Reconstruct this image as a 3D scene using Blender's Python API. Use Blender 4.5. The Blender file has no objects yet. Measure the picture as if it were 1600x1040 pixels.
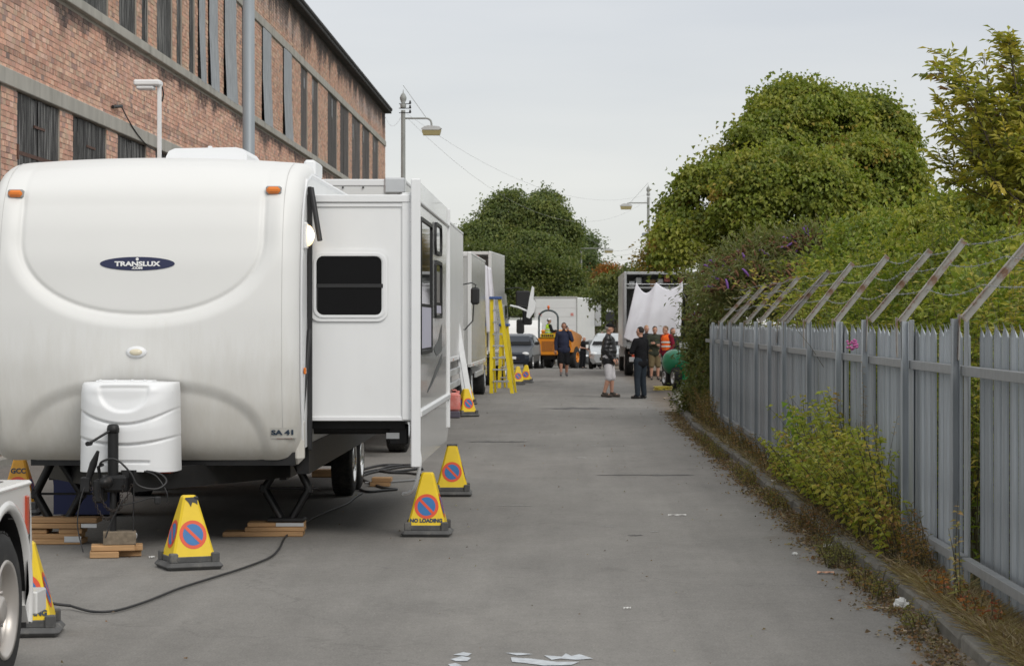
import bpy, bmesh, math, random
import numpy as np
from mathutils import Vector, Matrix
random.seed(7); rng = np.random.default_rng(7)
SC = bpy.context.scene
COL = SC.collection
PI = math.pi
# ------------------------------------------------------------------ camera, world, sun, exposure
F_PX, H_CAM, VX, VY = 3700.0, 1.8, 885.0, 505.0
cd = bpy.data.cameras.new('camera'); cam = bpy.data.objects.new('camera', cd); COL.objects.link(cam)
cam.location = (0, 0, H_CAM); cam.rotation_euler = (PI/2, 0, 0)
cd.sensor_width = 36; cd.lens = F_PX/1600*36
cd.shift_x = (800-VX)/1600; cd.shift_y = -(520-VY)/1600
cd.clip_start = .1; cd.clip_end = 3000
cd.dof.use_dof = True; cd.dof.focus_distance = 20.5; cd.dof.aperture_fstop = 9
SC.camera = cam

SUN_EL, SUN_AZ = 42, 148      # soft light from behind the camera, to its right
w = bpy.data.worlds.new('World'); SC.world = w; w.use_nodes = True
nt = w.node_tree; nt.nodes.clear()
def N(nt, t, **k):
    n = nt.nodes.new(t)
    for a, b in k.items(): setattr(n, a, b)
    return n
out = N(nt, 'ShaderNodeOutputWorld'); bg = N(nt, 'ShaderNodeBackground'); bg.inputs[1].default_value = .1
sky = N(nt, 'ShaderNodeTexSky', sky_type='NISHITA', sun_disc=False)
sky.sun_elevation = math.radians(SUN_EL); sky.sun_rotation = math.radians(SUN_AZ)
tc = N(nt, 'ShaderNodeTexCoord'); sep = N(nt, 'ShaderNodeSeparateXYZ')
nt.links.new(tc.outputs['Generated'], sep.inputs[0])
mp = N(nt, 'ShaderNodeMapping'); mp.inputs['Scale'].default_value = (2.2, 2.2, 14)
mp.inputs['Rotation'].default_value = (0, .08, 0)
nt.links.new(tc.outputs['Generated'], mp.inputs[0])
nz = N(nt, 'ShaderNodeTexNoise'); nz.inputs['Scale'].default_value = 1.6; nz.inputs['Detail'].default_value = 5; nz.inputs['Roughness'].default_value = .45
nt.links.new(mp.outputs[0], nz.inputs['Vector'])
cr = N(nt, 'ShaderNodeValToRGB')            # overcast layer: warm white low, cooler grey-blue higher
cr.color_ramp.elements[0].position = 0; cr.color_ramp.elements[0].color = (.785, .785, .74, 1)
e = cr.color_ramp.elements.new(.06); e.color = (.77, .785, .775, 1)
e = cr.color_ramp.elements.new(.13); e.color = (.735, .757, .783, 1)
cr.color_ramp.elements[-1].position = 1; cr.color_ramp.elements[-1].color = (1.0, 1.0, .985, 1)
e = cr.color_ramp.elements.new(.2); e.color = (.755, .77, .785, 1)
nt.links.new(sep.outputs[2], cr.inputs[0])
cr2 = N(nt, 'ShaderNodeValToRGB')
cr2.color_ramp.elements[0].position = .3; cr2.color_ramp.elements[0].color = (.90, .915, .94, 1)
cr2.color_ramp.elements[1].position = .7; cr2.color_ramp.elements[1].color = (1.07, 1.06, 1.045, 1)
nt.links.new(nz.outputs[0], cr2.inputs[0])
ml = N(nt, 'ShaderNodeMix', data_type='RGBA', blend_type='MULTIPLY'); ml.inputs[0].default_value = 1
nt.links.new(cr.outputs[0], ml.inputs[6]); nt.links.new(cr2.outputs[0], ml.inputs[7])
sc10 = N(nt, 'ShaderNodeVectorMath', operation='SCALE'); sc10.inputs['Scale'].default_value = 10
nt.links.new(ml.outputs[2], sc10.inputs[0])
mx = N(nt, 'ShaderNodeMix', data_type='RGBA'); mx.inputs[0].default_value = .93
nt.links.new(sky.outputs[0], mx.inputs[6]); nt.links.new(sc10.outputs[0], mx.inputs[7])
nt.links.new(mx.outputs[2], bg.inputs[0]); nt.links.new(bg.outputs[0], out.inputs[0])

sl = bpy.data.lights.new('sun', 'SUN'); sl.energy = 1.5; sl.angle = math.radians(28); sl.color = (1, .96, .90)
sun = bpy.data.objects.new('sun', sl); COL.objects.link(sun)
az, el = math.radians(SUN_AZ), math.radians(SUN_EL)
sdir = Vector((math.sin(az)*math.cos(el), math.cos(az)*math.cos(el), math.sin(el)))
sun.rotation_euler = sdir.to_track_quat('Z', 'Y').to_euler()
vs = SC.view_settings; vs.view_transform = 'Standard'; vs.look = 'None'; vs.exposure = 0; vs.gamma = 1
SC.cycles.use_denoising = True
SC.cycles.max_bounces = 6; SC.cycles.diffuse_bounces = 3; SC.cycles.glossy_bounces = 3; SC.cycles.transmission_bounces = 4; SC.cycles.transparent_max_bounces = 6

# ------------------------------------------------------------------ geometry helpers
def sstep(t): t = np.clip(t, 0, 1); return t*t*(3-2*t)
def gz(y): return -.7*float(sstep((y-85)/55))
def gp(px, py):                       # photo pixel on the ground -> x, y
    y = F_PX*H_CAM/(py-VY)
    for _ in range(6): y = F_PX*(H_CAM-gz(y))/(py-VY)
    return ((px-VX)*y/F_PX, y)
def pt(px, py, y): return Vector(((px-VX)*y/F_PX, y, H_CAM+(VY-py)*y/F_PX))

class MB:
    def __init__(s): s.v = []; s.f = []; s.m = []; s.s = []
    def add(s, vs, fs, m=0, smooth=False):
        b = len(s.v); s.v += [tuple(v) for v in vs]
        for f in fs: s.f.append(tuple(i+b for i in f)); s.m.append(m); s.s.append(smooth)
        return s
    def box(s, x0, x1, y0, y1, z0, z1, m=0, bev=0, R=None, o=(0,0,0)):
        if x0 > x1: x0, x1 = x1, x0
        if y0 > y1: y0, y1 = y1, y0
        if z0 > z1: z0, z1 = z1, z0
        X, Y, Z = (x0,x1), (y0,y1), (z0,z1)
        if bev <= 0:
            vs = [(X[i],Y[j],Z[k]) for i in (0,1) for j in (0,1) for k in (0,1)]
            fs = [(0,1,3,2),(4,6,7,5),(0,4,5,1),(2,3,7,6),(0,2,6,4),(1,5,7,3)]
        else:
            b = min(bev, (x1-x0)*.49, (y1-y0)*.49, (z1-z0)*.49); vs = []; id = {}
            for i in (0,1):
                for j in (0,1):
                    for k in (0,1):
                        sx, sy, sz = (1-2*i), (1-2*j), (1-2*k)
                        id[i,j,k,0] = len(vs); vs.append((X[i], Y[j]+sy*b, Z[k]+sz*b))
                        id[i,j,k,1] = len(vs); vs.append((X[i]+sx*b, Y[j], Z[k]+sz*b))
                        id[i,j,k,2] = len(vs); vs.append((X[i]+sx*b, Y[j]+sy*b, Z[k]))
            fs = []
            cyc = [(0,0),(1,0),(1,1),(0,1)]
            for i in (0,1): fs.append([id[i,a,c,0] for a, c in (cyc if i else cyc[::-1])])
            for j in (0,1): fs.append([id[a,j,c,1] for a, c in (cyc[::-1] if j else cyc)])
            for k in (0,1): fs.append([id[a,c,k,2] for a, c in (cyc if k else cyc[::-1])])
            def q(a, bb, c, d, flip): fs.append([a,bb,c,d] if not flip else [d,c,bb,a])
            for j in (0,1):
                for k in (0,1): q(id[0,j,k,1], id[1,j,k,1], id[1,j,k,2], id[0,j,k,2], (j+k) % 2 == 1)
            for i in (0,1):
                for k in (0,1): q(id[i,0,k,0], id[i,1,k,0], id[i,1,k,2], id[i,0,k,2], (i+k) % 2 == 0)
            for i in (0,1):
                for j in (0,1): q(id[i,j,0,0], id[i,j,1,0], id[i,j,1,1], id[i,j,0,1], (i+j) % 2 == 1)
            for i in (0,1):
                for j in (0,1):
                    for k in (0,1):
                        t = [id[i,j,k,0], id[i,j,k,1], id[i,j,k,2]]
                        fs.append(t if (i+j+k) % 2 == 0 else t[::-1])
        if R is not None: vs = [R @ Vector(v) for v in vs]
        vs = [(v[0]+o[0], v[1]+o[1], v[2]+o[2]) for v in vs]
        return s.add(vs, fs, m)
    def tube(s, pts, r, n=8, m=0, cap=True, smooth=True):
        P = [Vector(p) for p in pts]; k = len(P)
        rr = r if isinstance(r, (list, tuple)) else [r]*k
        vs = []; up = None
        for i in range(k):
            d = (P[min(i+1,k-1)]-P[max(i-1,0)])
            d = d.normalized() if d.length > 1e-9 else Vector((0,0,1))
            if up is None:
                up = Vector((0,0,1)) if abs(d.z) < .9 else Vector((1,0,0))
            a = up - d*up.dot(d)
            if a.length < 1e-6: a = Vector((1,0,0)) - d*d.x
            a.normalize(); up = a; b = d.cross(a)
            for j in range(n):
                t = 2*PI*j/n; vs.append(P[i]+(a*math.cos(t)+b*math.sin(t))*rr[i])
        fs = [(i*n+j, i*n+(j+1) % n, (i+1)*n+(j+1) % n, (i+1)*n+j) for i in range(k-1) for j in range(n)]
        s.add(vs, fs, m, smooth)
        if cap: s.add(vs[:n], [tuple(range(n))[::-1]], m); s.add(vs[-n:], [tuple(range(n))], m)
        return s
    def prism(s, out, a0, a1, axis=0, m=0, smooth=False):       # outline (p,q) extruded along axis
        def mk(p, q, a): return (a,p,q) if axis == 0 else ((p,a,q) if axis == 1 else (p,q,a))
        n = len(out)
        vs = [mk(p,q,a0) for p,q in out]+[mk(p,q,a1) for p,q in out]
        fs = [(i, (i+1) % n, n+(i+1) % n, n+i) for i in range(n)]
        s.add(vs, fs, m, smooth); s.add(vs[:n], [tuple(range(n))[::-1]], m); s.add(vs[n:], [tuple(range(n))], m)
        return s
    def lathe(s, prof, c=(0,0,0), axis=2, n=20, m=0, smooth=True):  # prof: (radius, height)
        vs = []
        for r, h in prof:
            for j in range(n):
                t = 2*PI*j/n; a, b = r*math.cos(t), r*math.sin(t)
                v = (h,a,b) if axis == 0 else ((b,h,a) if axis == 1 else (a,b,h))
                vs.append((v[0]+c[0], v[1]+c[1], v[2]+c[2]))
        fs = [(i*n+j, i*n+(j+1) % n, (i+1)*n+(j+1) % n, (i+1)*n+j) for i in range(len(prof)-1) for j in range(n)]
        return s.add(vs, fs, m, smooth)
    def ell(s, c, r, m=0, nu=14, nv=9, R=None):
        vs = []
        for i in range(nv+1):
            th = PI*i/nv
            for j in range(nu):
                ph = 2*PI*j/nu
                v = Vector((r[0]*math.sin(th)*math.cos(ph), r[1]*math.sin(th)*math.sin(ph), r[2]*math.cos(th)))
                if R is not None: v = R @ v
                vs.append(v+Vector(c))
        fs = [(i*nu+j, (i+1)*nu+j, (i+1)*nu+(j+1) % nu, i*nu+(j+1) % nu) for i in range(nv) for j in range(nu)]
        return s.add(vs, fs, m, True)
    def limb(s, p0, r0, p1, r1, n=12, flat=1, m=0):             # tapered capsule
        p0, p1 = Vector(p0), Vector(p1); d = (p1-p0); L = d.length; d.normalize()
        pts, rs = [], []
        for t in (-.98, -.7, -.35): pts.append(p0+d*r0*t); rs.append(r0*math.sqrt(1-t*t))
        pts += [p0, p1]; rs += [r0, r1]
        for t in (.35, .7, .98): pts.append(p1+d*r1*t); rs.append(r1*math.sqrt(1-t*t))
        b = len(s.v); s.tube(pts, rs, n, m)
        if flat != 1:
            for i in range(b, len(s.v)):
                v = Vector(s.v[i]); q = v-p0; t = max(0, min(1, q.dot(d)/max(L, 1e-6))); ax = p0+d*t*L
                w_ = v-ax; s.v[i] = (ax.x+w_.x, ax.y+w_.y*flat, ax.z+w_.z)
        return s
    def shift(s, d): s.v = [(v[0]-d[0], v[1]-d[1], v[2]-d[2]) for v in s.v]; return s
    def mesh(s, name, mats):
        me = bpy.data.meshes.new(name); me.from_pydata(s.v, [], s.f)
        for m in (mats if isinstance(mats, (list, tuple)) else [mats]): me.materials.append(m)
        me.polygons.foreach_set('material_index', s.m); me.polygons.foreach_set('use_smooth', s.s)
        me.update(); return me
    def build(s, name, mats, parent=None):
        o = bpy.data.objects.new(name, s.mesh(name, mats)); COL.objects.link(o)
        if parent is not None:
            o.parent = parent
        return o

def grid_mesh(mb, P, m=0, smooth=True, closed_u=False):         # P[i][j] points
    nu, nv = len(P), len(P[0]); vs = [tuple(p) for r in P for p in r]
    fs = [(i*nv+j, ((i+1) % nu)*nv+j, ((i+1) % nu)*nv+j+1, i*nv+j+1) for i in range(nu if closed_u else nu-1) for j in range(nv-1)]
    mb.add(vs, fs, m, smooth)

def fast_mesh(name, V, Fc, mats, colors=None, smooth=False, quads=None):
    """V (n,3), Fc (k,3 or 4)"""
    me = bpy.data.meshes.new(name); k, q = Fc.shape
    me.vertices.add(len(V)); me.vertices.foreach_set('co', np.asarray(V, np.float32).ravel())
    me.loops.add(k*q); me.loops.foreach_set('vertex_index', Fc.astype(np.int32).ravel())
    me.polygons.add(k); me.polygons.foreach_set('loop_start', np.arange(0, k*q, q, dtype=np.int32))
    me.polygons.foreach_set('use_smooth', np.full(k, smooth))
    for m in (mats if isinstance(mats, (list, tuple)) else [mats]): me.materials.append(m)
    if colors is not None:
        a = me.color_attributes.new('Col', 'FLOAT_COLOR', 'POINT')
        c = np.ones((len(V), 4), np.float32); c[:, :3] = colors; a.data.foreach_set('color', c.ravel())
    me.update(calc_edges=True); return me
def link(name, me, parent=None):
    o = bpy.data.objects.new(name, me); COL.objects.link(o)
    if parent is not None: o.parent = parent
    return o
def thing(name, label, cat, loc=(0,0,0), rz=0, group=None):
    o = bpy.data.objects.new(name, None); COL.objects.link(o); o.empty_display_size = .2
    o.location = loc; o.rotation_euler = (0,0,rz); o['label'] = label; o['category'] = cat
    if group: o['group'] = group
    return o
def tag(o, label, cat, group=None, kind=None):
    if label: o['label'] = label
    if cat: o['category'] = cat
    if group: o['group'] = group
    if kind: o['kind'] = kind
    return o
def structure(o): o['kind'] = 'structure'; return o
def stuff(o, label=None, cat=None):
    o['kind'] = 'stuff'
    if label: o['label'] = label
    if cat: o['category'] = cat
    return o
def dup(root, loc=None, rz=None, label=None, only=None):
    r = root.copy(); COL.objects.link(r)
    if loc is not None: r.location = loc
    if rz is not None: r.rotation_euler = (0,0,rz)
    if label: r['label'] = label
    for ch in list(root.children):
        if only and not only(ch): continue
        c = ch.copy(); COL.objects.link(c); c.parent = r
        for g in ch.children:
            d = g.copy(); COL.objects.link(d); d.parent = c
    return r

# ------------------------------------------------------------------ materials
def mat(name, col, rough=.6, metal=0, var=.08, vs=4, bump=0, bs=40, tint=None, tsc=2, tth=.55, tamt=.7, spec=.5, coat=0, stretch=None, rnd=0, emit=0, detail=6):
    """principled with noise value variation, an optional second tint in patches, bump and per-object variation"""
    m = bpy.data.materials.new(name); m.use_nodes = True; t = m.node_tree; b = t.nodes['Principled BSDF']; L = t.links.new
    b.inputs['Roughness'].default_value = rough; b.inputs['Metallic'].default_value = metal
    b.inputs['Specular IOR Level'].default_value = spec; b.inputs['Coat Weight'].default_value = coat
    co = N(t, 'ShaderNodeTexCoord').outputs['Object']
    if stretch:
        mpn = N(t, 'ShaderNodeMapping'); mpn.inputs['Scale'].default_value = stretch; L(co, mpn.inputs[0]); co = mpn.outputs[0]
    n1 = N(t, 'ShaderNodeTexNoise'); n1.inputs['Scale'].default_value = vs; n1.inputs['Detail'].default_value = detail; L(co, n1.inputs['Vector'])
    rg = N(t, 'ShaderNodeMapRange'); rg.inputs['From Min'].default_value = .3; rg.inputs['From Max'].default_value = .7
    rg.inputs['To Min'].default_value = 1-var; rg.inputs['To Max'].default_value = 1+var; L(n1.outputs[0], rg.inputs[0])
    val = rg.outputs[0]
    if rnd:
        oi = N(t, 'ShaderNodeObjectInfo'); r2 = N(t, 'ShaderNodeMapRange'); r2.inputs['To Min'].default_value = 1-rnd; r2.inputs['To Max'].default_value = 1+rnd
        L(oi.outputs['Random'], r2.inputs[0]); mm = N(t, 'ShaderNodeMath', operation='MULTIPLY'); L(val, mm.inputs[0]); L(r2.outputs[0], mm.inputs[1]); val = mm.outputs[0]
    base = None
    if tint is not None:
        n2 = N(t, 'ShaderNodeTexNoise'); n2.inputs['Scale'].default_value = tsc; n2.inputs['Detail'].default_value = 9; n2.inputs['Roughness'].default_value = .65; L(co, n2.inputs['Vector'])
        r3 = N(t, 'ShaderNodeMapRange'); r3.inputs['From Min'].default_value = tth; r3.inputs['From Max'].default_value = tth+.12; r3.inputs['To Max'].default_value = tamt; L(n2.outputs[0], r3.inputs[0])
        mxn = N(t, 'ShaderNodeMix', data_type='RGBA'); L(r3.outputs[0], mxn.inputs[0]); mxn.inputs[6].default_value = (*col, 1); mxn.inputs[7].default_value = (*tint, 1); base = mxn.outputs[2]
    sc = N(t, 'ShaderNodeVectorMath', operation='SCALE'); L(val, sc.inputs['Scale'])
    if base is not None: L(base, sc.inputs[0])
    else: sc.inputs[0].default_value = col
    L(sc.outputs[0], b.inputs['Base Color'])
    if emit: b.inputs['Emission Color'].default_value = (*col, 1); b.inputs['Emission Strength'].default_value = emit
    if bump:
        n3 = N(t, 'ShaderNodeTexNoise'); n3.inputs['Scale'].default_value = bs; n3.inputs['Detail'].default_value = 5; L(co, n3.inputs['Vector'])
        bp = N(t, 'ShaderNodeBump'); bp.inputs['Strength'].default_value = bump; bp.inputs['Distance'].default_value = .01; L(n3.outputs[0], bp.inputs['Height']); L(bp.outputs[0], b.inputs['Normal'])
    return m
def amat(name, rough=.7, trans=0, spec=.3, bump=0, bs=60, gain=1):
    """colour from the mesh's own per-piece colour attribute"""
    m = bpy.data.materials.new(name); m.use_nodes = True; t = m.node_tree; b = t.nodes['Principled BSDF']; L = t.links.new
    b.inputs['Roughness'].default_value = rough; b.inputs['Specular IOR Level'].default_value = spec
    a = N(t, 'ShaderNodeAttribute', attribute_name='Col'); L(a.outputs['Color'], b.inputs['Base Color'])
    if bump:
        co = N(t, 'ShaderNodeTexCoord').outputs['Object']
        n3 = N(t, 'ShaderNodeTexNoise'); n3.inputs['Scale'].default_value = bs; n3.inputs['Detail'].default_value = 6; L(co, n3.inputs['Vector'])
        bp = N(t, 'ShaderNodeBump'); bp.inputs['Strength'].default_value = bump; bp.inputs['Distance'].default_value = .01; L(n3.outputs[0], bp.inputs['Height']); L(bp.outputs[0], b.inputs['Normal'])
        rg = N(t, 'ShaderNodeMapRange'); rg.inputs['From Min'].default_value = .3; rg.inputs['From Max'].default_value = .7
        rg.inputs['To Min'].default_value = .85; rg.inputs['To Max'].default_value = 1.15; L(n3.outputs[0], rg.inputs[0])
        sc = N(t, 'ShaderNodeVectorMath', operation='SCALE'); L(a.outputs['Color'], sc.inputs[0]); L(rg.outputs[0], sc.inputs['Scale']); L(sc.outputs[0], b.inputs['Base Color'])
    if trans:
        tr = N(t, 'ShaderNodeBsdfTranslucent'); sc = N(t, 'ShaderNodeVectorMath', operation='MULTIPLY'); L(a.outputs['Color'], sc.inputs[0]); sc.inputs[1].default_value = (1.5, 1.7, .8)
        L(sc.outputs[0], tr.inputs[0]); ms = N(t, 'ShaderNodeMixShader'); ms.inputs[0].default_value = trans
        L(b.outputs[0], ms.inputs[1]); L(tr.outputs[0], ms.inputs[2]); L(ms.outputs[0], t.nodes['Material Output'].inputs[0])
    return m
WHITE = mat('white_gelcoat', (.80, .80, .785), .4, var=.015, vs=1.5)
WPLAST = mat('white_plastic', (.82, .83, .84), .35, var=.02)
ALUW = mat('white_painted_sheet', (.83, .84, .845), .35, var=.03, vs=3, tint=(.72,.715,.68), tsc=1.3, tth=.56, tamt=.5, stretch=(1,1,.35))
SILV = mat('silver_box_side', (.56, .57, .57), .28, .35, var=.07, vs=2, stretch=(1,.4,1.2), tint=(.42,.42,.40), tsc=2, tth=.58, tamt=.5)
ALU = mat('aluminium', (.62, .63, .64), .35, .8, var=.06)
BLK = mat('black_steel', (.018, .018, .019), .5, .3, var=.2, vs=8, tint=(.06,.045,.035), tsc=6, tth=.6, tamt=.6)
BLKP = mat('black_plastic', (.02, .02, .021), .45, var=.1)
RUB = mat('tyre_rubber', (.022, .022, .022), .8, var=.15, vs=10, tint=(.07,.065,.055), tsc=5, tth=.55, tamt=.5)
GLASS = mat('dark_glass', (.006, .006, .007), .08, var=.05, spec=.12)
CHROME = mat('polished_rim', (.75, .75, .74), .18, .9, var=.03)
AMBER = mat('amber_lens', (.75, .20, .02), .2, var=.05)
REDL = mat('red_lens', (.45, .07, .035), .2, var=.05)
CONEY = mat('cone_yellow', (.80, .56, .015), .45, var=.05, vs=9, tint=(.35,.26,.05), tsc=14, tth=.66, tamt=.7)
CONEO = mat('cone_faded_orange', (.72, .35, .03), .5, var=.08, vs=9, tint=(.4,.25,.05), tsc=10, tth=.62, tamt=.6)
CONEB = mat('cone_base_rubber', (.085, .085, .085), .75, var=.2, vs=12, tint=(.2,.19,.17), tsc=9, tth=.55, tamt=.5)
SRED = mat('sign_red', (.75, .09, .03), .4, var=.05)
SBLUE = mat('sign_blue', (.03, .17, .42), .4, var=.08, vs=14)
LETB = mat('lettering_dark', (.03, .05, .08), .5, var=.2, vs=40)
WOOD = mat('pine_plank', (.42, .25, .12), .75, var=.2, vs=3, stretch=(1,8,14), tint=(.25,.15,.08), tsc=4, tth=.55, tamt=.5, bump=.3, bs=30, rnd=.15)
WOODG = mat('weathered_timber', (.20, .16, .115), .85, var=.25, vs=4, stretch=(8,2,8), bump=.4, bs=30)
NAVY = mat('logo_navy', (.02, .025, .075), .3, var=.03)
LOGOW = mat('logo_white', (.8, .8, .8), .4, var=.02)
BLUEP = mat('blue_plastic', (.004, .010, .065), .5, var=.1)
REDP = mat('faded_red_plastic', (.68, .20, .17), .5, var=.12, vs=8, tint=(.78,.42,.38), tsc=7, tth=.44, tamt=.5)
YEL = mat('ladder_yellow', (.78, .60, .02), .4, var=.05, vs=6)
ORG = mat('dumper_orange', (.75, .27, .02), .35, var=.06, vs=5, tint=(.3,.15,.05), tsc=6, tth=.62, tamt=.5)
GREENP = mat('green_tank_plastic', (.02, .23, .11), .3, var=.06)
CLOTH = mat('white_sheet_cloth', (.74, .74, .80), .9, var=.02, spec=.1)
CLOTH.node_tree.nodes['Principled BSDF'].inputs['Sheen Weight'].default_value = .2
GALV = mat('galvanised_steel', (.36, .388, .412), .5, .4, var=.16, vs=14, stretch=(1,1,.16), tint=(.40,.425,.44), tsc=9, tth=.56, tamt=.6, rnd=.16, bump=.05, bs=20)
GALVR = mat('galvanised_rail', (.29, .30, .305), .5, .35, var=.10, vs=14, tint=(.20,.17,.13), tsc=5, tth=.64, tamt=.6, rnd=.05)
RUST = mat('rusty_steel', (.34, .33, .31), .65, .3, var=.15, vs=12, tint=(.19,.09,.045), tsc=9, tth=.50, tamt=.85, rnd=.1)
CONC = mat('concrete', (.40, .385, .345), .9, var=.12, vs=3, stretch=(1,1,.3), tint=(.26,.25,.215), tsc=1.4, tth=.52, tamt=.55, bump=.15, bs=25)
POLE = mat('painted_pole_grey', (.27, .30, .325), .45, .1, var=.06, vs=5, stretch=(1,1,.3), tint=(.2,.21,.22), tsc=3, tth=.58, tamt=.4)
# ------------------------------------------------------------------ ground, road, pavements
def road_mat():
    m = bpy.data.materials.new('worn_asphalt'); m.use_nodes = True; t = m.node_tree; b = t.nodes['Principled BSDF']; L = t.links.new
    b.inputs['Roughness'].default_value = .88; b.inputs['Specular IOR Level'].default_value = .3
    co = N(t, 'ShaderNodeTexCoord').outputs['Object']
    def noise(scale, stretch=(1,1,1), det=8, rough=.6):
        mpn = N(t, 'ShaderNodeMapping'); mpn.inputs['Scale'].default_value = stretch; L(co, mpn.inputs[0])
        n = N(t, 'ShaderNodeTexNoise'); n.inputs['Scale'].default_value = scale; n.inputs['Detail'].default_value = det; n.inputs['Roughness'].default_value = rough; L(mpn.outputs[0], n.inputs['Vector']); return n.outputs[0]
    def rng_(v, a, b2, c, d):
        r = N(t, 'ShaderNodeMapRange'); L(v, r.inputs[0])
        for i, x in enumerate((a, b2, c, d)): r.inputs[i+1].default_value = x
        return r.outputs[0]
    def mul(a, b2):
        x = N(t, 'ShaderNodeMath', operation='MULTIPLY'); L(a, x.inputs[0]); L(b2, x.inputs[1]); return x.outputs[0]
    v = rng_(noise(.35, (1,.35,1), 5), .3, .7, .80, 1.16)
    v = mul(v, rng_(noise(2.2, (1,.5,1), 8, .7), .3, .7, .91, 1.09))
    v = mul(v, rng_(noise(75, (1,1,1), 3), .3, .7, .78, 1.22))
    v = mul(v, rng_(noise(18, (1,.6,1), 5, .75), .3, .7, .90, 1.10))
    sp_ = N(t, 'ShaderNodeTexVoronoi'); sp_.inputs['Scale'].default_value = 9; L(co, sp_.inputs['Vector']); v = mul(v, rng_(sp_.outputs['Distance'], .035, .06, 1.5, 1))
    v = mul(v, rng_(noise(1.1, (3.2,.10,1), 4), .35, .65, .95, 1.05))       # tyre polished bands
    st = noise(.9, (.7,.5,1), 10, .72); v = mul(v, rng_(st, .58, .72, 1, .78))   # oily stains
    vor = N(t, 'ShaderNodeTexVoronoi', feature='DISTANCE_TO_EDGE'); vor.inputs['Scale'].default_value = .22
    wn = N(t, 'ShaderNodeTexNoise'); wn.inputs['Scale'].default_value = 1.3; wn.inputs['Detail'].default_value = 6; L(co, wn.inputs['Vector'])
    va = N(t, 'ShaderNodeVectorMath', operation='MULTIPLY_ADD'); L(wn.outputs[1], va.inputs[0]); va.inputs[1].default_value = (1.6,1.6,0); L(co, va.inputs[2]); L(va.outputs[0], vor.inputs['Vector'])
    v = mul(v, rng_(vor.outputs[0], .0, .003, .84, 1))                    # cracks
    cmx = N(t, 'ShaderNodeMix', data_type='RGBA'); cmx.inputs[6].default_value = (.222, .211, .195, 1); cmx.inputs[7].default_value = (.198, .190, .178, 1); L(noise(.6), cmx.inputs[0])
    # silt and rotted leaves along the right hand kerb and under the left wall
    sp = N(t, 'ShaderNodeSeparateXYZ'); L(co, sp.inputs[0])
    ed = N(t, 'ShaderNodeMath', operation='MULTIPLY_ADD'); L(noise(1.7, (1,.6,1), 7, .7), ed.inputs[0]); ed.inputs[1].default_value = 1.5; L(sp.outputs[0], ed.inputs[2])
    d2 = N(t, 'ShaderNodeMix', data_type='RGBA'); L(rng_(ed.outputs[0], 2.55, 3.05, 0, .85), d2.inputs[0]); L(cmx.outputs[2], d2.inputs[6]); d2.inputs[7].default_value = (.15, .118, .085, 1)
    sc = N(t, 'ShaderNodeVectorMath', operation='SCALE'); L(d2.outputs[2], sc.inputs[0]); L(v, sc.inputs['Scale']); L(sc.outputs[0], b.inputs['Base Color'])
    bp = N(t, 'ShaderNodeBump'); bp.inputs['Strength'].default_value = .35; bp.inputs['Distance'].default_value = .006; L(noise(70, (1,1,1), 4), bp.inputs['Height']); L(bp.outputs[0], b.inputs['Normal'])
    return m
ROAD = road_mat()
EARTH = mat('rough_ground', (.075, .085, .035), .95, var=.25, vs=1.2, tint=(.12,.09,.055), tsc=.8, tth=.5, tamt=.8)
PAVE = mat('old_concrete_paving', (.20, .185, .155), .92, var=.2, vs=6, tint=(.10,.085,.06), tsc=2.2, tth=.48, tamt=.8, bump=.4, bs=25, rnd=.12)
KERB = mat('kerb_stone', (.15, .14, .12), .9, var=.2, vs=9, tint=(.085,.08,.06), tsc=4, tth=.5, tamt=.7, bump=.5, bs=30, rnd=.12)
def edge_x(y):            # right edge of the carriageway
    return 2.17 + (0 if y < 40 else .33*float(sstep((y-40)/18))) + (0 if y < 56 else .055*(y-56)) + .02*math.sin(y*.9)
ys = list(np.concatenate([np.arange(-6, 60, 2), np.arange(60, 160, 5), [170, 200, 260]]))
mb = MB(); xs = [-7.2, -6, -4, -2, 0, 1, 2]
P = [[(x if i < 7 else edge_x(y), y, gz(y)) for i, x in enumerate(xs+[0])] for y in ys]
grid_mesh(mb, P); mb.f = [f[::-1] for f in mb.f]; structure(mb.build('road', ROAD))
mb = MB(); gy = [-60, -6]+list(np.arange(0, 160, 5))+[200, 400, 900, 1800]
grid_mesh(mb, [[(x, y, gz(y)-.02-(.0 if y < 160 else .0)) for x in (-900, -60, -8, 3, 12, 60, 900)] for y in gy]); mb.f = [f[::-1] for f in mb.f]; structure(mb.build('ground', EARTH))
# right pavement: bed, then separate slabs and kerb stones
mb = MB(); py_ = [8, 20, 30, 40, 50, 58]
mb.prism([(2.2, -4), (2.75, -4), (2.75, 45), (4.4, 60), (edge_x(58)+.05, 58), (2.3, 46), (2.2, 40)], -.04, .062, axis=2)
pav = structure(mb.build('right_pavement', EARTH))
slab0 = []
for k in range(4):
    m2 = MB(); dx = random.uniform(-.01,.01); m2.box(-.135+dx, .135, -.44, .44, -.05, .0, bev=.012)
    m2.v = [(v[0], v[1], v[2]+random.uniform(-.006,.006)) for v in m2.v]; slab0.append(m2.mesh('paving_slab', PAVE))
kb0 = []
for k in range(4):
    m2 = MB(); m2.box(-.065, .065, -.448, .448, -.12, .0, bev=.018)
    m2.v = [(v[0]+random.uniform(-.007,.007), v[1], v[2]+random.uniform(-.007,.007)) for v in m2.v]; kb0.append(m2.mesh('kerb_stone', KERB))
kerb = thing('right_kerb', None, None); del kerb['label'], kerb['category']; structure(kerb); kerb.location = (0,0,0)
y = -2.0; k = 0
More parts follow.
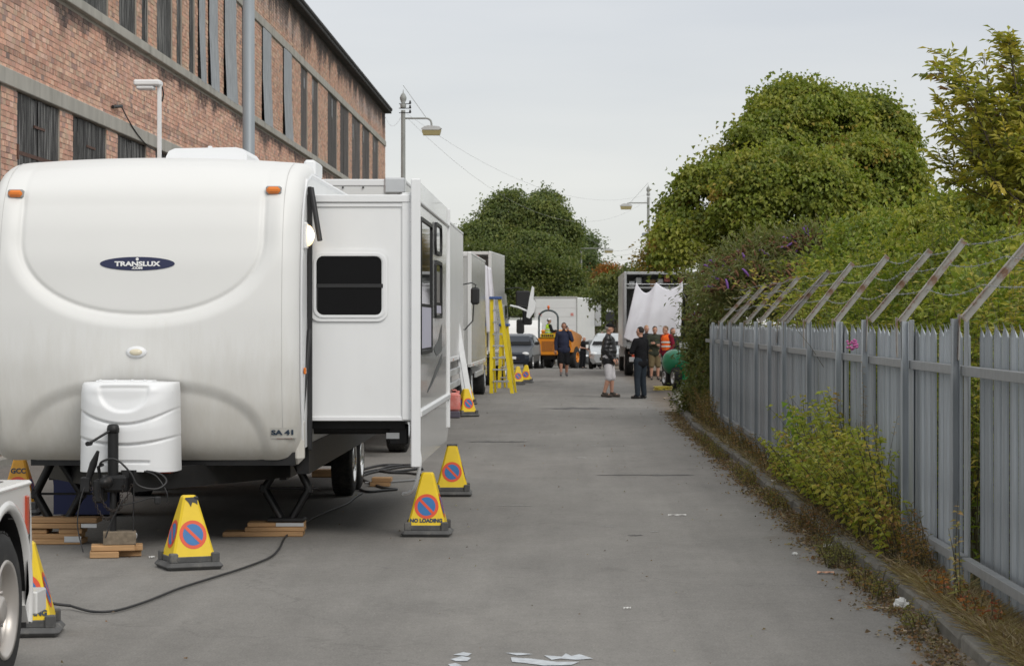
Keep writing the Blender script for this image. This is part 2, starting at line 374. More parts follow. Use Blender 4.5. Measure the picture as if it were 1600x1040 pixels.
while y < 58:
    ex = edge_x(y); a = math.atan2(edge_x(y+.45)-edge_x(y-.45), .9)
    o = link('kerb_stone', kb0[k % 4], kerb); o.location = (ex+.06+random.uniform(-.012,.012), y, .10+random.uniform(-.012,.008)); o.rotation_euler = (random.uniform(-.012,.012), random.uniform(-.04,.04), -a+random.uniform(-.008,.008))
    if y < 42:
        o = link('paving_slab', slab0[(k*3) % 4], pav); o.location = (ex+.27, y+.1, .098+random.uniform(-.01,.008)); o.rotation_euler = (random.uniform(-.015,.015), random.uniform(-.03,.03), random.uniform(-.01,.01))
    y += .905; k += 1
mb = MB(); mb.box(-8.0, -7.2, -6, 106, -.1, .11, bev=.01); structure(mb.build('left_pavement', PAVE))
mb = MB(); mb.box(-7.2, -7.06, -6, 106, -.1, .114, bev=.02); structure(mb.build('left_kerb', mat('pale_kerb', (.34,.33,.30), .9, var=.15, vs=5, bump=.3)))

# ------------------------------------------------------------------ brick building
BX = -8.0; BY0, BY1 = 27.0, 104.6
MORT = mat('mortar', (.38, .345, .30), .95, var=.12, vs=2)
BRK = amat('brick_faces', .85, bump=.25, bs=45)
def bD(px): return -BX*F_PX/(VX-px)
ZL0, ZL1, ZS0, ZS1, ZU0, ZU1, ZE = 5.19, 5.44, 6.91, 7.09, 9.59, 9.83, 11.04
low = [(-60,2), (27,94), (114,167), (184,229), (243,273), (285,308), (322,341), (354,371), (384,399), (412,425), (437,449), (462,473), (487,497), (512,521), (536,545), (560,569), (580,588)]
upper = [(40,84,'d'), (97,117,'d'), (125,170,'d'), (186,214,'d'), (221.5,232,'d'), (245,270,'d'), (276,285,'d'), (295.5,305,'d'), (309,318,'g'), (325,338,'g'), (349.5,367,'g'),
       (378,392,'d'), (409,422,'g'), (442,454,'g'), (470,481,'d'), (487.5,497.5,'d'), (512,527,'d'), (531.5,545,'d'), (550,563,'d'), (566,577.5,'d'), (582,591.5,'d')]
holes = []
for a, b in low: holes.append((max(bD(a), BY0+.3), bD(b), 2.0, ZL0))
for a, b, k in upper: holes.append((bD(a), bD(b), ZS1, ZU0))
bld = thing('brick_factory', 'long red brick factory with boarded windows and concrete bands behind the parked trailer', 'building', (BX, 66, 0))
def wl(mbx): return mbx.shift((BX, 66, 0))
def wall_holes(mbx, x, y0, y1, z0, z1, hs, depth):
    Ys = sorted({y0, y1, *[min(max(h[0],y0),y1) for h in hs], *[min(max(h[1],y0),y1) for h in hs]}); Zs = sorted({z0, z1, *[h[2] for h in hs], *[h[3] for h in hs]})
    Zs = [z for z in Zs if z0 <= z <= z1]
    for i in range(len(Ys)-1):
        for j in range(len(Zs)-1):
            cy, cz = (Ys[i]+Ys[i+1])/2, (Zs[j]+Zs[j+1])/2
            if any(h[0] < cy < h[1] and h[2] < cz < h[3] for h in hs): continue
            mbx.add([(x,Ys[i],Zs[j]),(x,Ys[i+1],Zs[j]),(x,Ys[i+1],Zs[j+1]),(x,Ys[i],Zs[j+1])], [(0,1,2,3)])
    for h in hs:
        a, b, c, d = h
        mbx.add([(x,a,c),(x-depth,a,c),(x-depth,a,d),(x,a,d)], [(0,1,2,3)]); mbx.add([(x,b,c),(x-depth,b,c),(x-depth,b,d),(x,b,d)], [(3,2,1,0)])
        mbx.add([(x,a,c),(x,b,c),(x-depth,b,c),(x-depth,a,c)], [(0,1,2,3)]); mbx.add([(x,a,d),(x,b,d),(x-depth,b,d),(x-depth,a,d)], [(3,2,1,0)])
mb = MB(); wall_holes(mb, BX-.010, BY0, BY1, 0, ZE+.1, holes, .085)
# far gable end, near end and back
mb.add([(BX-.01,BY1,0),(BX-16,BY1,0),(BX-16,BY1,ZE+.1),(BX-.01,BY1,ZE+.1)], [(0,1,2,3)])
mb.add([(BX-.01,BY0,0),(BX-16,BY0,0),(BX-16,BY0,ZE+.1),(BX-.01,BY0,ZE+.1)], [(3,2,1,0)])
mb.add([(BX-16,BY0,0),(BX-16,BY1,0),(BX-16,BY1,ZE+.1),(BX-16,BY0,ZE+.1)], [(3,2,1,0)])
wl(mb).build('wall', MORT, bld)
# bricks: real blocks, one joined mesh (each is only a few pixels)
BW, BH = .235, .0845
pal = np.array([(.43,.225,.155),(.46,.26,.18),(.40,.19,.135),(.47,.30,.205),(.44,.32,.225),(.36,.20,.155),(.50,.33,.26),(.22,.13,.12),(.15,.12,.12),(.46,.21,.13)])
pw = np.array([.20,.18,.13,.13,.11,.09,.07,.035,.015,.04]); pw /= pw.sum()
bl = []
zc = 0.35
row = 0
while zc < ZE-.02:
    if not (ZS0-.02 < zc+BH/2 < ZS1 or ZU0 < zc+BH/2 < ZU1 or ZL0 < zc+BH/2 < ZL1):
        off = (row % 2)*BW/2; y = BY0+off; hdr = (row % 4 == 3)
        step = BW/2 if hdr else BW
        segs = sorted([(h[0], h[1]) for h in holes if h[2] < zc+BH/2 < h[3]])
        cur = BY0
        for a, b in segs+[(BY1, BY1)]:
            y = cur
            n0 = math.floor((cur-BY0-off)/step)
            edges_ = [cur]+[BY0+off+step*q for q in range(n0+1, int((a-BY0)/step)+2) if cur+.03 < BY0+off+step*q < a-.03]+[a]
            for q in range(len(edges_)-1): bl.append((edges_[q]+.005, edges_[q+1]-.005, zc+.005, zc+BH-.006))
            cur = b
    zc += BH; row += 1
bl = np.array(bl); n = len(bl)
prd = rng.normal(0, .0025, n)
xf = BX+np.clip(prd, -.006, .006); xb = BX-.012
V = np.zeros((n, 8, 3), np.float32)
j = rng.normal(0, .002, (n, 4, 2))
for q, (a, c) in enumerate(((0,2),(1,2),(1,3),(0,3))):
    V[:, q, 0] = xf; V[:, q, 1] = bl[:, a]+j[:, q, 0]; V[:, q, 2] = bl[:, c]+j[:, q, 1]
    V[:, q+4, 0] = xb; V[:, q+4, 1] = bl[:, a]; V[:, q+4, 2] = bl[:, c]
fq = np.array([(0,1,2,3),(0,4,5,1),(1,5,6,2),(2,6,7,3),(3,7,4,0)])
Fc = (fq[None]+np.arange(n)[:, None, None]*8).reshape(-1, 4)
ci = rng.choice(len(pal), n, p=pw); C = (pal[ci]*.92+np.array([.115,.098,.092])+pal[:8].mean(0)*np.array([.38,.36,.32]))*rng.uniform(.80, 1.16, (n, 1))
cy, cz = bl[:, :2].mean(1), bl[:, 2:].mean(1)
# upper storey is browner and buff, white lime bloom and soot streaks under the ledges
upm = sstep((cz-6.9)/.3)[:, None]; C = C*(1-upm*.12)*np.array([1,1,1])+upm*np.array([.0,.012,.004])
def vn(y, s, seed):
    r = np.random.default_rng(seed).uniform(0, 1, 4000); t = y*s; i = np.floor(t).astype(int) % 3990; f = t-np.floor(t); f = f*f*(3-2*f); return r[i]*(1-f)+r[i+1]*f
def streak(top, length, seed, amt):
    dep = length*(.25+.9*vn(cy, 1.3, seed)*(.5+vn(cy, 6, seed+1))); t = np.clip(1-(top-cz)/np.maximum(dep, .02), 0, 1)*(cz < top); return (sstep(t*1.5)*amt*(.65+.5*vn(cy*1.7+cz*3, 5, seed+2)))
s1 = np.clip(streak(ZS0, .55, 11, .9), 0, .9)[:, None]; s2 = np.clip(streak(ZE+.1, 1.35, 21, 1.15), 0, .93)[:, None]; s3 = np.clip(streak(ZL1+.35, .3, 31, .35)*(cz > ZL1), 0, .4)[:, None]
bloom = (np.clip(vn(cy, .16, 41)*2.2-1.1, 0, 1)*sstep((cz-9.9)/.4)*sstep((10.9-cz)/.5)*(.3+.9*rng.uniform(0, 1, n))*.75)[:, None]
bloom2 = (np.clip(vn(cy, .3, 47)*1.8-1.1, 0, 1)*sstep((cz-6.3)/.3)*sstep((6.95-cz)/.3)*rng.uniform(0, 1, n)*.7)[:, None]
soot = np.array([.04, .038, .04])
bloom = np.maximum(bloom, bloom2)
C = C*(1-bloom)+np.array([.50,.44,.42])*bloom
sall = np.maximum(np.maximum(s1, s2), s3)*(1-bloom*.6)
C = C*(1-sall)+soot*sall
C *= 1.0
me = fast_mesh('brick', V.reshape(-1, 3)-np.array([BX, 66, 0]), Fc, BRK, np.repeat(C, 8, axis=0))
o = link('brick', me, bld); stuff(o)
# concrete bands with joints, eaves
mb = MB()
for z0, z1, pr in ((ZL0, ZL1, .05), (ZS0, ZS1, .09), (ZU0, ZU1, .04)):
    mb2 = MB(); y = BY0
    while y < BY1-.01:
        y2 = min(y+3.6, BY1); mb2.box(BX-.2, BX+pr, y+.004, y2-.004, z0+.002, z1-.002, bev=.012); y = y2
    wl(mb2).build('concrete_band', CONC, bld)
EAVE = mat('dark_eaves', (.035, .034, .034), .9, var=.3, vs=5, bump=.2)
mb = MB(); mb.box(BX-.3, BX+.26, BY0-.3, BY1+.25, ZE+.03, ZE+.15, bev=.02); mb.box(BX+.14, BX+.30, BY0-.3, BY1+.28, ZE+.14, ZE+.27, bev=.03)
wl(mb).build('eaves', EAVE, bld)
mb = MB(); z = ZE+.25
mb.prism([(BX+.2, z-.08), (BX-8, z+1.9), (BX-16.2, z-.08)], BY0-.2, BY1+.2, axis=1); wl(mb).build('roof', mat('grey_roofing', (.16,.16,.165), .8, var=.1), bld)
mb = MB(); mb.box(BX-1.2, BX-.55, 68.5, 69.4, ZE+.1, ZE+1.08, bev=.03); wl(mb).build('chimney', CONC, bld)
# windows
TAR = mat('tarred_board', (.022, .021, .021), .8, var=.35, vs=3, stretch=(1,6,.5), tint=(.27,.27,.26), tsc=2.2, tth=.47, tamt=.65, rnd=.35)
TARB = mat('brown_tarred_board', (.05, .043, .040), .8, var=.3, vs=3, stretch=(1,6,.5), tint=(.17,.15,.14), tsc=2, tth=.46, tamt=.6, rnd=.25)
MESHG = mat('grey_mesh_sheet', (.33, .35, .37), .6, .2, var=.22, vs=9, stretch=(1,7,.35), rnd=.1)
FLAP = mat('torn_grey_felt', (.30, .31, .32), .8, var=.15)
for idx, (a, b) in enumerate(low):
    y0, y1 = max(bD(a), BY0+.3), bD(b); near = idx < 5
    mb = MB(); mb.box(BX-.084, BX-.07, y0, y1, 2.0, ZL0)
    for yy in (y0+.03, y1-.03): mb.box(BX-.07, BX-.032, yy-.03, yy+.03, 2.0, ZL0-.01)
    wn = wl(mb).build('window', TAR, bld)
    npl = 6 if near else 4; wpl = (y1-y0-.14)/npl
    for q in range(npl):
        mp_ = MB(); ya = y0+.07+q*wpl
        mp_.box(BX-.022-random.uniform(0,.015), BX-.038+random.uniform(-.01,.01), ya+.006, ya+wpl-.006, 2.02, ZL0-.02-random.uniform(0,.05)*(random.random() < .4), bev=.004)
        wl(mp_).build('board', TAR, wn)
    if near and idx > 0:
        mr = MB(); zz = ZL0-.95+idx*.03
        mr.box(BX-.03, BX-.02, y0-.05, y1+.05, zz, zz+.06); mr.box(BX-.038, BX+.02, y0-.04, y0+.06, zz-.08, zz+.14)
        mr.box(BX-.032, BX-.012, y0+1.2 if y1-y0 > 2 else y0+.4, y0+1.9 if y1-y0 > 2 else y0+.8, ZL0-.45, ZL0-.41)
        wl(mr).build('iron_bar', mat('rusty_bar', (.10,.05,.035), .8, var=.2), wn)
for idx, (a, b, k) in enumerate(upper):
    y0, y1 = bD(a), bD(b); mb = MB()
    if k == 'g':
        wn = wl(mb.box(BX-.084, BX-.07, y0, y1, ZS1, ZU0)).build('window', TAR, bld)
        ms = MB(); nr = max(8, int((y1-y0)/.11)); zt, zb = ZU0-.02, ZS1-.04; P = []
        for q in range(nr*2+1):
            yy = y0+(y1-y0)*q/(nr*2)*.97; P.append([(BX+.03+(.022 if q % 2 else 0)+(.05 if zz == zb else 0), yy, zz) for zz in (zb+(.06*math.sin(q) if q % 5 == 0 else 0), (zb+zt)/2, zt)])
        grid_mesh(ms, P, smooth=False); wl(ms).build('grey_mesh_sheet', MESHG, wn)
    else:
        wn = wl(mb.box(BX-.084, BX-.07, y0, y1, ZS1, ZU0)).build('window', TARB, bld); npl = 3
        if idx >= 14: npl = 2
        wpl = (y1-y0)/npl
        for q in range(npl):
            mp_ = MB(); mp_.box(BX-.022-random.uniform(0,.03), BX-.038, y0+q*wpl+.01, y0+(q+1)*wpl-.01, ZS1+.01, ZU0-.01-random.choice([0,0,.03]), bev=.004)
            wl(mp_).build('board', TAR if idx < 14 else TARB, wn)
        if idx in (14, 15, 16, 18, 19, 20):
            mf = MB(); ym = y0+(y1-y0)*random.uniform(.1,.5); zt = ZU0-random.uniform(.1,.35); ln = random.uniform(.35,.75); wd = .25
            mf.add([(BX-.02,ym,zt),(BX-.012,ym+wd,zt-.05),(BX-.01,ym+wd*.9,zt-ln),(BX-.03,ym+wd*.45,zt-ln*.75),(BX-.02,ym+.05,zt-ln*.9)], [(0,1,2,3,4)]); wl(mf).build('torn_felt', FLAP, wn)
# wire bracket and cable on the wall
mb = MB(); mb.tube([pt(176,167,bD(176)-.2), pt(190,166,bD(190)-.35)], .03, 6); p0 = pt(190,167,bD(190)-.35); p1 = pt(242,235,bD(242)-.3)
mb.tube([p0+(p1-p0)*t+Vector((0,0,-.5*t*(1-t))) for t in np.linspace(0,1,10)], .012, 5); wl(mb).build('cable_bracket', BLK, bld)
# ------------------------------------------------------------------ street lamps, poles
LAMPG = mat('old_lamp_paint', (.30, .31, .295), .6, var=.1, vs=6, tint=(.2,.17,.13), tsc=5, tth=.6, tamt=.5)
LENS = mat('lamp_lens_yellowed', (.33, .28, .13), .35, var=.1)
def lamp(px, Y, ytop, arm_dir, label, arm_len=.95, arm_drop=.4, arm_y=185, full=True):
    X = (px-VX)*Y/F_PX; s = F_PX/Y; zt = H_CAM+(VY-ytop)/s-gz(Y)
    t = thing('street_lamp', label, 'street lamp', (X, Y, gz(Y)), 0, 'street lamps along the road')
    mb = MB(); mb.lathe([(0,-.1),(.13,-.1),(.12,1.1),(.10,1.2),(.085,zt*.6),(.066,zt*.62),(.062,zt-.6)], n=12)
    mb.lathe([(.066,zt-.55),(.085,zt-.5),(.085,zt-.42),(.05,zt-.40),(.09,zt-.30),(.10,zt-.24),(.06,zt-.14),(.018,zt-.10),(.004,zt)], n=12); mb.build('pole', LAMPG, t)
    za = H_CAM+(VY-arm_y)/s-gz(Y); d = arm_dir
    mb = MB(); pts = [(0,0,za)]+[(d*(arm_len-.15),0,za)]+[(d*(arm_len-.15+.15*math.sin(q)),0,za-.15*(1-math.cos(q))) for q in (.5,1,PI/2)]+[(d*arm_len,0,za-arm_drop)]
    mb.tube(pts, .028, 8); mb.tube([(0,0,za+.95),(d*arm_len*.8,0,za+.03)], .008, 5); mb.build('arm', LAMPG, t)
    mb = MB(); zh = za-arm_drop
    mb.prism([(-.30,0),(-.22,-.04),(.22,-.04),(.30,0),(.22,.06),(-.1,.09),(-.2,.06)], -.13, .13, axis=1); mb.v = [(v[0]+d*arm_len, v[1], v[2]+zh) for v in mb.v]; hd = mb.build('lamp_head', mat('lamp_cover', (.55,.56,.56), .5, var=.05), t)
    mb = MB(); mb.prism([(-.28,-.042),(-.24,-.19),(.24,-.19),(.28,-.042)], -.12, .12, axis=1); mb.v = [(v[0]+d*arm_len, v[1], v[2]+zh) for v in mb.v]; mb.build('lens', LENS, hd)
    if full:
        mb = MB()
        for q in range(3):
            z = za+.16+q*.13; mb.tube([(-.12,0,z),(.22,0,z)], .012, 6); mb.lathe([(.0,0),(.03,0),(.035,.03),(.02,.06),(.028,.08),(0,.1)], (.20,0,z), n=8); mb.lathe([(.075,-.01),(.075,.01)], (0,0,z), n=10)
        mb.build('insulator_bracket', BLK, t)
    return t
l1 = lamp(630, 68.5, 140, 1, 'tall grey street lamp with finial and box lantern beside the far end of the factory', arm_len=.82, arm_drop=.30)
l2 = lamp(1013, 112, 288, -1, 'weathered street lamp with arm to the left above the truck with the white sheet', arm_len=1.05, arm_drop=.12, arm_y=317, full=False)
mb = MB(); mb.box(-.30, -.06, -.15, .1, 6.25, 6.42, bev=.03); mb.box(-.1,.05,-.03,.03,6.3,6.36); o = mb.build('floodlight', POLE, l2)
l3 = lamp(908, 150, 386, 1, 'slim far street lamp standing in front of the dark trees in the middle', arm_len=1.75, arm_drop=.1, arm_y=388, full=False)
l4 = lamp(987, 170, 407, 1, 'smallest far street lamp just above the roof of the truck with the white sheet', arm_len=.62, arm_drop=.08, arm_y=409, full=False)
X = (388.5-VX)*31/F_PX
mb = MB(); mb.lathe([(0,-.1),(.085,-.1),(.083,2),(.076,7.5),(.0,7.5)], (0,0,0), n=20)
o = mb.build('steel_column', POLE); o.location = (X, 31, 0); tag(o, 'thick blue-grey steel column rising behind the white trailer roof', 'column')
t = thing('floodlight_post', 'white floodlight on a slim square post behind the trailer roof', 'floodlight', ((249-VX)*31.5/F_PX, 31.5, 0))
mb = MB(); mb.box(-.027,.027,-.027,.027,-.05,5.0,bev=.006); mb.build('post', WPLAST, t)
mb = MB(); mb.box(-.33,.03,-.12,.12,4.95,5.03,bev=.02); mb.box(-.30,-.06,-.1,.1,4.90,4.955,bev=.02); mb.build('lamp_head', WPLAST, t)
mb = MB(); mb.tube([(.03,.04,4.95),(.05,.04,4.85),(.03,.04,4.75)], .01, 6); mb.build('cable', BLK, t)
# overhead wires
def wire(name, a, b, sag, label, r=.008):
    a, b = Vector(a), Vector(b); mb = MB(); c = (a+b)/2
    mb.tube([a+(b-a)*t-Vector((0,0,4*sag*t*(1-t)))-c for t in np.linspace(0,1,18)], r, 5); o = mb.build(name, BLKW); o.location = c; tag(o, label, 'cable', 'overhead cables'); return o
BLKW = mat('wire_grey', (.42,.42,.43), .6)
A1 = pt(636,178,68.5); A2 = pt(636,184,68.5); 
wire('overhead_cable', A1, pt(1012,304,112), 1.1, 'upper sagging overhead cable between the two tall street lamps', .0035)
wire('overhead_cable', A2, pt(1012,312,112), 1.9, 'lower sagging overhead cable between the two tall street lamps', .0035)
wire('overhead_cable', pt(1015,305,112), pt(1090,505,70), .4, 'thin stay cable dropping right from the weathered street lamp', .005)
wire('overhead_cable', pt(603,184,104), pt(626,184,68.6), .3, 'short cable between factory corner and nearest tall street lamp', .004)
for k, (ya, yb) in enumerate(((390,380),(397,388),(404,396))):
    wire('overhead_cable', pt(942,ya,149), pt(1012,yb,112), .2, ['topmost','middle','lowest'][k]+' of three faint level wires left of the weathered street lamp', .006)
# ------------------------------------------------------------------ text
def text_into(mb, body, size, place, m=0, sx=1, bold=0, depth=.002, shear=0):
    """flat letters; place(u, v) -> point on the carrying surface, u right, v up, centred"""
    cu = bpy.data.curves.new('t', 'FONT'); cu.body = body; cu.size = size; cu.align_x = 'CENTER'; cu.offset = bold; cu.shear = shear; cu.resolution_u = 3
    ob = bpy.data.objects.new('t', cu); COL.objects.link(ob); bpy.context.view_layer.update()
    me = bpy.data.meshes.new_from_object(ob.evaluated_get(bpy.context.evaluated_depsgraph_get()))
    mb.add([place(v.co.x*sx, v.co.y) for v in me.vertices], [tuple(p.vertices) for p in me.polygons], m)
    bpy.data.objects.remove(ob); bpy.data.curves.remove(cu); bpy.data.meshes.remove(me)
def wheel(parent, c, r, w_, side=1, rim_r=.6, rimmat=CHROME, spokes=8, name='wheel'):
    """axle along x, outer face towards side*x"""
    wh = MB(); a = r; prof = [(r*rim_r, -w_*.48), (r*.86, -w_*.5), (r*.96, -w_*.42), (r, -w_*.3), (r, w_*.3), (r*.96, w_*.42), (r*.86, w_*.5), (r*rim_r, w_*.48)]
    n = 36; wh.lathe([(q, h*side) for q, h in prof], c, 0, n)
    for k in range(n):      # tread blocks
        t = 2*PI*k/n
        for h in (-.28, 0, .28):
            R = Matrix.Rotation(t, 3, 'X'); wh.box(h*w_-.1*w_, h*w_+.1*w_, -.035*r*1.4, .035*r*1.4, r*.985, r*1.012, R=R, o=c)
    o = wh.build(name, RUB, parent)
    rb = MB(); rr = r*rim_r
    rb.lathe([(rr*1.02, w_*.48*side), (rr*1.0, w_*.52*side), (rr*.93, w_*.50*side), (rr*.88, w_*.30*side), (rr*.86, w_*.12*side), (rr*.5, w_*.22*side), (rr*.3, w_*.30*side), (rr*.28, w_*.42*side), (rr*.2, w_*.46*side), (0, w_*.46*side)], c, 0, 32)
    for k in range(spokes):
        t = 2*PI*(k+.5)/spokes; R = Matrix.Rotation(t, 3, 'X'); rb.box(side*w_*.17, side*w_*.30, -rr*.10, rr*.10, rr*.30, rr*.86, R=R, o=c, bev=rr*.03)
    for k in range(6):
        t = 2*PI*k/6; rb.lathe([(rr*.045, w_*.28*side), (rr*.045, w_*.37*side), (0, w_*.37*side)], (c[0], c[1]+rr*.38*math.cos(t), c[2]+rr*.38*math.sin(t)), 0, 6)
    rb.build('rim', rimmat, o); return o

# ------------------------------------------------------------------ the travel trailer
TX, TY = -3.39, 18.78; HW = 1.25
tr = thing('travel_trailer', 'large white travel trailer with bulging nose and an extended slide-out room at the left', 'trailer', (TX, TY, 0))
GEL = mat('nose_gelcoat', (.77, .77, .755), .42, var=.015, vs=1.2, spec=.35)
# road film: the lower nose is dulled by grime that fades out upwards
def add_grime(m, z0, z1, col, amt):
    t = m.node_tree; b = t.nodes['Principled BSDF']; L = t.links.new; src = b.inputs['Base Color'].links[0].from_socket
    co = N(t, 'ShaderNodeTexCoord').outputs['Object']; sp = N(t, 'ShaderNodeSeparateXYZ'); L(co, sp.inputs[0])
    mpn = N(t, 'ShaderNodeMapping'); mpn.inputs['Scale'].default_value = (4,4,.6); L(co, mpn.inputs[0])
    n = N(t, 'ShaderNodeTexNoise'); n.inputs['Scale'].default_value = 2.5; n.inputs['Detail'].default_value = 9; n.inputs['Roughness'].default_value = .7; L(mpn.outputs[0], n.inputs['Vector'])
    a = N(t, 'ShaderNodeMath', operation='MULTIPLY_ADD'); L(n.outputs[0], a.inputs[0]); a.inputs[1].default_value = -1.1; L(sp.outputs[2], a.inputs[2])
    r = N(t, 'ShaderNodeMapRange'); L(a.outputs[0], r.inputs[0]); r.inputs[1].default_value = z0-.55; r.inputs[2].default_value = z1-.55; r.inputs[3].default_value = amt; r.inputs[4].default_value = 0
    x = N(t, 'ShaderNodeMix', data_type='RGBA'); L(r.outputs[0], x.inputs[0]); L(src, x.inputs[6]); x.inputs[7].default_value = (*col, 1); L(x.outputs[2], b.inputs['Base Color'])
add_grime(GEL, .55, 1.75, (.45,.415,.34), .66)
prof = np.array([(.70,.26),(.76,.17),(.90,.10),(1.15,.035),(1.5,0),(1.9,.0),(2.3,.03),(2.6,.10),(2.78,.18),(2.92,.32),(3.02,.52),(3.09,.80),(3.13,1.15)])
from_z = np.linspace(0, 1, 230)
# smooth the profile by arc length
seg = np.r_[0, np.cumsum(np.hypot(*np.diff(prof, axis=0).T))]; tt = from_z*seg[-1]
pz, py2 = np.interp(tt, seg, prof[:,0]), np.interp(tt, seg, prof[:,1])
ker = np.hanning(23); ker /= ker.sum()
def sm(a): e = np.r_[2*a[0]-a[11:0:-1], a, 2*a[-1]-a[-2:-13:-1]]; return np.convolve(e, ker, 'valid')
pz, py2 = sm(pz), sm(py2)
us = np.r_[np.linspace(-HW, -1.1, 22), np.linspace(-1.09, 1.09, 190), np.linspace(1.1, HW, 22)]
def nose_y(u, z, yb):
    au = abs(u); pl = .07*(au/HW)**3
    if au > 1.10: pl += .14*(1-math.sqrt(max(0, 1-((au-1.10)/.151)**2)))
    zc = 2.48; f = 0
    def sup(a, b, p, zz): return ((au/a)**p+(max(0, zz)/b)**p)**(1/p)
    si = sup(.957, .60, 2.15, zc-z); so = sup(1.10, .73, 2.15, zc-z); fade = float(1-sstep((z-2.72)/.16)) if z > 2.72 else 1.0
    # between the inner line (si=1) and the outer line (so=1) the skin ramps out to the full nose
    if so < 1 or si < 1:
        t = 0 if si <= 1 else (si-1)/max(1e-6, (si-1)+(1-so))
        f += .042*(1-float(sstep(t)))*(.35+.65*fade)
    g = (si-1.012)/.022; f += .016*math.exp(-g*g)*(.35+.65*fade)
    zb = .70; ai = sup(.93, .55, 2.7, z-zb); ao = sup(1.04, .675, 2.7, z-zb)
    if ao < 1:
        t = 0 if ai <= 1 else (ai-1)/max(1e-6, (ai-1)+(1-ao)); f += .036*(1-float(sstep(t)))
    return yb+pl+f
P = []
for u in us:
    col = []; au = abs(u)
    crown = .05*(1-(u/HW)**2)+.012; lift = .20*(1-math.sqrt(max(0, 1-((au-1.05)/.2001)**2))) if au > 1.05 else 0
    for k in range(230):
        z = pz[k]; y = nose_y(u, z, py2[k])
        wt = float(sstep((z-2.6)/.5)); zl = z+crown*wt+lift*float(sstep((1.2-z)/.5))
        if au > 1.16: zl -= wt*.075*(1-math.sqrt(max(0, 1-((au-1.16)/.0901)**2)))
        col.append((u, y, zl))
    P.append(col)
mb = MB(); grid_mesh(mb, P); nose = mb.build('nose_cap', GEL, tr)
def nose_at(u, z):
    return nose_y(u, z, float(np.interp(z, pz, py2)))
# seam lines and side walls
out_ = [(yy+.26, zz) for yy, zz in zip(np.interp(np.linspace(.78,3.13,30), prof[:,0], prof[:,1]), np.linspace(.78,3.13,30))]
pr = [(o_[0]+.02, min(o_[1], 3.05)) for o_ in out_]
mb = MB(); mb.prism(pr+[(9.2, 3.05), (9.3, 2.95), (9.3, .78)], -HW+.006, HW-.006, axis=0); mb.build('body', ALUW, tr)
mb = MB(); mb.prism([(-HW+.02, 3.04), (-1.05, 3.105), (-.6, 3.155), (0, 3.175), (.6, 3.155), (1.05, 3.105), (HW-.02, 3.04)], 1.1, 9.25, axis=1)
mb.build('roof', WPLAST, tr)
mb = MB()
for sx in (-1, 1): mb.tube([(sx*(HW-.02), .75, 2.96), (sx*(HW-.02), 1.15, 3.04), (sx*(HW-.02), 9.25, 3.045)], .026, 8)
mb.build('roof_trim', WPLAST, tr)
mb = MB()
for sx in (-1, 1):                       # side seam trim and lower return of the cap
    mb.tube([(sx*(HW+.0), yy+.285, zz) for yy, zz in zip(np.interp(np.linspace(.80,2.98,16), prof[:,0], prof[:,1]), np.linspace(.80,2.98,16))], .014, 6)
mb.build('seam_trim', WPLAST, tr)
mb = MB(); mb.box(HW-.10, HW+.015, .36, .52, .66, 1.05, bev=.05); mb.build('corner_skirt', GEL, tr)
SEAM = mat('seam_sealant', (.60,.60,.58), .6)
for us_ in (-1.125, 1.125):
    mb = MB(); mb.tube([(us_, nose_y(us_, z, float(np.interp(z, pz, py2)))-.001, z+.03*float(sstep((z-2.6)/.5))) for z in np.linspace(.95, 3.1, 60)], .0022, 5); mb.build('seam', SEAM, tr)
# decals and lights on the nose
def on_nose(cu, cz, off=.004): return lambda u, v: (cu+u, nose_at(cu+u, cz+v)-off, cz+v+.07*(1-((cu+u)/HW)**2)*float(sstep((cz+v-2.6)/.5)))
def px_u(px): return (px-216.5)/197
lu, lz = px_u(211.5), H_CAM+(505-411.5)/197
mb = MB(); pl = on_nose(lu, lz, .005); n_ = 48
ring = [pl(.298*math.cos(2*PI*k/n_), .054*math.sin(2*PI*k/n_)) for k in range(n_)]
mb.add([pl(0,0)]+ring, [(0, 1+(k+1) % n_, 1+k) for k in range(n_)]); badge = mb.build('badge', NAVY, tr)
mb = MB(); text_into(mb, 'TRANSLUX', .050, on_nose(lu, lz-.018, .010), sx=1.42, bold=.0024); text_into(mb, '.COM', .026, on_nose(lu, lz-.043, .010), sx=1.3, bold=.0016)
pl = on_nose(lu, lz+.036, .010); mb.add([pl(0,0)]+[pl(.0125*math.cos(t), .0125*math.sin(t)) for t in np.linspace(0, 2*PI, 17)[:-1]], [(0, 1+(k+1) % 16, 1+k) for k in range(16)])
mb.build('lettering', LOGOW, badge)
mb = MB(); q = on_nose(px_u(439), H_CAM-(677-505)/197, .006); [mb.add([q(-.10+.04*i_,-.045), q(-.06+.04*i_,-.045), q(-.06+.04*i_,.04), q(-.10+.04*i_,.04)], [(0,1,2,3)]) for i_ in range(5)]; plt = mb.build('unit_label', mat('label_film', (.55,.54,.50), .5, var=.06), tr)
mb = MB(); text_into(mb, 'SA 41', .052, on_nose(px_u(438), H_CAM-(680-505)/197, .013), sx=1.45, bold=.0026); mb.build('lettering', LETB, plt)
mb = MB(); q = on_nose(px_u(440), H_CAM-(686-505)/197, .013); mb.add([q(-.06,-.004), q(.06,-.004), q(.06,.001), q(-.06,.001)], [(0,1,2,3)]); mb.build('small_print', mat('label_ink', (.25,.1,.08), .6), plt)
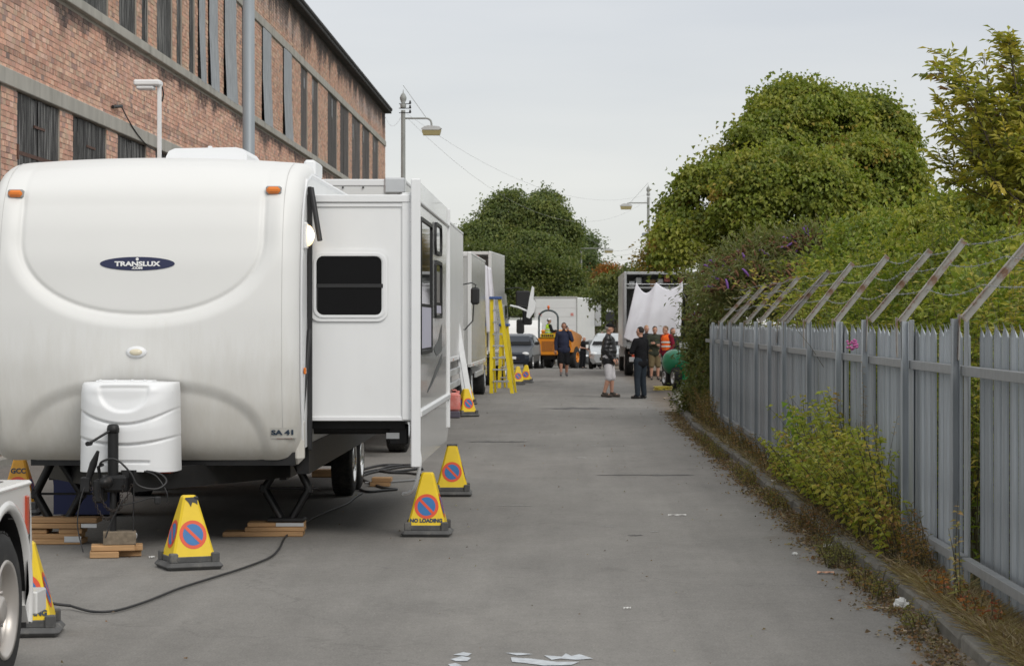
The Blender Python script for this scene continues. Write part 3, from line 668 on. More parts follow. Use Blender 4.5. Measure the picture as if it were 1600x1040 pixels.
for px, py_1 in ((12, 306), (420, 300.5)):
    u, z = px_u(px)+ (0.0), H_CAM+(505-py_1)/194+.02; y = nose_at(u, z-.05)
    mb = MB(); mb.box(u-.062, u+.062, y-.010, y+.06, z-.040, z+.030, bev=.012); bz = mb.build('marker_light', mat('lamp_base', (.3,.3,.29), .5), tr)
    mb = MB(); mb.box(u-.056, u+.056, y-.032, y+.02, z-.034, z+.024, bev=.02); mb.build('lens', AMBER, bz)
u, z = px_u(212.5), H_CAM+(505-550)/197; y = nose_at(u, z)
mb = MB(); mb.ell((u, y, z), (.085, .03, .048)); bz = mb.build('cargo_light', WPLAST, tr)
mb = MB(); mb.ell((u, y-.022, z), (.052, .02, .026)); mb.build('lens', mat('warm_lens', (.75,.68,.52), .2), bz)
# side lamp that is lit, orange reflector, black awning arm
yl = .62; zl_ = H_CAM+(505-369)/189.5
mb = MB(); mb.box(HW-.01, HW+.02, yl-.06, yl+.06, zl_-.11, zl_+.11, bev=.01); pl_ = mb.build('porch_light', WPLAST, tr)
LIT = mat('lit_lens', (1, .72, .42), .25, emit=1.6)
mb = MB(); mb.ell((HW+.02, yl, zl_), (.055, .05, .088)); mb.build('lens', LIT, pl_)
mb = MB(); mb.ell((HW+.058, yl-.035, zl_+.0), (.022, .018, .040)); mb.build('bulb', mat('bulb_glow', (1,.85,.6), .3, emit=5), pl_)
mb = MB(); mb.box(HW, HW+.018, .50, .56, 1.385, 1.44, bev=.006); mb.build('side_reflector', AMBER, tr)
AB = mat('black_trim', (.02,.02,.022), .5)
mb = MB(); mb.box(HW+.0, HW+.035, .80, .855, .75, 2.93, bev=.006); mb.tube([(HW+.03,.80,2.92),(HW+.11,.72,2.48)], .022, 6); mb.tube([(HW-.03,.6,1.0),(HW+.02,.78,1.75)], .02, 6); mb.build('awning_arm', AB, tr)
# roof gear
mb = MB(); c = (.25, 2.6); 
mb.prism([(-.37,3.13),(-.36,3.27),(-.335,3.32),(-.28,3.345),(.26,3.355),(.32,3.34),(.355,3.29),(.36,3.13)], 2.15, 3.1, axis=1); mb.v = [(v[0]+c[0]-.04, v[1], v[2]) for v in mb.v]
ac = mb.build('roof_air_conditioner', WPLAST, tr)
mb = MB(); mb.box(c[0]-.44, c[0]+.36, 2.1, 3.15, 3.14, 3.19, bev=.02); mb.build('skirt', ALUW, ac)
mb = MB(); mb.box(HW-.11, HW-.01, 1.5, 2.1, 3.06, 3.20, bev=.02); mb.build('roof_vent', WPLAST, tr)
mb = MB(); mb.box(.03, .07, 3.4, 3.44, 3.15, 3.46, bev=.006); mb.build('vent_pipe', WPLAST, tr)
# slide-out room
SX0, SX1, SY0, SY1, SZ0, SZ1 = HW-.03, 2.113, .88, 5.75, 1.007, 2.853
mb = MB(); mb.box(SX0, SX1-.02, SY0, SY1, SZ0, SZ1, bev=.004); so_ = mb.build('slide_out', ALUW, tr)
mb = MB(); mb.box(SX0, SX1-.02, SY0-.03, SY1, SZ1-.05, SZ1+.012, bev=.006); mb.box(SX0, SX1-.01, SY0-.012, SY0+.03, SZ0-.015, SZ0+.02, bev=.004)
mb.box(SX1-.09, SX1-.0, SY0-.02, SY0+.05, SZ0-.01, SZ1+.03, bev=.008); mb.box(SX0, SX1-.05, SY0-.014, SY0, SZ1-.085, SZ1-.055); mb.build('edge_trim', WPLAST, so_)
# outer skin with its windows
ox = SX1; zb0, zt0 = .62, 2.985
mb = MB(); mb.prism([(SY0-.06, zb0), (SY1-.25, zb0-.02), (SY1+.05, zb0+.06), (SY1+.05, zt0), (SY0-.06, zt0)], ox, ox+.05, axis=0); ow = mb.build('outer_wall', mat('gloss_white_panel', (.74,.745,.74), .12, var=.03, vs=2, coat=.4), tr)
mb = MB(); mb.box(ox-.01, ox+.07, SY0-.075, SY0-.045, zb0-.01, zt0+.01, bev=.008); mb.box(ox, ox+.068, SY0-.06, SY1+.05, zt0-.19, zt0-.165, bev=.006); mb.box(ox+.045, ox+.075, SY0+.05, SY1+.05, 1.02, 1.075, bev=.008)
mb.box(ox-.0, ox+.07, SY1+.03, SY1+.07, zb0+.1, zt0, bev=.006); mb.build('edge_trim', WPLAST, ow)
mb = MB()
for z in np.arange(.72, 2.9, .12): mb.ell((ox-.012, SY0-.03+.0, z), (.006,.006,.006), nu=6, nv=4)
mb.build('rivets', ALU, ow)
def rrect(y0, y1, z0, z1, r, n=5):
    o_ = []
    for cy_, cz_, a in ((y1-r, z1-r, 0), (y0+r, z1-r, PI/2), (y0+r, z0+r, PI), (y1-r, z0+r, 1.5*PI)):
        for k in range(n+1): t = a+PI/2*k/n; o_.append((cy_+r*math.cos(t), cz_+r*math.sin(t)))
    return o_
def frame_ring(mbx, outer, inner, place):
    n = len(outer); vs = [place(p, 0) for p in outer]+[place(p, 1) for p in outer]+[place(p, 1) for p in inner]+[place(p, 0) for p in inner]
    fs = []
    for k in range(n):
        j = (k+1) % n
        fs += [(k, j, n+j, n+k), (n+k, n+j, 2*n+j, 2*n+k), (2*n+k, 2*n+j, 3*n+j, 3*n+k)]
    mbx.add(vs, fs)
def window(parent, place, y0, y1, z0, z1, r=.08, fw=.035, fmat=WPLAST, gmat=GLASS, bars=(), name='window'):
    o1, o2 = rrect(y0, y1, z0, z1, r), rrect(y0+fw, y1-fw, z0+fw, z1-fw, max(.01, r-fw*.6))
    mbx = MB(); frame_ring(mbx, o1, o2, place); wn = mbx.build(name, fmat, parent)
    mbx = MB(); g = [place(p, .35) for p in o2]; mbx.add(g, [tuple(range(len(g)))]); mbx.build('pane', gmat, wn)
    if bars:
        mbx = MB()
        for bz in bars:
            a = [place((y0+fw, bz-.012), .4), place((y1-fw, bz-.012), .4), place((y1-fw, bz+.016), .9), place((y0+fw, bz+.016), .9)]; mbx.add(a, [(0,1,2,3)])
        mbx.build('glazing_bar', BLKP, wn)
    return wn
sideplace = lambda p, d: (ox+.052+.02*d, p[0], p[1])
REFW = mat('reflecting_glass', (.05,.055,.055), .03, var=.3, vs=3, spec=1)
def sy(px): return -F_PX*(TX+ox+.05)/(VX-px)-TY
CURT = mat('lilac_curtain', (.50,.49,.58), .8, var=.08, stretch=(1,9,.4))
def swin(px0, px1, py0, py1, r, bars, cz=None):
    y0, y1 = sy(px0), sy(px1); s0 = F_PX/(TY+y0); z1 = H_CAM+(VY-py0)/s0; z0 = H_CAM+(VY-py1)/s0
    wn = window(ow, sideplace, y0, y1, z0, z1, r, .03, BLKP, REFW, bars)
    if cz: m_ = MB(); m_.add([sideplace(p, .42) for p in ((y0+.04,z0+.05),(y1-.04,z0+.05),(y1-.04,cz),(y0+.04,cz))], [(0,1,2,3)]); m_.build('curtain', CURT, wn)
    return wn
swin(655, 672.5, 338, 554, .05, (1.55, 1.95), 1.95)
swin(678.5, 688, 346, 396, .12, ()); swin(678.5, 688, 406, 497, .05, (1.98,), 1.98)
mb = MB()       # grey swoosh graphic
def side_pts(l): return [(ox+.0535, sy(px), H_CAM+(VY-py)/(F_PX/(TY+sy(px)))) for px, py in l]
mb.add(side_pts([(690,505),(685,530),(677,545),(682,556),(690,548)]), [(0,1,2,3,4)]); mb.add(side_pts([(690,552),(681,575),(672,600),(667,612),(668,613),(675,600),(684,580),(690,565)]), [(0,1,2,3,4,5,6,7)]); mb.build('swoosh_graphic', mat('grey_decal', (.16,.165,.175), .3, var=.2, vs=6), ow)
# front-facing slide window
fp = lambda p, d: (p[0], SY0-.006-.022*d, p[1])
s_ = F_PX/(TY+SY0); fx = lambda px: (px-VX)/s_-TX; fz = lambda py: H_CAM+(VY-py)/s_
window(so_, lambda p, d: (p[0], SY0-.004-.014*d, p[1]), fx(484), fx(606), fz(502), fz(391), .085, .05, ALUW)
wn = window(so_, fp, fx(490.5), fx(603), fz(496), fz(395.5), .075, .022, WPLAST, GLASS, ())
mb = MB(); mb.box(fx(494), fx(599), SY0-.028, SY0-.012, fz(449.5), fz(443.5), bev=.003); mb.box(fx(495), fx(497), SY0-.02, SY0-.012, fz(488), fz(448)); mb.build('glazing_bar', BLKP, wn)
BLIND = mat('dark_blind', (.11,.115,.12), .6, var=.7, vs=5, stretch=(14,1,.3))
mb = MB()
for k in range(12): xx = fx(500)+k*.045; mb.box(xx, xx+.035, SY0-.0135, SY0-.0125, fz(484), fz(452))
mb.build('blind', BLIND, wn)
# chassis
mb = MB(); mb.box(-.93, 1.2, .32, 9.2, .655, .76); mb.build('underbelly', BLK, tr)
mb = MB()
jy = -.50
for sx in (-1, 1):
    a = Vector((.02*sx, jy+.05, .58)); b_ = Vector((sx*1.02, 1.35, .58)); d = (b_-a).normalized(); nrm = Vector((-d.y, d.x, 0))*.03
    vs = []
    for q in (a, b_):
        for z_ in (-.085, .085):
            for sg in (-1, 1): vs.append(q+nrm*sg+Vector((0,0,z_)))
    mb.add(vs, [(0,1,3,2),(4,6,7,5),(0,4,5,1),(2,3,7,6),(0,2,6,4),(1,5,7,3)])
    mb.box(sx*.98-.03, sx*.98+.03, 1.35, 9.0, .47, .66)
mb.build('drawbar', BLK, tr)
mb = MB(); px_j = px_u(195)
mb.tube([(px_j, jy, .14), (px_j, jy, .62)], .026, 12); mb.tube([(px_j, jy, .60), (px_j, jy, .98)], .042, 14); mb.lathe([(0,0),(.047,0),(.049,.03),(.044,.055),(.03,.068),(0,.07)], (px_j, jy, .955), n=14)
jk = mb.build('tongue_jack', BLK, tr)
mb = MB(); mb.tube([(px_j, jy-.02, .985), (px_j-.155, jy-.12, .885)], .010, 8); mb.tube([(px_j-.155, jy-.09, .88), (px_j-.165, jy-.17, .88)], .018, 8); mb.build('crank_handle', BLK, jk)
mb = MB(); mb.box(px_j-.10, px_j+.11, jy-.06, jy+.25, .50, .63, bev=.02); mb.ell((px_j-.03, jy-.12, .585), (.05,.10,.05)); mb.tube([(px_j-.08, jy-.1, .61), (px_j-.09, jy-.12, .70), (px_j-.05, jy-.14, .72)], .014, 6); mb.box(px_j-.14, px_j-.06, jy-.1, jy+.1, .42, .6, bev=.015); mb.build('coupler', BLK, tr)
mb = MB()
for k, (x0, x1, dp) in enumerate(((-.16,.10,.28), (-.12,.16,.22))):
    pts = [Vector((px_j+x0+(x1-x0)*t, jy-.08-.03*math.sin(6*t), .58-4*dp*t*(1-t))) for t in np.linspace(0,1,27)]
    for q in range(0, 26):
        p = pts[q]; d = (pts[q+1]-p).normalized(); o2 = d.cross(Vector((0,1,0)) if q % 2 else Vector((1,.5,0))).normalized()*.010
        mb.tube([p-d*.004, p+o2, p+d*.018+o2*.6, p+d*.02, p+d*.018-o2, p-o2, p-d*.004], .0035, 4)
mb.build('safety_chain', mat('dark_chain', (.05,.04,.035), .6, .4, var=.3, vs=30), tr)
mb = MB(); CB = lambda pts, r=.008, n=6: mb.tube(pts, r, n)
def spl(pts, k=8):
    P_ = [Vector(p) for p in pts]; o_ = []
    for i in range(len(P_)-1):
        a, b, c, d = P_[max(i-1,0)], P_[i], P_[i+1], P_[min(i+2, len(P_)-1)]
        for q in range(k):
            t = q/k; o_.append(.5*((2*b)+(c-a)*t+(2*a-5*b+4*c-d)*t*t+(3*b-a-3*c+d)*t**3))
    return o_+[P_[-1]]
CB(spl([(px_j-.09,jy-.1,.66),(px_j-.06,jy-.15,.74),(px_j+.05,jy-.16,.76),(px_j+.16,jy-.15,.66),(px_j+.22,jy-.14,.56),(px_j+.35,jy-.1,.53),(px_j+.42,jy-.05,.58),(px_j+.36,jy,.64),(px_j+.2,jy+.1,.66)]), .0085)
CB(spl([(px_j+.24,jy,.66),(px_j+.34,jy-.02,.62),(px_j+.42,jy-.04,.50),(px_j+.42,jy-.03,.42)]), .006)
CB(spl([(px_j+.06,jy-.1,.40),(px_j+.2,jy-.08,.43),(px_j+.3,jy-.06,.46),(px_j+.36,jy-.05,.45)]), .006); mb.box(px_j+.33, px_j+.38, jy-.08, jy-.03, .41, .47, bev=.01)
CB(spl([(px_j-.18,jy-.05,.62),(px_j-.23,jy-.1,.45),(px_j-.25,jy-.12,.25),(px_j-.20,jy-.15,.05)]), .005)
CB(spl([(px_j+.10,jy-.12,.45),(px_j+.02,jy-.14,.3),(px_j-.03,jy-.15,.16)]), .005); CB([(px_j+.16,jy,.6),(px_j+.155,jy,.2)], .006)
mb.build('tow_cable', BLKP, tr)
mb = MB(); mb.tube([(px_j-.2,jy-.05,.55),(px_j-.14,jy-.06,.72),(px_j-.10,jy-.08,.82)], [.02,.03,.012], 6); mb.box(px_j-.24,px_j-.16,jy-.08,jy-.02,.50,.62,bev=.01); mb.build('breakaway_lever', BLK, tr)
mb = MB(); R = Matrix.Rotation(.2, 3, 'Z'); tp = [(px_j+.155+.03*math.cos(t), jy-.01, .165+.03*math.sin(t)) for t in np.linspace(0, 2*PI, 14)]; mb.tube(tp, .005, 5); mb.build('pull_ring', ALU, tr)
# propane bottle cover
cu_, hw_ = px_u(208), .385
P = []; z0c, z1c = .640, 1.335
zs = np.r_[np.linspace(z0c, z1c-.08, 84), [z1c-.08+.08*math.sin(t) for t in np.linspace(.1, PI/2, 8)]]
for a in np.linspace(-PI/2, PI/2, 90):
    s = math.sin(a); x = hw_*np.sign(s)*abs(s)**.62; y = -.44+.42*(1-abs(math.cos(a))**.55)
    col = []
    for k, z in enumerate(zs):
        un = x/hw_; rnd = 0
        if z > z1c-.08: rnd = 1-math.sqrt(max(0, 1-((z-z1c+.08)/.0801)**2))
        ins = rnd*.09
        for g in (1.003+.127*abs(un)**1.8, .845+.068*abs(un)**1.8):
            ins += .016*math.exp(-((z-g)/.009)**2)-.012*float(sstep((z-g)/.02)-sstep((z-g-.1)/.1))
        # scooped recess, upper centre
        q = (un/.55)**2+((z-1.28)/.19)**2
        if z < 1.30 and q < 1: ins += .022*float(sstep((1-q)*4))
        # slot
        if abs(x-.02) < .175 and abs(z-.715) < .011: ins += .02
        tp_ = 1-.03*(z-z0c)/(z1c-z0c)
        col.append((cu_+x*tp_*(1-ins*.35), y+ins*(.3+.7*abs(math.cos(a))), z+.012*math.cos(un*1.4)))
    P.append(col)
mb = MB(); grid_mesh(mb, P)
tops = [p[-1] for p in P]; mb.add(tops+[(cu_, -.2, z1c+.02)], [(i, i+1, len(tops)) for i in range(len(tops)-1)], smooth=True)
mb.v = [(v[0], v[1], v[2]) for v in mb.v]; cov = mb.build('propane_cover', WPLAST, tr)
mb = MB(); mb.box(cu_-.24, cu_+.2, -.30, -.1, z1c+.005, z1c+.02, bev=.004)
for xx in (-.2, -.08, .05, .15): mb.box(cu_+xx-.01, cu_+xx+.01, -.34, -.30, z1c, z1c+.028, bev=.003)
mb.build('lid_hinge', WPLAST, cov)
mb = MB()
for sx in (-1, 1):
    for zz in (.68, .78, 1.04, 1.26): mb.box(cu_+sx*.345-.014, cu_+sx*.345+.014, -.275, -.235, zz-.02, zz+.005, bev=.004); mb.box(cu_+sx*.345-.006, cu_+sx*.345+.01, -.285, -.27, zz-.012, zz+.01, bev=.003)
mb.build('latches', ALU, cov)
mb = MB(); mb.box(cu_+.1, cu_+.33, -.2, .1, .625, .645); mb.build('tray', REDL, cov)
# scissor jacks
for px, sx, yj, zp in ((92, -1, .70, .12), (448, 1, 1.3, .125)):
    cx = (px-VX)*(TY+yj)/F_PX-TX; ztop, w2 = .68, .19
    mb = MB(); mid = (ztop+zp)/2
    for a in (-1, 1):
        for dy in (-.03, .03):
            mb.tube([(cx+a*w2, yj+dy, mid), (cx+a*.05, yj+dy, zp+.03)], .03, 4); mb.tube([(cx+a*w2, yj+dy, mid), (cx+a*.03+sx*.02, yj+dy, ztop)], .03, 4)
        mb.box(cx+a*w2-.03, cx+a*w2+.03, yj-.05, yj+.05, mid-.04, mid+.04, bev=.01)
    mb.tube([(cx-w2-.04, yj, mid), (cx+w2+.08, yj, mid)], .010, 6); mb.box(cx-.16, cx+.16, yj-.09, yj+.09, zp, zp+.03, bev=.01); mb.box(cx-.10, cx+.10, yj-.06, yj+.06, ztop-.04, ztop+.02)
    mb.build('corner_jack', BLK, tr)
# axles and under-slide rails
for yy in (6.05, 6.95):
    for sx in (-1, 1): wheel(tr, (sx*1.06, yy, .345), .345, .22, sx, .60, CHROME, 8)
mb = MB()
for yy in (6.05, 6.95): mb.tube([(-1.0,yy,.345),(1.0,yy,.345)], .04, 8)
mb.box(-.9,-.84,5.4,7.6,.38,.5); mb.box(.84,.9,5.4,7.6,.38,.5); mb.build('axle', BLK, tr)
mb = MB()
for yy in (1.1, 4.9): mb.box(.9, SX1-.08, yy, yy+.10, SZ0-.09, SZ0-.012); 
mb.box(.9, SX1-.02, SY0+.02, SY1-.05, SZ0-.025, SZ0-.004); mb.tube([(1.2,1.35,.90),(SX1-.1,1.35,.90)], .04, 8); mb.box(SX1-.22, SX1-.06, SY0+.3, SY0+.42, .78, .95, bev=.01)
mb.box(HW-.1, HW, .9, 9.1, .55, .80); mb.build('slide_rail', BLK, tr)
mb = MB(); mb.box(SX1-.24, SX1-.13, SY0+.28, SY0+.30, .83, .88); mb.build('rail_plate', ALU, tr)
# water hose hanging from the outer wall
mb = MB(); mb.tube(spl([(ox+.05,SY0+.02,.75),(ox+.06,SY0+.0,.62),(ox+.0,SY0+.15,.42),(ox-.10,SY0+.35,.36)]), .015, 8); mb.build('drain_pipe', WPLAST, tr)
# ------------------------------------------------------------------ timber packing under jacks
def planks(name, label, cx, cy, items, group=None, rz=0):
    t = thing(name, label, 'timber blocks', (cx, cy, 0), rz)
    for (x0, x1, y0, y1, z0, z1, m, nm) in items: mb_ = MB(); mb_.box(x0, x1, y0, y1, z0, z1, bev=.005); mb_.build(nm, m, t)
    return t
s = 197.; cxj = TX+px_u(205)
planks('packing_timber', 'grey squared timber on two sawn offcuts beneath the trailer tongue jack', TX+px_u(200), TY-.5, [
    (-.20,.02,-.12,.06,.002,.050,WOOD,'plank'), (-.10,.19,-.02,.16,.003,.045,WOOD,'plank'), (-.19,.14,-.10,.08,.052,.098,WOOD,'plank'), (.10,.20,-.06,.12,.05,.094,WOOD,'plank'), (-.10,.15,-.10,.05,.1,.20,WOODG,'block')], rz=.18)
planks('packing_timber', 'three overlapping pine planks under the right hand corner jack of the trailer', (414-VX)*20.1/F_PX, 20.1, [
    (-.345,.33,-.13,.13,.002,.042,WOOD,'plank'), (-.16,.34,-.12,.14,.044,.08,WOOD,'plank'), (-.14,.34,-.1,.13,.082,.12,WOOD,'plank'), (.10,.335,-.105,-.1,.085,.118,ALU,'nail_plate')], rz=.04)
planks('packing_timber', 'tall uneven stack of pine planks under the left hand corner jack', (96-VX)*19.4/F_PX, 19.4, [
    (-.30,.19,-.13,.13,.002,.045,WOOD,'plank'), (-.30,.17,-.12,.14,.047,.085,WOOD,'plank'), (-.30,-.10,-.1,.13,.087,.125,WOOD,'plank'), (.0,.19,-.11,.12,.087,.128,WOOD,'plank'), (-.31,.18,-.12,.12,.130,.17,WOOD,'plank'), (-.25,.31,-.1,.13,.172,.215,WOOD,'plank'), (.05,.19,-.136,-.131,.02,.07,ALU,'nail_plate'), (.18,.31,-.106,-.101,.135,.17,ALU,'nail_plate')])
planks('wheel_chock', 'short timber chocks behind the trailer wheel near the coiled cables', -2.05, 26.2, [(-.12,.1,-.1,.1,.002,.05,WOOD,'block'), (-.1,.12,-.08,.1,.052,.10,WOOD,'block')])
planks('wheel_chock', 'timber block seen under the trailer between jack and wheel', -2.78, 27.8, [(-.2,.2,-.1,.1,.002,.09,WOOD,'block')])
t = thing('blue_crate', 'dark blue plastic crate in the shadow under the trailer nose', 'crate', ((136-VX)*22.3/F_PX, 22.3, 0))
mb = MB(); mb.prism([(-.22,.02),(-.24,.02),(-.28,.36),(-.30,.36),(-.30,.38),(-.265,.38),(-.225,.035),(.225,.035),(.265,.38),(.30,.38),(.30,.36),(.28,.36),(.24,.02)], -.2, .2, axis=1); mb.box(-.27,.27,-.21,-.19,.02,.37); mb.box(-.27,.27,.19,.21,.02,.37); mb.build('shell', BLUEP, t)
# ------------------------------------------------------------------ cones
def make_cone(name, label, word=None, ymat=CONEY, torn=False, cap=None):
    t = thing(name, label, 'traffic cone', (0,0,0), 0, 'no waiting cones along the vehicles')
    mb = MB(); mb.box(-.21,.21,-.21,.21,0,.055, bev=.025); mb.box(-.165,.165,-.165,.165,.05,.10, bev=.008)
    for a in (-1,1):
        for b in (-1,1): mb.box(a*.155-.03, a*.155+.03, b*.155-.03, b*.155+.03, .05, .125, bev=.008)
    mb.build('base', CONEB, t)
    zb, zt, rb_, rt = .095, .535, .160, .052; mb = MB()
    c = .016; lv = []
    for z, r in ((zb, rb_), (zt-.012, rt), (zt, rt-.01)):
        lv.append([(x, y, z) for x, y in ((r-c,-r),(r,-r+c),(r,r-c),(r-c,r),(-r+c,r),(-r,r-c),(-r,-r+c),(-r+c,-r))])
    mb.add(lv[0]+lv[1]+lv[2], [(i, (i+1) % 8, 8+(i+1) % 8, 8+i) for i in range(8)]+[(8+i, 8+(i+1) % 8, 16+(i+1) % 8, 16+i) for i in range(8)]+[tuple(range(16,24))])
    mb.build('body', ymat, t)
    if cap: mb = MB(); mb.box(-rt-.003,rt+.003,-rt-.003,rt+.003,zt-.014,zt+.006,bev=.004); mb.build('cap', cap, t)
    sl_ = (rb_-rt)/(zt-.012-zb); ny = 1/math.hypot(1, sl_)
    def face(k, off):
        R = Matrix.Rotation(k*PI/2, 3, 'Z')
        return lambda u, v: tuple(R @ Vector((u, -(rb_-sl_*(v*ny))-off, zb+v*ny)))
    zc = .165
    for k in range(4):
        mb = MB(); f1, f2, f3 = face(k, .002), face(k, .0035), face(k, .0048); n = 32
        mb.add([f1(0,zc)]+[f1(.102*math.cos(2*PI*q/n), zc+.106*math.sin(2*PI*q/n)) for q in range(n)], [(0,1+q,1+(q+1) % n) for q in range(n)], 0)
        mb.add([f2(0,zc)]+[f2(.076*math.cos(2*PI*q/n), zc+.080*math.sin(2*PI*q/n)) for q in range(n)], [(0,1+q,1+(q+1) % n) for q in range(n)], 1)
        a = math.radians(135); dx, dy = math.cos(a), math.sin(a); px_, py_ = -dy*.0115, dx*.0115
        mb.add([f3(dx*.079+px_, zc+dy*.082+py_), f3(-dx*.079+px_, zc-dy*.082+py_), f3(-dx*.079-px_, zc-dy*.082-py_), f3(dx*.079-px_, zc+dy*.082-py_)], [(0,1,2,3)], 0)
        mb.build('no_waiting_sign', [SRED, SBLUE], t)
        if word and k == 0:
            mb = MB(); zz = .030 if word == 'NO LOADING' else .305
            text_into(mb, word, .043 if word == 'NO LOADING' else .066, lambda u, v: face(0, .0045)(u, zz+v), sx=1.0, bold=.0026); mb.build('lettering', LETB, t)
    if torn:
        mb = MB(); f = face(0, .003); mb.add([f(-.045,.43), f(-.02,.405), f(-.002,.37), f(.010,.405), f(.03,.40), f(.048,.385), f(.05,.425), f(.044,.445), f(-.04,.44)], [(0,1,2,3,4,5,6,7,8)]); mb.box(.02,.06,-.06,-.02,.50,.53, bev=.01); mb.build('torn_patch', BLKP, t)
    return t
def put(t, px, py, rz=0, z=None):
    x, y = gp(px, py); t.location = (x, y+.2, gz(y)); t.rotation_euler = (0,0,rz); return t
cA = put(make_cone('no_loading_cone', 'nearest upright yellow cone reading NO LOADING in front of the slide-out room', 'NO LOADING'), 666, 839, -.02)
cB = put(make_cone('no_waiting_cone', 'yellow cone with black top standing just behind the NO LOADING cone', cap=CONEB), 705, 776, .03)
cC = put(make_cone('no_waiting_cone', 'yellow cone with a torn black patch at its top beside the trailer jack', torn=True), 288, 891, .42)
cD = dup(cA, None, None, 'cone with NO LOADING letters half hidden behind the white pickup wheel'); cD.location = (-3.14, 13.75, 0); cD.rotation_euler = (0,0,.12)
cE = make_cone('police_cone', 'faded orange cone lettered GCC behind the pickup and left of the blue crate', 'GCC', CONEO); cE.location = (-5.17, 22.4, 0); cE.rotation_euler = (0,0,.05)
c0 = make_cone('no_waiting_cone', 'small yellow cone at the foot of the leaning boards by the red container'); put(c0, 727, 651, .5)
dup(c0, None, 1.3, 'faded cone partly hidden behind the leaning boards'); o = [x for x in COL.objects if x.get('label') == 'faded cone partly hidden behind the leaning boards'][0]; put(o, 728, 632, .3)
g1 = dup(c0, label='left one of the two far yellow cones right of the stepladder foot'); put(g1, 809, 601, .1)
g2 = dup(c0, label='right one of the two far yellow cones right of the stepladder foot'); put(g2, 822, 598, -.1)
# ------------------------------------------------------------------ cables on the ground
CAB = mat('black_cable', (.025,.025,.026), .55, var=.2)
def ground_cable(label, pts, r=.014, z=.016, m=CAB):
    P_ = [Vector((*gp(px, py), z+dz)) for px, py, dz in pts]; c = P_[0].copy(); mb = MB(); mb.tube([p-c for p in spl(P_, 10)], r, 7); o = mb.build('power_cable', m); o.location = c; tag(o, label, 'cable'); return o
ground_cable('long black power cable snaking over the road from trailer to the white pickup', [(566,772,0),(556,778,0),(540,790,0),(500,806,0),(468,824,0),(447,840,0),(436,860,0),(420,874,0),(380,890,0),(330,906,0),(280,922,0),(230,942,0),(190,955,0),(165,959,0),(140,958,0),(110,952,.01)], .0085)
x_, y_ = gp(110,952); mb = MB(); mb.tube(spl([(x_,y_,.026),(x_-.13,y_-.03,.05),(x_-.25,y_-.15,.13),(x_-.33,y_-.3,.22),(x_-.40,y_-.5,.33)]), .0095, 7); tag(mb.build('power_cable', CAB), 'black cable end rising from the road to the rear of the white pickup', 'cable')
ground_cable('black cable loop lying behind the cone beside the trailer wheel', [(562,766,0),(575,770,0),(600,768,0),(620,766,0),(600,764,0),(570,752,0),(566,745,0),(590,738,0),(630,731,0),(656,731,0)], .014)
ground_cable('second black cable passing behind the NO LOADING cone from the wheel', [(560,742,0),(590,737,.01),(610,740,0),(640,741,0),(665,745,0),(675,750,0)], .014)
ground_cable('grey cable running from the wheel to behind the NO LOADING cone', [(570,756,0),(600,755,0),(630,753,0),(662,750,0)], .012, m=mat('grey_cable', (.2,.2,.2), .5))
ground_cable('thick black cable coil beside the drain pipe of the slide-out', [(565,735,0),(600,728,0),(640,729,0),(655,733,0),(620,738,0),(592,737,0),(610,730,0),(650,728,0),(660,735,0)], .016)
# ------------------------------------------------------------------ white pickup at the left edge
TP = (-2.765, 12.25)
pk = thing('white_pickup', 'rear quarter of a white pickup with alloy wheel cut off by the left edge', 'pickup', (TP[0]-.95, 9.3, 0))
def lp(mb_): return mb_.shift((TP[0]-.95, 9.3, 0))
PAINT = mat('white_car_paint', (.78,.775,.76), .18, var=.02, coat=.6)
X1, X0 = TP[0], TP[0]-1.9
arc = [(11.71+.485*math.cos(t), .40+.475*math.sin(t)*1.0) for t in np.linspace(-.30, PI+.30, 24)]
def bedside(mbx, xa, xb):
    pts = [(12.24,.46)]+[(12.26,.62),(12.22,.93),(12.18,.975)]+[(9.55,.995),(9.55,.38)]+[(p[0],p[1]) for p in arc[::-1]]+[(12.1,.36)]
    mbx.prism(pts, xa, xb, axis=0)
for xa, xb in ((X1-.05, X1), (X0, X0+.05)):
    mb = MB(); bedside(mb, xa, xb); lp(mb).build('side_panel', PAINT, pk)
mb = MB(); sgn = 1
P = []
for t in np.linspace(-.28, PI+.28, 30):
    P.append([(X1+dx, 11.71+r_*math.cos(t), .40+r_*.985*math.sin(t)) for r_, dx in ((.53,0),(.52,.010),(.50,.016),(.482,.010),(.476,-.02))])
grid_mesh(mb, P); lp(mb).build('wheel_arch_lip', PAINT, pk)
mb = MB(); mb.box(X0+.05, X1-.05, 12.20, 12.25, .45, .965, bev=.01); lp(mb).build('tailgate', PAINT, pk)
mb = MB()
P = []
for t in np.linspace(-.35, PI+.35, 20): P.append([(X1-dx, 11.71+.48*math.cos(t), .40+.475*math.sin(t)) for dx in (.01, .40)])
grid_mesh(mb, P); mb.box(X1-.42, X1-.40, 11.1, 12.2, .1, .9); mb.box(X0+.2, X1-.3, 7.0, 12.1, .35, .45); lp(mb).build('wheel_well', BLKP, pk)
mb = MB(); mb.box(X0+.06, X1-.06, 9.6, 12.18, .90, .93); lp(mb).build('bed_cover', mat('grey_tonneau', (.13,.12,.115), .7, var=.1), pk)
mb = MB(); mb.box(X0-.01, X1+.01, 9.6, 12.21, .965, .995, bev=.012); mb.box(X0+.1, X1-.10, 9.75, 12.05, .994, .998, m=1); lp(mb).build('bed_rail', [PAINT, mat('dark_bed_liner', (.10,.09,.085), .8)], pk)  # white rim with the dark tonneau sheet inside it
mb = MB(); mb.box(X0+.02, X1-.13, 12.27, 12.42, .36, .50, bev=.03); mb.box(X1-.12, X1+.02, 12.28, 12.5, .29, .41, bev=.008); lp(mb).build('bumper', PAINT, pk)
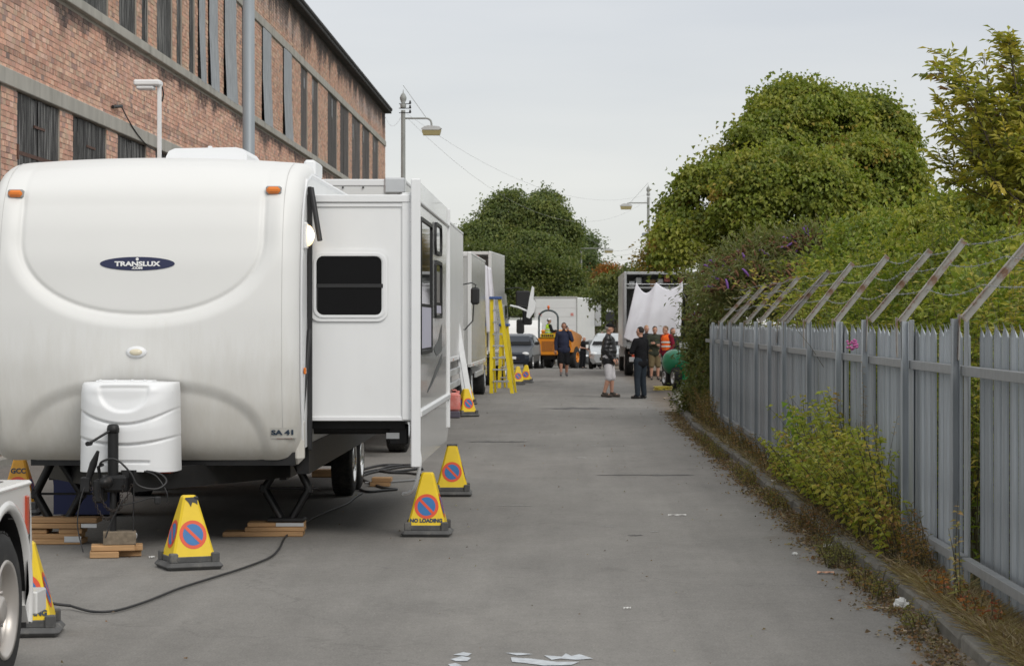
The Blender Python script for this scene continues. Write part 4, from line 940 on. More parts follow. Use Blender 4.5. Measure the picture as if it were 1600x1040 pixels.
mb = MB(); mb.box(X1-.01, X1+.012, 12.09, 12.15, .72, .92, bev=.006); lp(mb).build('side_marker', REDL, pk)
mb = MB(); mb.prism([(9.53,.38),(9.53,1.05),(9.45,1.62),(9.2,1.70),(7.9,1.70),(7.3,1.1),(6.5,1.0),(6.4,.5),(6.5,.38)], X0+.02, X1-.02, axis=0); lp(mb).build('cab', PAINT, pk)
mb = MB(); mb.add([(X1-.015,9.3,1.1),(X1-.015,9.25,1.6),(X1-.015,7.95,1.6),(X1-.015,7.6,1.1)], [(0,1,2,3)]); lp(mb).build('window', GLASS, pk)
for yy in (11.70, 7.4):
    for sx in (1, -1):
        c_ = ((X1+X0)/2+sx*.83-pk.location[0], yy-9.3, .385); wheel(pk, c_, .385, .24, sx, .63, mat('silver_alloy', (.50,.47,.44), .35, .4, var=.05), 6)
# ------------------------------------------------------------------ trucks
def box_truck(label, loc, rz, wd, ln, z0, z1, side, cab='far', cab_len=2.2, rear='shut', name='box_truck', cat='truck', corner=None):
    """local: x across (0 = right side, negative to the left), y away from the camera, rear end at y = 0"""
    t = thing(name, label, cat, loc, rz)
    mb = MB(); mb.box(-wd, 0, 0, ln, z0, z1, bev=.03)
    if rear == 'open':
        mb = MB(); th = .05
        mb.box(-wd, -wd+th, .02, ln, z0, z1); mb.box(-th, 0, .02, ln, z0, z1); mb.box(-wd+th, -th, .02, ln, z1-th, z1-.002); mb.box(-wd+th, -th, .02, ln, z0+.002, z0+.12); mb.box(-wd+th, -th, ln-.05, ln-.003, z0+.12, z1-th)
    mb.build('cargo_box', side, t)
    mb = MB()
    for xx in (-wd+.03, -.03): mb.box(xx-.045, xx+.045, -.02, .05, z0-.02, z1+.02, bev=.01); mb.box(xx-.035, xx+.035, 0, ln+.01, z1-.02, z1+.03, bev=.01); mb.box(xx-.038, xx+.038, 0, ln, z0-.06, z0+.03, bev=.01)
    mb.box(-wd+.08, -.08, -.02, .04, z1-.07, z1+.022, bev=.01); mb.box(-wd+.08, -.08, -.02, .04, z0-.1, z0+.02, bev=.01)
    mb.build('box_frame', corner or ALU, t)
    if rear == 'shut':
        for k in range(2):
            mb = MB(); xa = -wd+.08 if k == 0 else -wd/2+.005; mb.box(xa, xa+wd/2-.085, -.012, -.002, z0+.03, z1-.08, bev=.004)
            d = mb.build('rear_door', side, t); mb = MB(); xr = xa+.25 if k else xa+wd/2-.35; mb.tube([(xr,-.03,z0+.05),(xr,-.03,z1-.1)], .013, 6); mb.box(xr-.04, xr+.18, -.045, -.02, z0+.9, z0+.94); mb.build('lock_bar', ALU, d)
    mb = MB(); mb.box(-wd+.8, -wd+.9, .2, ln+cab_len-.2, z0-.28, z0-.06); mb.box(-.9, -.8, .2, ln+cab_len-.2, z0-.28, z0-.06); mb.box(-wd+.1, -.1, .1, .2, .42, .56, bev=.01)
    for yy in (.6, ln*.5): mb.box(-wd+.15, -.15, yy, yy+.08, z0-.14, z0-.05)
    mb.build('chassis', BLK, t)
    r = .46 if z0 > 1 else .4
    for yy in (ln*.22, ln+cab_len*.45):
        for sx, xx in ((-1, -wd+.2), (1, -.2)): wheel(t, (xx, yy, r), r, .3, sx, .55, ALU, 5)
    for k in range(2):
        mb = MB(); mb.box(-.06, -.01, ln*.36, ln*.88, .55+k*.25, .68+k*.25, bev=.01); mb.build('side_guard', ALU, t)
    for k, yy in enumerate((ln*.12, ln*.5, ln*.85)): mb = MB(); mb.box(-.005, .012, yy, yy+.1, z0-.045, z0-.005); mb.build('side_marker', AMBER, t)
    for xx in (-wd+.25, -.45): mb = MB(); mb.box(xx, xx+.2, .05, .10, .62, .75, bev=.01); mb.build('tail_light', REDL, t)
    if cab_len:
        mb = MB(); y0 = ln+.15; L_ = cab_len
        mb.prism([(y0,.55),(y0,z0+1.5),(y0+.3,z0+1.75),(y0+L_*.55,z0+1.7),(y0+L_*.92,z0+.75),(y0+L_,z0-.1),(y0+L_,.45)], -wd+.06, -.06, axis=0); cb = mb.build('cab', PAINT, t)
        mb = MB(); mb.add([(-.055,y0+.5,z0+.6),(-.055,y0+.55,z0+1.35),(-.055,y0+L_*.6,z0+1.35),(-.055,y0+L_*.86,z0+.6)], [(0,1,2,3)]); mb.build('window', GLASS, cb)
    return t
def mirror(t, x, y, z, h=.36, w_=.19, low=True):
    mb = MB(); mb.tube([(-.1,y+.02,z+h*.5+.06),(x*.6,y,z+h*.5+.10),(x+.02,y,z+h*.5+.05),(x,y,z+h*.5)], .013, 6)
    if low: mb.tube([(x-.03,y,z-h*.5),(x-.05,y,z-h*.5-.35),(-.05,y+.02,z-h*.5-.55)], .014, 6)
    a = mb.build('mirror_arm', BLKP, t); mb = MB(); mb.box(x-w_/2, x+w_/2, y-.04, y+.06, z-h/2, z+h/2, bev=.04); mm = mb.build('mirror', BLKP, a)
    return a
TW = mat('white_truck_panel', (.72, .725, .72), .28, var=.03, vs=1.5, stretch=(1,.6,1), tint=(.60,.59,.55), tsc=1, tth=.6, tamt=.4)
TG = mat('silver_truck_panel', (.50,.505,.495), .22, .25, var=.08, vs=2, stretch=(1,.8,.15), tint=(.40,.395,.37), tsc=2, tth=.5, tamt=.5)
t2 = box_truck('tall white box trailer parked directly behind the travel trailer', (-2.16, 31.6, 0), 0, 2.5, 7.4, 1.17, 3.70, TW, cab_len=0, corner=WPLAST)
t2b = box_truck('white box truck seen edge on between slide-out wall and silver truck', (-2.15, 40.2, 0), 0, 2.5, 9.1, 1.14, 3.66, TW, cab_len=1.9, corner=WPLAST)
mb = MB(); mb.box(-.27, .012, -.05, .16, 3.53, 3.74, bev=.02); mb.build('corner_casting', ALU, t2)
mb = MB()
for k in range(6): mb.ell((-.55-k*.27, -.03, 3.61), (.014,.014,.014), nu=8, nv=5); 
for k in range(4): mb.ell((-.06, -.03, 3.5-k*.3), (.014,.014,.014), nu=8, nv=5)
mb.build('rivets', BLKP, t2)
mirror(t2b, .18, 10.9, 2.39, .37, .19)
t3 = box_truck('silver sided box truck with yellow ladder reflected, third in the parked row', (-2.10, 52.0, 0), -.01, 2.4, 7.2, .90, 3.34, TG, cab_len=2.1, corner=TW)
t4 = box_truck('pale box truck with white sheet hanging at its rear behind the yellow stepladder', (-2.17, 68, 0), -.06, 2.4, 4.6, 1.0, 3.84, TG, cab_len=2.2, rear='open', corner=TW)
mb = MB(); mb.box(-.55,-.35,-.03,-.02,3.66,3.74); mb.build('rear_marker', REDL, t4)
mirror(t4, .42, 6.4, 2.55, .55, .45, False); mirror(t4, .62, 5.6, 2.0, .5, .3, False); mirror(t4, .30, 6.9, 1.7, .45, .25, False)
mb = MB(); mb.tube([(.1,5.5,2.35),(.35,5.4,2.3),(.7,5.3,2.15)], .03, 6); mb.build('arm', WPLAST, t4)
mb = MB(); mb.prism([(.62,2.0),(.72,2.6),(.80,2.95),(.86,2.9),(.84,2.55),(.92,2.4),(.86,2.15),(.72,1.95)], 5.2, 5.32, axis=1); mb.build('tilted_dish', WPLAST, t4)
t5 = box_truck('silver truck at the right with open rear draped with a white sheet', (4.32, 80, gz(80)), .0, 2.36, 9.5, 1.05, 3.52, SILV, cab_len=2.1, rear='open', corner=ALU)
# load inside, rear lights and lift
for k in range(9):
    mb = MB(); x0 = -2.2+k*.24; z = 3.05+.08*(k % 3); mb.box(x0, x0+.2, .4+.1*(k % 2), .9, z, z+.18+.05*(k % 2), bev=.01); mb.build('stored_case', random.choice([REDP, ORG, WOOD, BLKP, ALU]), t5)
mb = MB(); mb.box(-2.28, -.08, .3, .36, 3.0, 3.04); mb.box(-2.28,-.08,.3,.9,2.98,3.0); mb.tube([(-2.28,-.03,3.12),(-.06,-.03,3.12)], .02, 6); mb.build('load_shelf', ALU, t5)
mb = MB(); mb.box(-2.2, -.2, -.05, .08, .50, .66, bev=.01); mb.box(-1.95,-1.45,-.08,-.05,.72,1.0); mb.build('tail_lift', ALU, t5)
mb = MB(); mb.box(-1.98, -1.7, -.10, -.085, .42, .68); mb.build('rear_reflector', mat('orange_red_plate', (.85,.17,.06), .4), t5)
mb = MB(); mb.box(-2.42, -2.37, .2, 1.8, 1.0, 3.3, bev=.01); mb.build('side_door', ALU, t5)
mb = MB(); mb.box(.02, .5, -.6, -.5, .9, 2.35, bev=.02); mb.box(.0,.52,-.65,-.45,2.35,2.42,bev=.01)
mb.build('equipment_cabinet', WPLAST, t5)
# draped sheet on truck 5
def drape(name, label, cx, y, top_pts, bot_pts, n=60, m=34, amp=.05, seed=0):
    r = np.random.default_rng(seed); P = []; ph = r.uniform(0, 6, 6)
    tx, tz_ = [p[0] for p in top_pts], [p[1] for p in top_pts]; bx, bz = [p[0] for p in bot_pts], [p[1] for p in bot_pts]
    for i in range(n):
        u = i/(n-1); T = np.interp(u, np.linspace(0,1,len(tx)), tx), np.interp(u, np.linspace(0,1,len(tz_)), tz_); B = np.interp(u, np.linspace(0,1,len(bx)), bx), np.interp(u, np.linspace(0,1,len(bz)), bz)
        col = []
        for j in range(m):
            v = j/(m-1); x = T[0]+(B[0]-T[0])*v; z = T[1]+(B[1]-T[1])*v
            f = amp*(.3+.7*v)*(math.sin(u*15+ph[0]+1.2*v*(u-.5))+.5*math.sin(u*27+ph[1])+.15*math.sin(u*43+ph[2]))+.10*math.sin(PI*v)
            sw = .015*math.sin((u*6+v*3)*2+ph[3])*math.sin(PI*v)*math.sin(u*9+v*7)
            col.append((x, -f-sw, z))
        P.append(col)
    mb_ = MB(); grid_mesh(mb_, P); o_ = mb_.build(name, CLOTH); o_.location = (cx, y, 0); md = o_.modifiers.new('thickness', 'SOLIDIFY'); md.thickness = .008
    return tag(o_, label, 'sheet')
fx5 = lambda px: (px-VX)*79.8/F_PX; fz5 = lambda py: H_CAM+(VY-py)*79.8/F_PX
def cat_dip(a, b, d, n=9): return [(a[0]+(b[0]-a[0])*t, a[1]+(b[1]-a[1])*t-d*math.sin(PI*t)**.9) for t in np.linspace(0, 1, n)]
tops = cat_dip((fx5(994), fz5(441)), (fx5(1025), fz5(441)), .36)+cat_dip((fx5(1025.5), fz5(441)), (fx5(1067), fz5(439)), .26)[1:]
drape('hanging_sheet', 'white bedsheet draped across the open rear of the right hand truck', 0, 79.72, tops, [(fx5(974), fz5(528)), (fx5(990), fz5(535)), (fx5(1010), fz5(531)), (fx5(1040), fz5(529)), (fx5(1063), fz5(526))], amp=.035, seed=3)
a4 = lambda px: (px-VX)*67.8/F_PX; b4 = lambda py: H_CAM+(VY-py)*67.8/F_PX
drape('hanging_sheet', 'narrow white sheet hanging at the rear corner of the pale box truck', 0, 67.7, [(a4(755), b4(412)), (a4(768), b4(420))], [(a4(758), b4(520)), (a4(778), b4(520))], n=20, amp=.03, seed=5)
# ------------------------------------------------------------------ boards, container, ladders
mb = MB(); bx = lambda px, Y: (px-VX)*Y/F_PX
LBO = mat('pale_painted_board', (.62,.63,.64), .5, var=.06, vs=4, tint=(.5,.5,.5), tsc=3, tth=.55, tamt=.5)
def lean_board(label, p0, p1, wd, th=.03):
    p0, p1 = Vector(p0), Vector(p1); L_ = (p1-p0).length; c = (p0+p1)/2; mb = MB(); mb.box(-wd/2, wd/2, -th/2, th/2, -L_/2, L_/2, bev=.005)
    o = mb.build('leaning_board', LBO); d = (p1-p0).normalized(); o.location = c; o.rotation_euler = d.to_track_quat('Z', 'Y').to_euler(); tag(o, label, 'board', 'boards leaning on the white truck')
lean_board('long pale board leaning outermost against the white truck', (bx(737,46.8), 46.8, .03), (bx(706,48.0), 48.0, 2.42), .12)
lean_board('pale board tucked behind the outermost leaning board', (bx(729,48), 48.2, .02), (bx(703,48.8), 48.8, 2.30), .10)
lean_board('nearly upright pale board at the far edge of the slide-out wall', (bx(703,47.9), 47.9, .4), (bx(700,48.6), 48.4, 2.32), .08)
t = thing('fluid_container', 'pink-red faded plastic jerrycan standing left of the leaning boards', 'container', (bx(708,45), 45.1, 0))
mb = MB(); mb.box(-.135,.135,-.1,.1,.12,.485,bev=.05); mb.build('body', REDP, t); mb = MB(); mb.box(-.13,.13,-.1,.1,.0,.135,bev=.02); mb.build('base', mat('grey_grime_base', (.10,.09,.12), .6), t); mb = MB(); mb.tube([(-.07,0,.48),(-.05,0,.53),(.05,0,.53),(.07,0,.48)], .015, 6); mb.lathe([(.03,.47),(.03,.52),(0,.52)], (.09,0,0), n=10); mb.build('handle', REDP, t)
def stepladder(label, x, y, h, wb, wt, xs, nr, rz=0, back=.8):
    """wb / wt width at foot and head, xs sideways shift of the head"""
    t = thing('stepladder', label, 'ladder', (x, y, gz(y)), rz, None)
    def st(sx, z, f): q = z/h; return Vector((sx*(wb*(1-q)+wt*q)/2+xs*q, back*(1-q) if f else 0, z))
    for f in (0, 1):
        for sx in (-1, 1):
            mb = MB(); a, b = st(sx, 0, f), st(sx, h, f); d = .045 if f == 0 else .028
            mb.add([a+Vector(v) for v in ((-d,-.02,0),(d,-.02,0),(d,.02,0),(-d,.02,0))]+[b+Vector(v) for v in ((-d,-.02,0),(d,-.02,0),(d,.02,0),(-d,.02,0))], [(0,3,2,1),(4,5,6,7),(0,1,5,4),(1,2,6,5),(2,3,7,6),(3,0,4,7)]); mb.build('rail', YEL, t)
    for k in range(nr):
        z = h*(k+1)/(nr+1); a, b = st(-1, z, 0), st(1, z, 0); mb = MB(); mb.box(a.x+.04, b.x-.04, -.05, .04, z-.02, z+.02, bev=.004); mb.build('step', ALU, t)
        if k % 2 == 0: a, b = st(-1, z, 1), st(1, z, 1); mb = MB(); mb.box(a.x, b.x, a.y-.01, a.y+.01, z-.015, z+.015); mb.build('brace', ALU, t)
    mb = MB(); mb.box(xs-wt/2-.06, xs+wt/2+.06, -.08, .10, h-.02, h+.05, bev=.01); mb.build('top_cap', mat('blue_cap', (.05,.10,.28), .5), t); return t
stepladder('tall yellow stepladder standing open beside the pale box truck', (784-VX)*61/F_PX, 61, 2.44, .54, .20, -.16, 7, rz=-.1)
stepladder('shorter yellow stepladder with blue top behind the tall one', (788-VX)*66/F_PX, 66, 1.74, .30, .16, 0, 5, rz=-.3, back=.5)
# ------------------------------------------------------------------ palisade fence
FX = 2.56
fence = thing('palisade_fence', 'grey galvanised palisade fence with toothed pales and angled barbed wire arms along the pavement', 'fence', (FX, 27, .06))
def lf(mb_): return mb_.shift((FX, 27, .06))
def pale_mesh(h, wd, seed):
    r = random.Random(seed); m_ = MB(); # W-section: pts in (y across, x depth)
    sec = [(-wd/2, .0), (-wd/2+.004, -.012), (-.012, -.004), (0, -.014), (.012, -.004), (wd/2-.004, -.012), (wd/2, 0)]
    zs = [-.02, h-.075]
    vs = [(x, y, z) for z in zs for y, x in sec]
    n = len(sec); fs = [(i, i+1, n+i+1, n+i) for i in range(n-1)]
    m_.add(vs, fs); lean = .0
    top = [(x, y, h-.08) for y, x in sec]
    hd_ = [(-.012, -wd*.17, h-.038), (-.016, 0, h-.034), (-.012, wd*.17, h-.038), (-.024, .004, h)]
    m_.v = [(v[0], v[1], min(v[2], h-.08)) for v in m_.v]
    m_.add(top+hd_, [(0,1,7), (1,2,7), (2,3,8,7), (3,4,9,8), (4,5,9), (5,6,9), (7,8,10), (8,9,10)])
    return m_.mesh('pale', GALV)
pm_ = [pale_mesh(1.74+d_, .122, k) for k, d_ in enumerate((0, .006, -.006, .003))]
y = 4.2; k = 0; gap = -F_PX*0+ (F_PX*FX/(1521-VX))
GAPY = gap
while y < 42.2:
    if not abs(y-GAPY) < .066:
        o = link('pale', pm_[k % 4], fence)
        dx = (.012 if k % 2 else 0)+random.uniform(-.006, .006)
        if y < GAPY: dx += .05
        o.location = (dx, y-27, random.uniform(-.012,.008)); o.rotation_euler = (random.uniform(-.006,.006), random.uniform(-.004,.004), random.uniform(.015,.085))
    y += .133+random.uniform(-.003,.003); k += 1
# blank sheet patch beside the gap and a few flat topped strips seen in the row
for yc, wd, hh in ((15.05, .15, 1.80), (17.45, .22, 1.765), (21.9, .2, 1.755)):
    mb = MB(); mb.box(FX-.02, FX-.012, yc-wd/2, yc+wd/2, .08, .06+hh, bev=.003); lf(mb).build('patch_strip', GALV, fence)
posts = [F_PX*(FX-.11)/(px-VX) for px in (1493, 1414, 1351, 1310, 1264, 1225, 1202, 1181, 1158, 1141, 1127, 1114)]
posts = [4.3, 6.9, 9.6, 12.2]+posts+[]
RAIL = []
pmesh = MB(); pmesh.box(-.024, -.019, -.035, .035, -.1, 1.76); pmesh.box(.019, .024, -.035, .035, -.1, 1.76); pmesh.box(-.019, .019, -.003, .003, -.1, 1.76)
pme = pmesh.mesh('post', GALV)
am = MB(); R0 = Matrix.Rotation(math.radians(39), 3, 'Y'); 
for (x0, x1, y0, y1) in ((-.030, -.025, -.028, .028), (-.025, .022, -.003, .003)): am.box(x0, x1, y0, y1, 0, .76, R=R0, o=(0,0,1.75))
am.box(-.034, -.0285, -.04, .04, 1.50, 1.79); 
ame = am.mesh('wire_arm', RUST)
PXP = FX-.11
for i, yy in enumerate(posts):
    o = link('post', pme, fence); o.location = (PXP-FX, yy-27, random.uniform(-.01,.01)); o.rotation_euler = (random.uniform(-.005,.005), 0, random.uniform(-.02,.02))
    a = link('wire_arm', ame, o); a.location = (0, .0, 0); a.rotation_euler = (random.uniform(-.02,.02), random.uniform(-.03,.03), 0)
    if i > 9: a.rotation_euler = (random.uniform(-.02,.02), random.uniform(-.04,.08), 0)
for i in range(len(posts)-1):
    for z in (1.50, .30):
        mb = MB(); a, b = posts[i], posts[i+1]
        mb.box(PXP+.032, PXP+.040, a+.03, b-.03, z-.028, z+.032, bev=.002); mb.box(PXP+.040, FX-.022, a+.03, b-.03, z+.026, z+.032); lf(mb).build('rail', GALVR, fence)
mb = MB(); mb.box(PXP+.03, PXP+.045, posts[-1]+.03, 42.25, 1.47, 1.53); lf(mb).build('rail', GALVR, fence)
# barbed wires along the arms
sn, cs = math.sin(math.radians(39)), math.cos(math.radians(39))
for q, dist in enumerate((.30, .53, .72)):
    mb = MB(); P_ = []
    for i in range(len(posts)-1):
        a, b = posts[i], posts[i+1]; mx_ = 1
        for t in np.linspace(0, 1, 9)[:-1]:
            sg = .035*math.sin(PI*t)*(1+.6*math.sin(i*2.1+q)); P_.append(Vector((PXP+dist*sn-.02, a+(b-a)*t, .06+1.75+dist*cs-sg)))
    mb.tube(P_, .0022, 4)
    L_ = 0
    for i in range(len(P_)-1):
        p, d = P_[i], P_[i+1]-P_[i]; nb = max(1, int(d.length/.16))
        for k in range(nb):
            c = p+d*((k+.5)/nb); r_ = random.uniform(0, 3)
            u1 = Vector((math.cos(r_), .35, math.sin(r_)))*.013; u2 = Vector((-math.sin(r_), -.35, math.cos(r_)))*.013
            mb.tube([c-u1, c+u1], .0018, 3, cap=False); mb.tube([c-u2, c+u2], .0018, 3, cap=False)
    lf(mb).build('barbed_wire', GALVR, fence)

# ------------------------------------------------------------------ foliage
LEAF = amat('leaves', .5, trans=.30, spec=.35)
BARK = mat('bark', (.10, .08, .06), .95, var=.25, vs=5, stretch=(3,3,.6), bump=.4)
LEAFGAIN = np.array([2.2, 1.85, 1.75])
def unit(a): return a/np.maximum(np.linalg.norm(a, axis=-1, keepdims=True), 1e-9)
def leaf_mesh(name, P, D, Nn, size, C, wid=.5, fold=None, mat_=None):
    """P base points, D tip directions, Nn approximate normals, size lengths"""
    if fold is None: fold = .3*wid
    C = np.clip(C*LEAFGAIN, 0, .6); n = len(P); D = unit(D); S = unit(np.cross(D, Nn)); U = unit(np.cross(S, D)); s = size[:, None]
    tip = P+D*s-U*s*fold*.6; mid = P+D*s*.45
    l = mid-S*s*wid/2+U*s*fold; r = mid+S*s*wid/2+U*s*fold
    V = np.stack([P, r, tip, l], 1).reshape(-1, 3); b = np.arange(n)[:, None]*4
    F_ = np.concatenate([b+np.array([[0,1,2]]), b+np.array([[0,2,3]])])
    return fast_mesh(name, V, F_, mat_ or LEAF, np.repeat(C, 4, axis=0))
def noise3(P, s, seed):
    r = np.random.default_rng(seed).uniform(-1, 1, (4, 3)); v = 0
    for k in range(4): v = v+np.sin((P @ r[k])*s*(1+k*.6)+k*1.7+seed)/(1+k*.5)
    return v/2.2
def pcol(n, palette, weights=None, jit=.12):
    pl = np.array(palette); w_ = None if weights is None else np.array(weights)/sum(weights)
    return pl[rng.choice(len(pl), n, p=w_)]*rng.uniform(1-jit, 1+jit, (n, 1))
def tree(name, label, base, blobs, ncl, per, lsize, palette, weights=None, clr=.3, trunk_r=.2, group=None, cat='tree', droop=.35, wid=.6, inner=.55, limbs=14, spr=.5, flat=.6, cseed=0, gain=1.0, caps=False):
    """blobs: ellipsoids (cx,cy,cz,rx,ry,rz) in metres; clumps of leaves on twig ends near their surface"""
    bl_ = np.array(blobs, float); vol = (bl_[:, 3]*bl_[:, 4]*bl_[:, 5])**(2/3); pb = vol/vol.sum()
    t = thing(name, label, cat, base, 0, group)
    k = rng.choice(len(bl_), ncl*3, p=pb); d = unit(rng.normal(size=(ncl*3, 3))); d[:, 2] = np.where(d[:, 2] < -.45, -d[:, 2], d[:, 2])
    rr = rng.uniform(inner, 1.04, (ncl*3, 1))**.7; ln_ = noise3(d+bl_[k, :3]*.7, 3.2, cseed+9)[:, None]; c = bl_[k, :3]+d*rr*bl_[k, 3:]*(1+.12*ln_+np.where(rng.uniform(0,1,(ncl*3,1)) < (.10 if caps else 0), rng.uniform(.02,.12,(ncl*3,1)), 0))*(.92 if caps else 1)
    # drop clumps buried deep inside another blob, keep an uneven surface
    keep = np.ones(len(c), bool)
    for j in range(len(bl_)): q = (((c-bl_[j, :3])/bl_[j, 3:])**2).sum(1); keep &= ~((q < .32) & (k != j))
    keep &= noise3(c, 1.9/max(bl_[:, 3].mean(), .3)*1.6, cseed+3) > NOISE_T
    c, d, k = c[keep][:ncl], d[keep][:ncl], k[keep][:ncl]; n = len(c)
    cs_ = clr*rng.uniform(.55, 1.35, (n, 1)); out_d = unit(d+np.array([0,0,.35])+rng.normal(0, .25, (n,3)))
    idx = np.repeat(np.arange(n), per); m = len(idx)
    off = rng.normal(0, 1, (m, 3))*cs_[idx]*np.array([1,1,flat])*.62+out_d[idx]*rng.uniform(-1, 1.1, (m, 1))*cs_[idx]*.9
    if caps:
        h_ = unit(rng.normal(size=(m, 3))+out_d[idx]*.55+np.array([0,0,.35])); h_[:, 2] = np.where(h_[:, 2] < -.35, -h_[:, 2], h_[:, 2])
        lob = 1+.22*noise3(h_*1.7+c[idx]*5, 2.6, cseed+5)[:, None]
        off = h_*cs_[idx]*rng.uniform(.55, 1.0, (m,1))**.45*lob*np.array([1.1,1.1,.72])
        loose = (rng.uniform(0,1,m) < .34)[:, None]; off = np.where(loose, np.clip(rng.normal(0, 1, (m,3)), -1.7, 1.7)*cs_[idx]*np.array([.62,.62,.60])+out_d[idx]*cs_[idx]*.2, off)
    P_ = c[idx]+off; D_ = unit(out_d[idx]*.8+rng.normal(0, .6, (m,3))+np.array([0,0,-droop])); Nn = unit(np.array([0,0,1])+rng.normal(0, .55, (m,3))+d[idx]*.4)
    if caps: D_ = unit(h_*np.array([1,1,.2])+rng.normal(0,.45,(m,3))+np.array([0,0,-.75])); Nn = unit(h_+rng.normal(0,.35,(m,3))+np.array([0,0,.5]))
    cc = (pcol(n, palette, weights, .18)[idx]*.58+pcol(m, palette, weights, .2)*.42)*gain
    me = leaf_mesh('crown', P_-np.array(base), D_, Nn, lsize*rng.uniform(.6, 1.3, m), cc, wid); link('crown', me, t)
    # trunk and limbs to clump centres
    mb = MB(); base_ = Vector(base); cen = Vector(bl_[:, :3].mean(0)); hz = cen.z-bl_[:, 5].mean()*.4
    f0 = Vector((base_.x+(cen.x-base_.x)*.25, base_.y, max(base_.z+.5, hz)))
    mb.tube([base_+Vector((0,0,-.2)), base_.lerp(f0, .5)+Vector((.05,0,0)), f0], [trunk_r*1.25, trunk_r, trunk_r*.8], 9)
    for q in range(limbs):
        e = Vector(c[rng.integers(n)]); md = f0.lerp(e, .5)+Vector((0,0,.12*(e-f0).length)); mb.tube([f0-Vector((0,0,.1)), f0.lerp(md,.5), md, e], [trunk_r*.55, trunk_r*.4, trunk_r*.25, trunk_r*.06], 6)
        for w2 in range(2): e2 = Vector(c[rng.integers(n)]); 
        near_ = np.argsort(((c-np.array(md))**2).sum(1))[:3]
        for w2 in near_: mb.tube([md, md.lerp(Vector(c[w2]), .5)+Vector((0,0,.1)), Vector(c[w2])], [trunk_r*.2, trunk_r*.12, trunk_r*.04], 5)
    mb.shift(base); mb.build('trunk', BARK, t); return t
def pb(px, py, rx, ry, Y, dy=0):     # blob given by its outline in the photograph at distance Y
    s_ = F_PX/Y; return ((px-VX)/s_, Y+dy, H_CAM+(VY-py)/s_, rx/s_, max(rx, ry)/s_*.8, ry/s_)
G_SYC = [(.080,.115,.020),(.062,.092,.018),(.11,.135,.024),(.135,.15,.03),(.045,.07,.018),(.18,.13,.035)]
W_SYC = [.34,.22,.22,.12,.085,.015]
G_FAR = [(.050,.078,.026),(.040,.062,.022),(.065,.09,.027),(.085,.105,.032),(.032,.05,.02)]
NOISE_T = -.36
tree('sycamore_tree', 'large round green sycamore rising behind the fence and the buddleia', (7.0, 66, 0),
     [pb(1262,225,98,80,62), pb(1185,255,75,75,61), pb(1350,215,72,62,63,.5), pb(1130,330,75,70,60), pb(1095,390,68,45,59), pb(1230,330,110,85,59,-1), pb(1350,300,85,85,61), pb(1405,330,40,80,62), pb(1240,185,48,48,62,.5), pb(1392,230,32,42,63), pb(1330,390,100,60,60)],
     1000, 175, .115, G_SYC, W_SYC, .42, .32, limbs=34, wid=.85, flat=.30, gain=1.14, inner=.8, caps=True)
FT = 'trees beyond the end of the road'
tree('tree', 'broad dark tree behind the parked trucks, tallest in the middle of the photo', (-2.2, 150, -.7), [pb(800,352,44,42,150), pb(845,358,40,42,150), pb(772,388,42,42,149), pb(868,385,32,45,150), pb(825,410,65,45,148), pb(742,375,14,22,150), pb(805,320,18,18,150), pb(853,322,20,16,151)], 520, 110, .20, G_FAR, None, .66, .3, FT, limbs=40, flat=.32, gain=1.3, inner=.8, caps=True)  # raised gain paints the softening of distance haze into the leaf colour
NOISE_T = -.38
tree('tree', 'dark tree mass directly above the white box van at the road end', (-1, 145, -.7), [pb(830,445,75,50,143), pb(760,440,55,50,144), pb(868,460,42,42,142), pb(800,480,70,45,142)], 330, 130, .20, G_FAR, None, .55, .3, FT)
tree('tree', 'smaller bluish green tree right of the tall dark tree', (2.0, 165, -.7), [pb(912,400,18,26,162), pb(905,435,28,40,160), pb(928,455,22,34,160)], 320, 55, .22, [(.055,.085,.04),(.045,.07,.035),(.07,.10,.045)], None, .55, .2, FT)
tree('tree', 'small rust coloured tree peeping between the green tree and the truck', (3.2, 150, -.7), [pb(952,440,20,20,150), pb(970,450,18,16,150)], 110, 60, .17, [(.20,.09,.025),(.15,.08,.025),(.10,.08,.03)], None, .35, .12, FT)
tree('tree', 'low green bushes behind the silver car at the end of the road', (3, 140, -.7), [pb(935,485,38,28,138), pb(965,475,28,28,138), pb(900,490,30,25,139)], 330, 55, .17, G_FAR, None, .4, .12, FT)
tree('tree', 'yellowing tree showing above the truck roof beside the sycamore', (6.5, 100, -.2), [pb(1045,400,32,26,100), pb(1075,385,32,34,101), pb(1030,418,20,14,100)], 300, 60, .16, [(.12,.095,.02),(.08,.085,.02),(.16,.11,.025),(.06,.075,.02)], None, .38, .14)
tree('tree', 'low dark hedge line closing the horizon behind the parked cars', (-1, 152, -.7), [pb(x_, 498, 42, 26, 151) for x_ in range(760, 1010, 38)], 420, 55, .2, G_FAR, None, .5, .1, FT, limbs=3)
HB = 'hedge bushes closing off the road behind the vehicles'
for k, (px, py, rx, ry, Y, lb) in enumerate(((640,470,110,60,120,'hedge bush hidden mostly behind the row of trucks'), (1000,470,70,50,112,'hedge bush behind the open truck'), (1175,465,55,60,86,'tall bush between the open truck and the sycamore'))):
    tree('bush', lb, ((px-VX)*Y/F_PX, Y, -.4), [pb(px,py,rx,ry,Y), pb(px+rx*.5,py+15,rx*.6,ry*.7,Y)], 180, 75, .17, G_FAR, None, .5, .12, HB, cat='bush', caps=True)
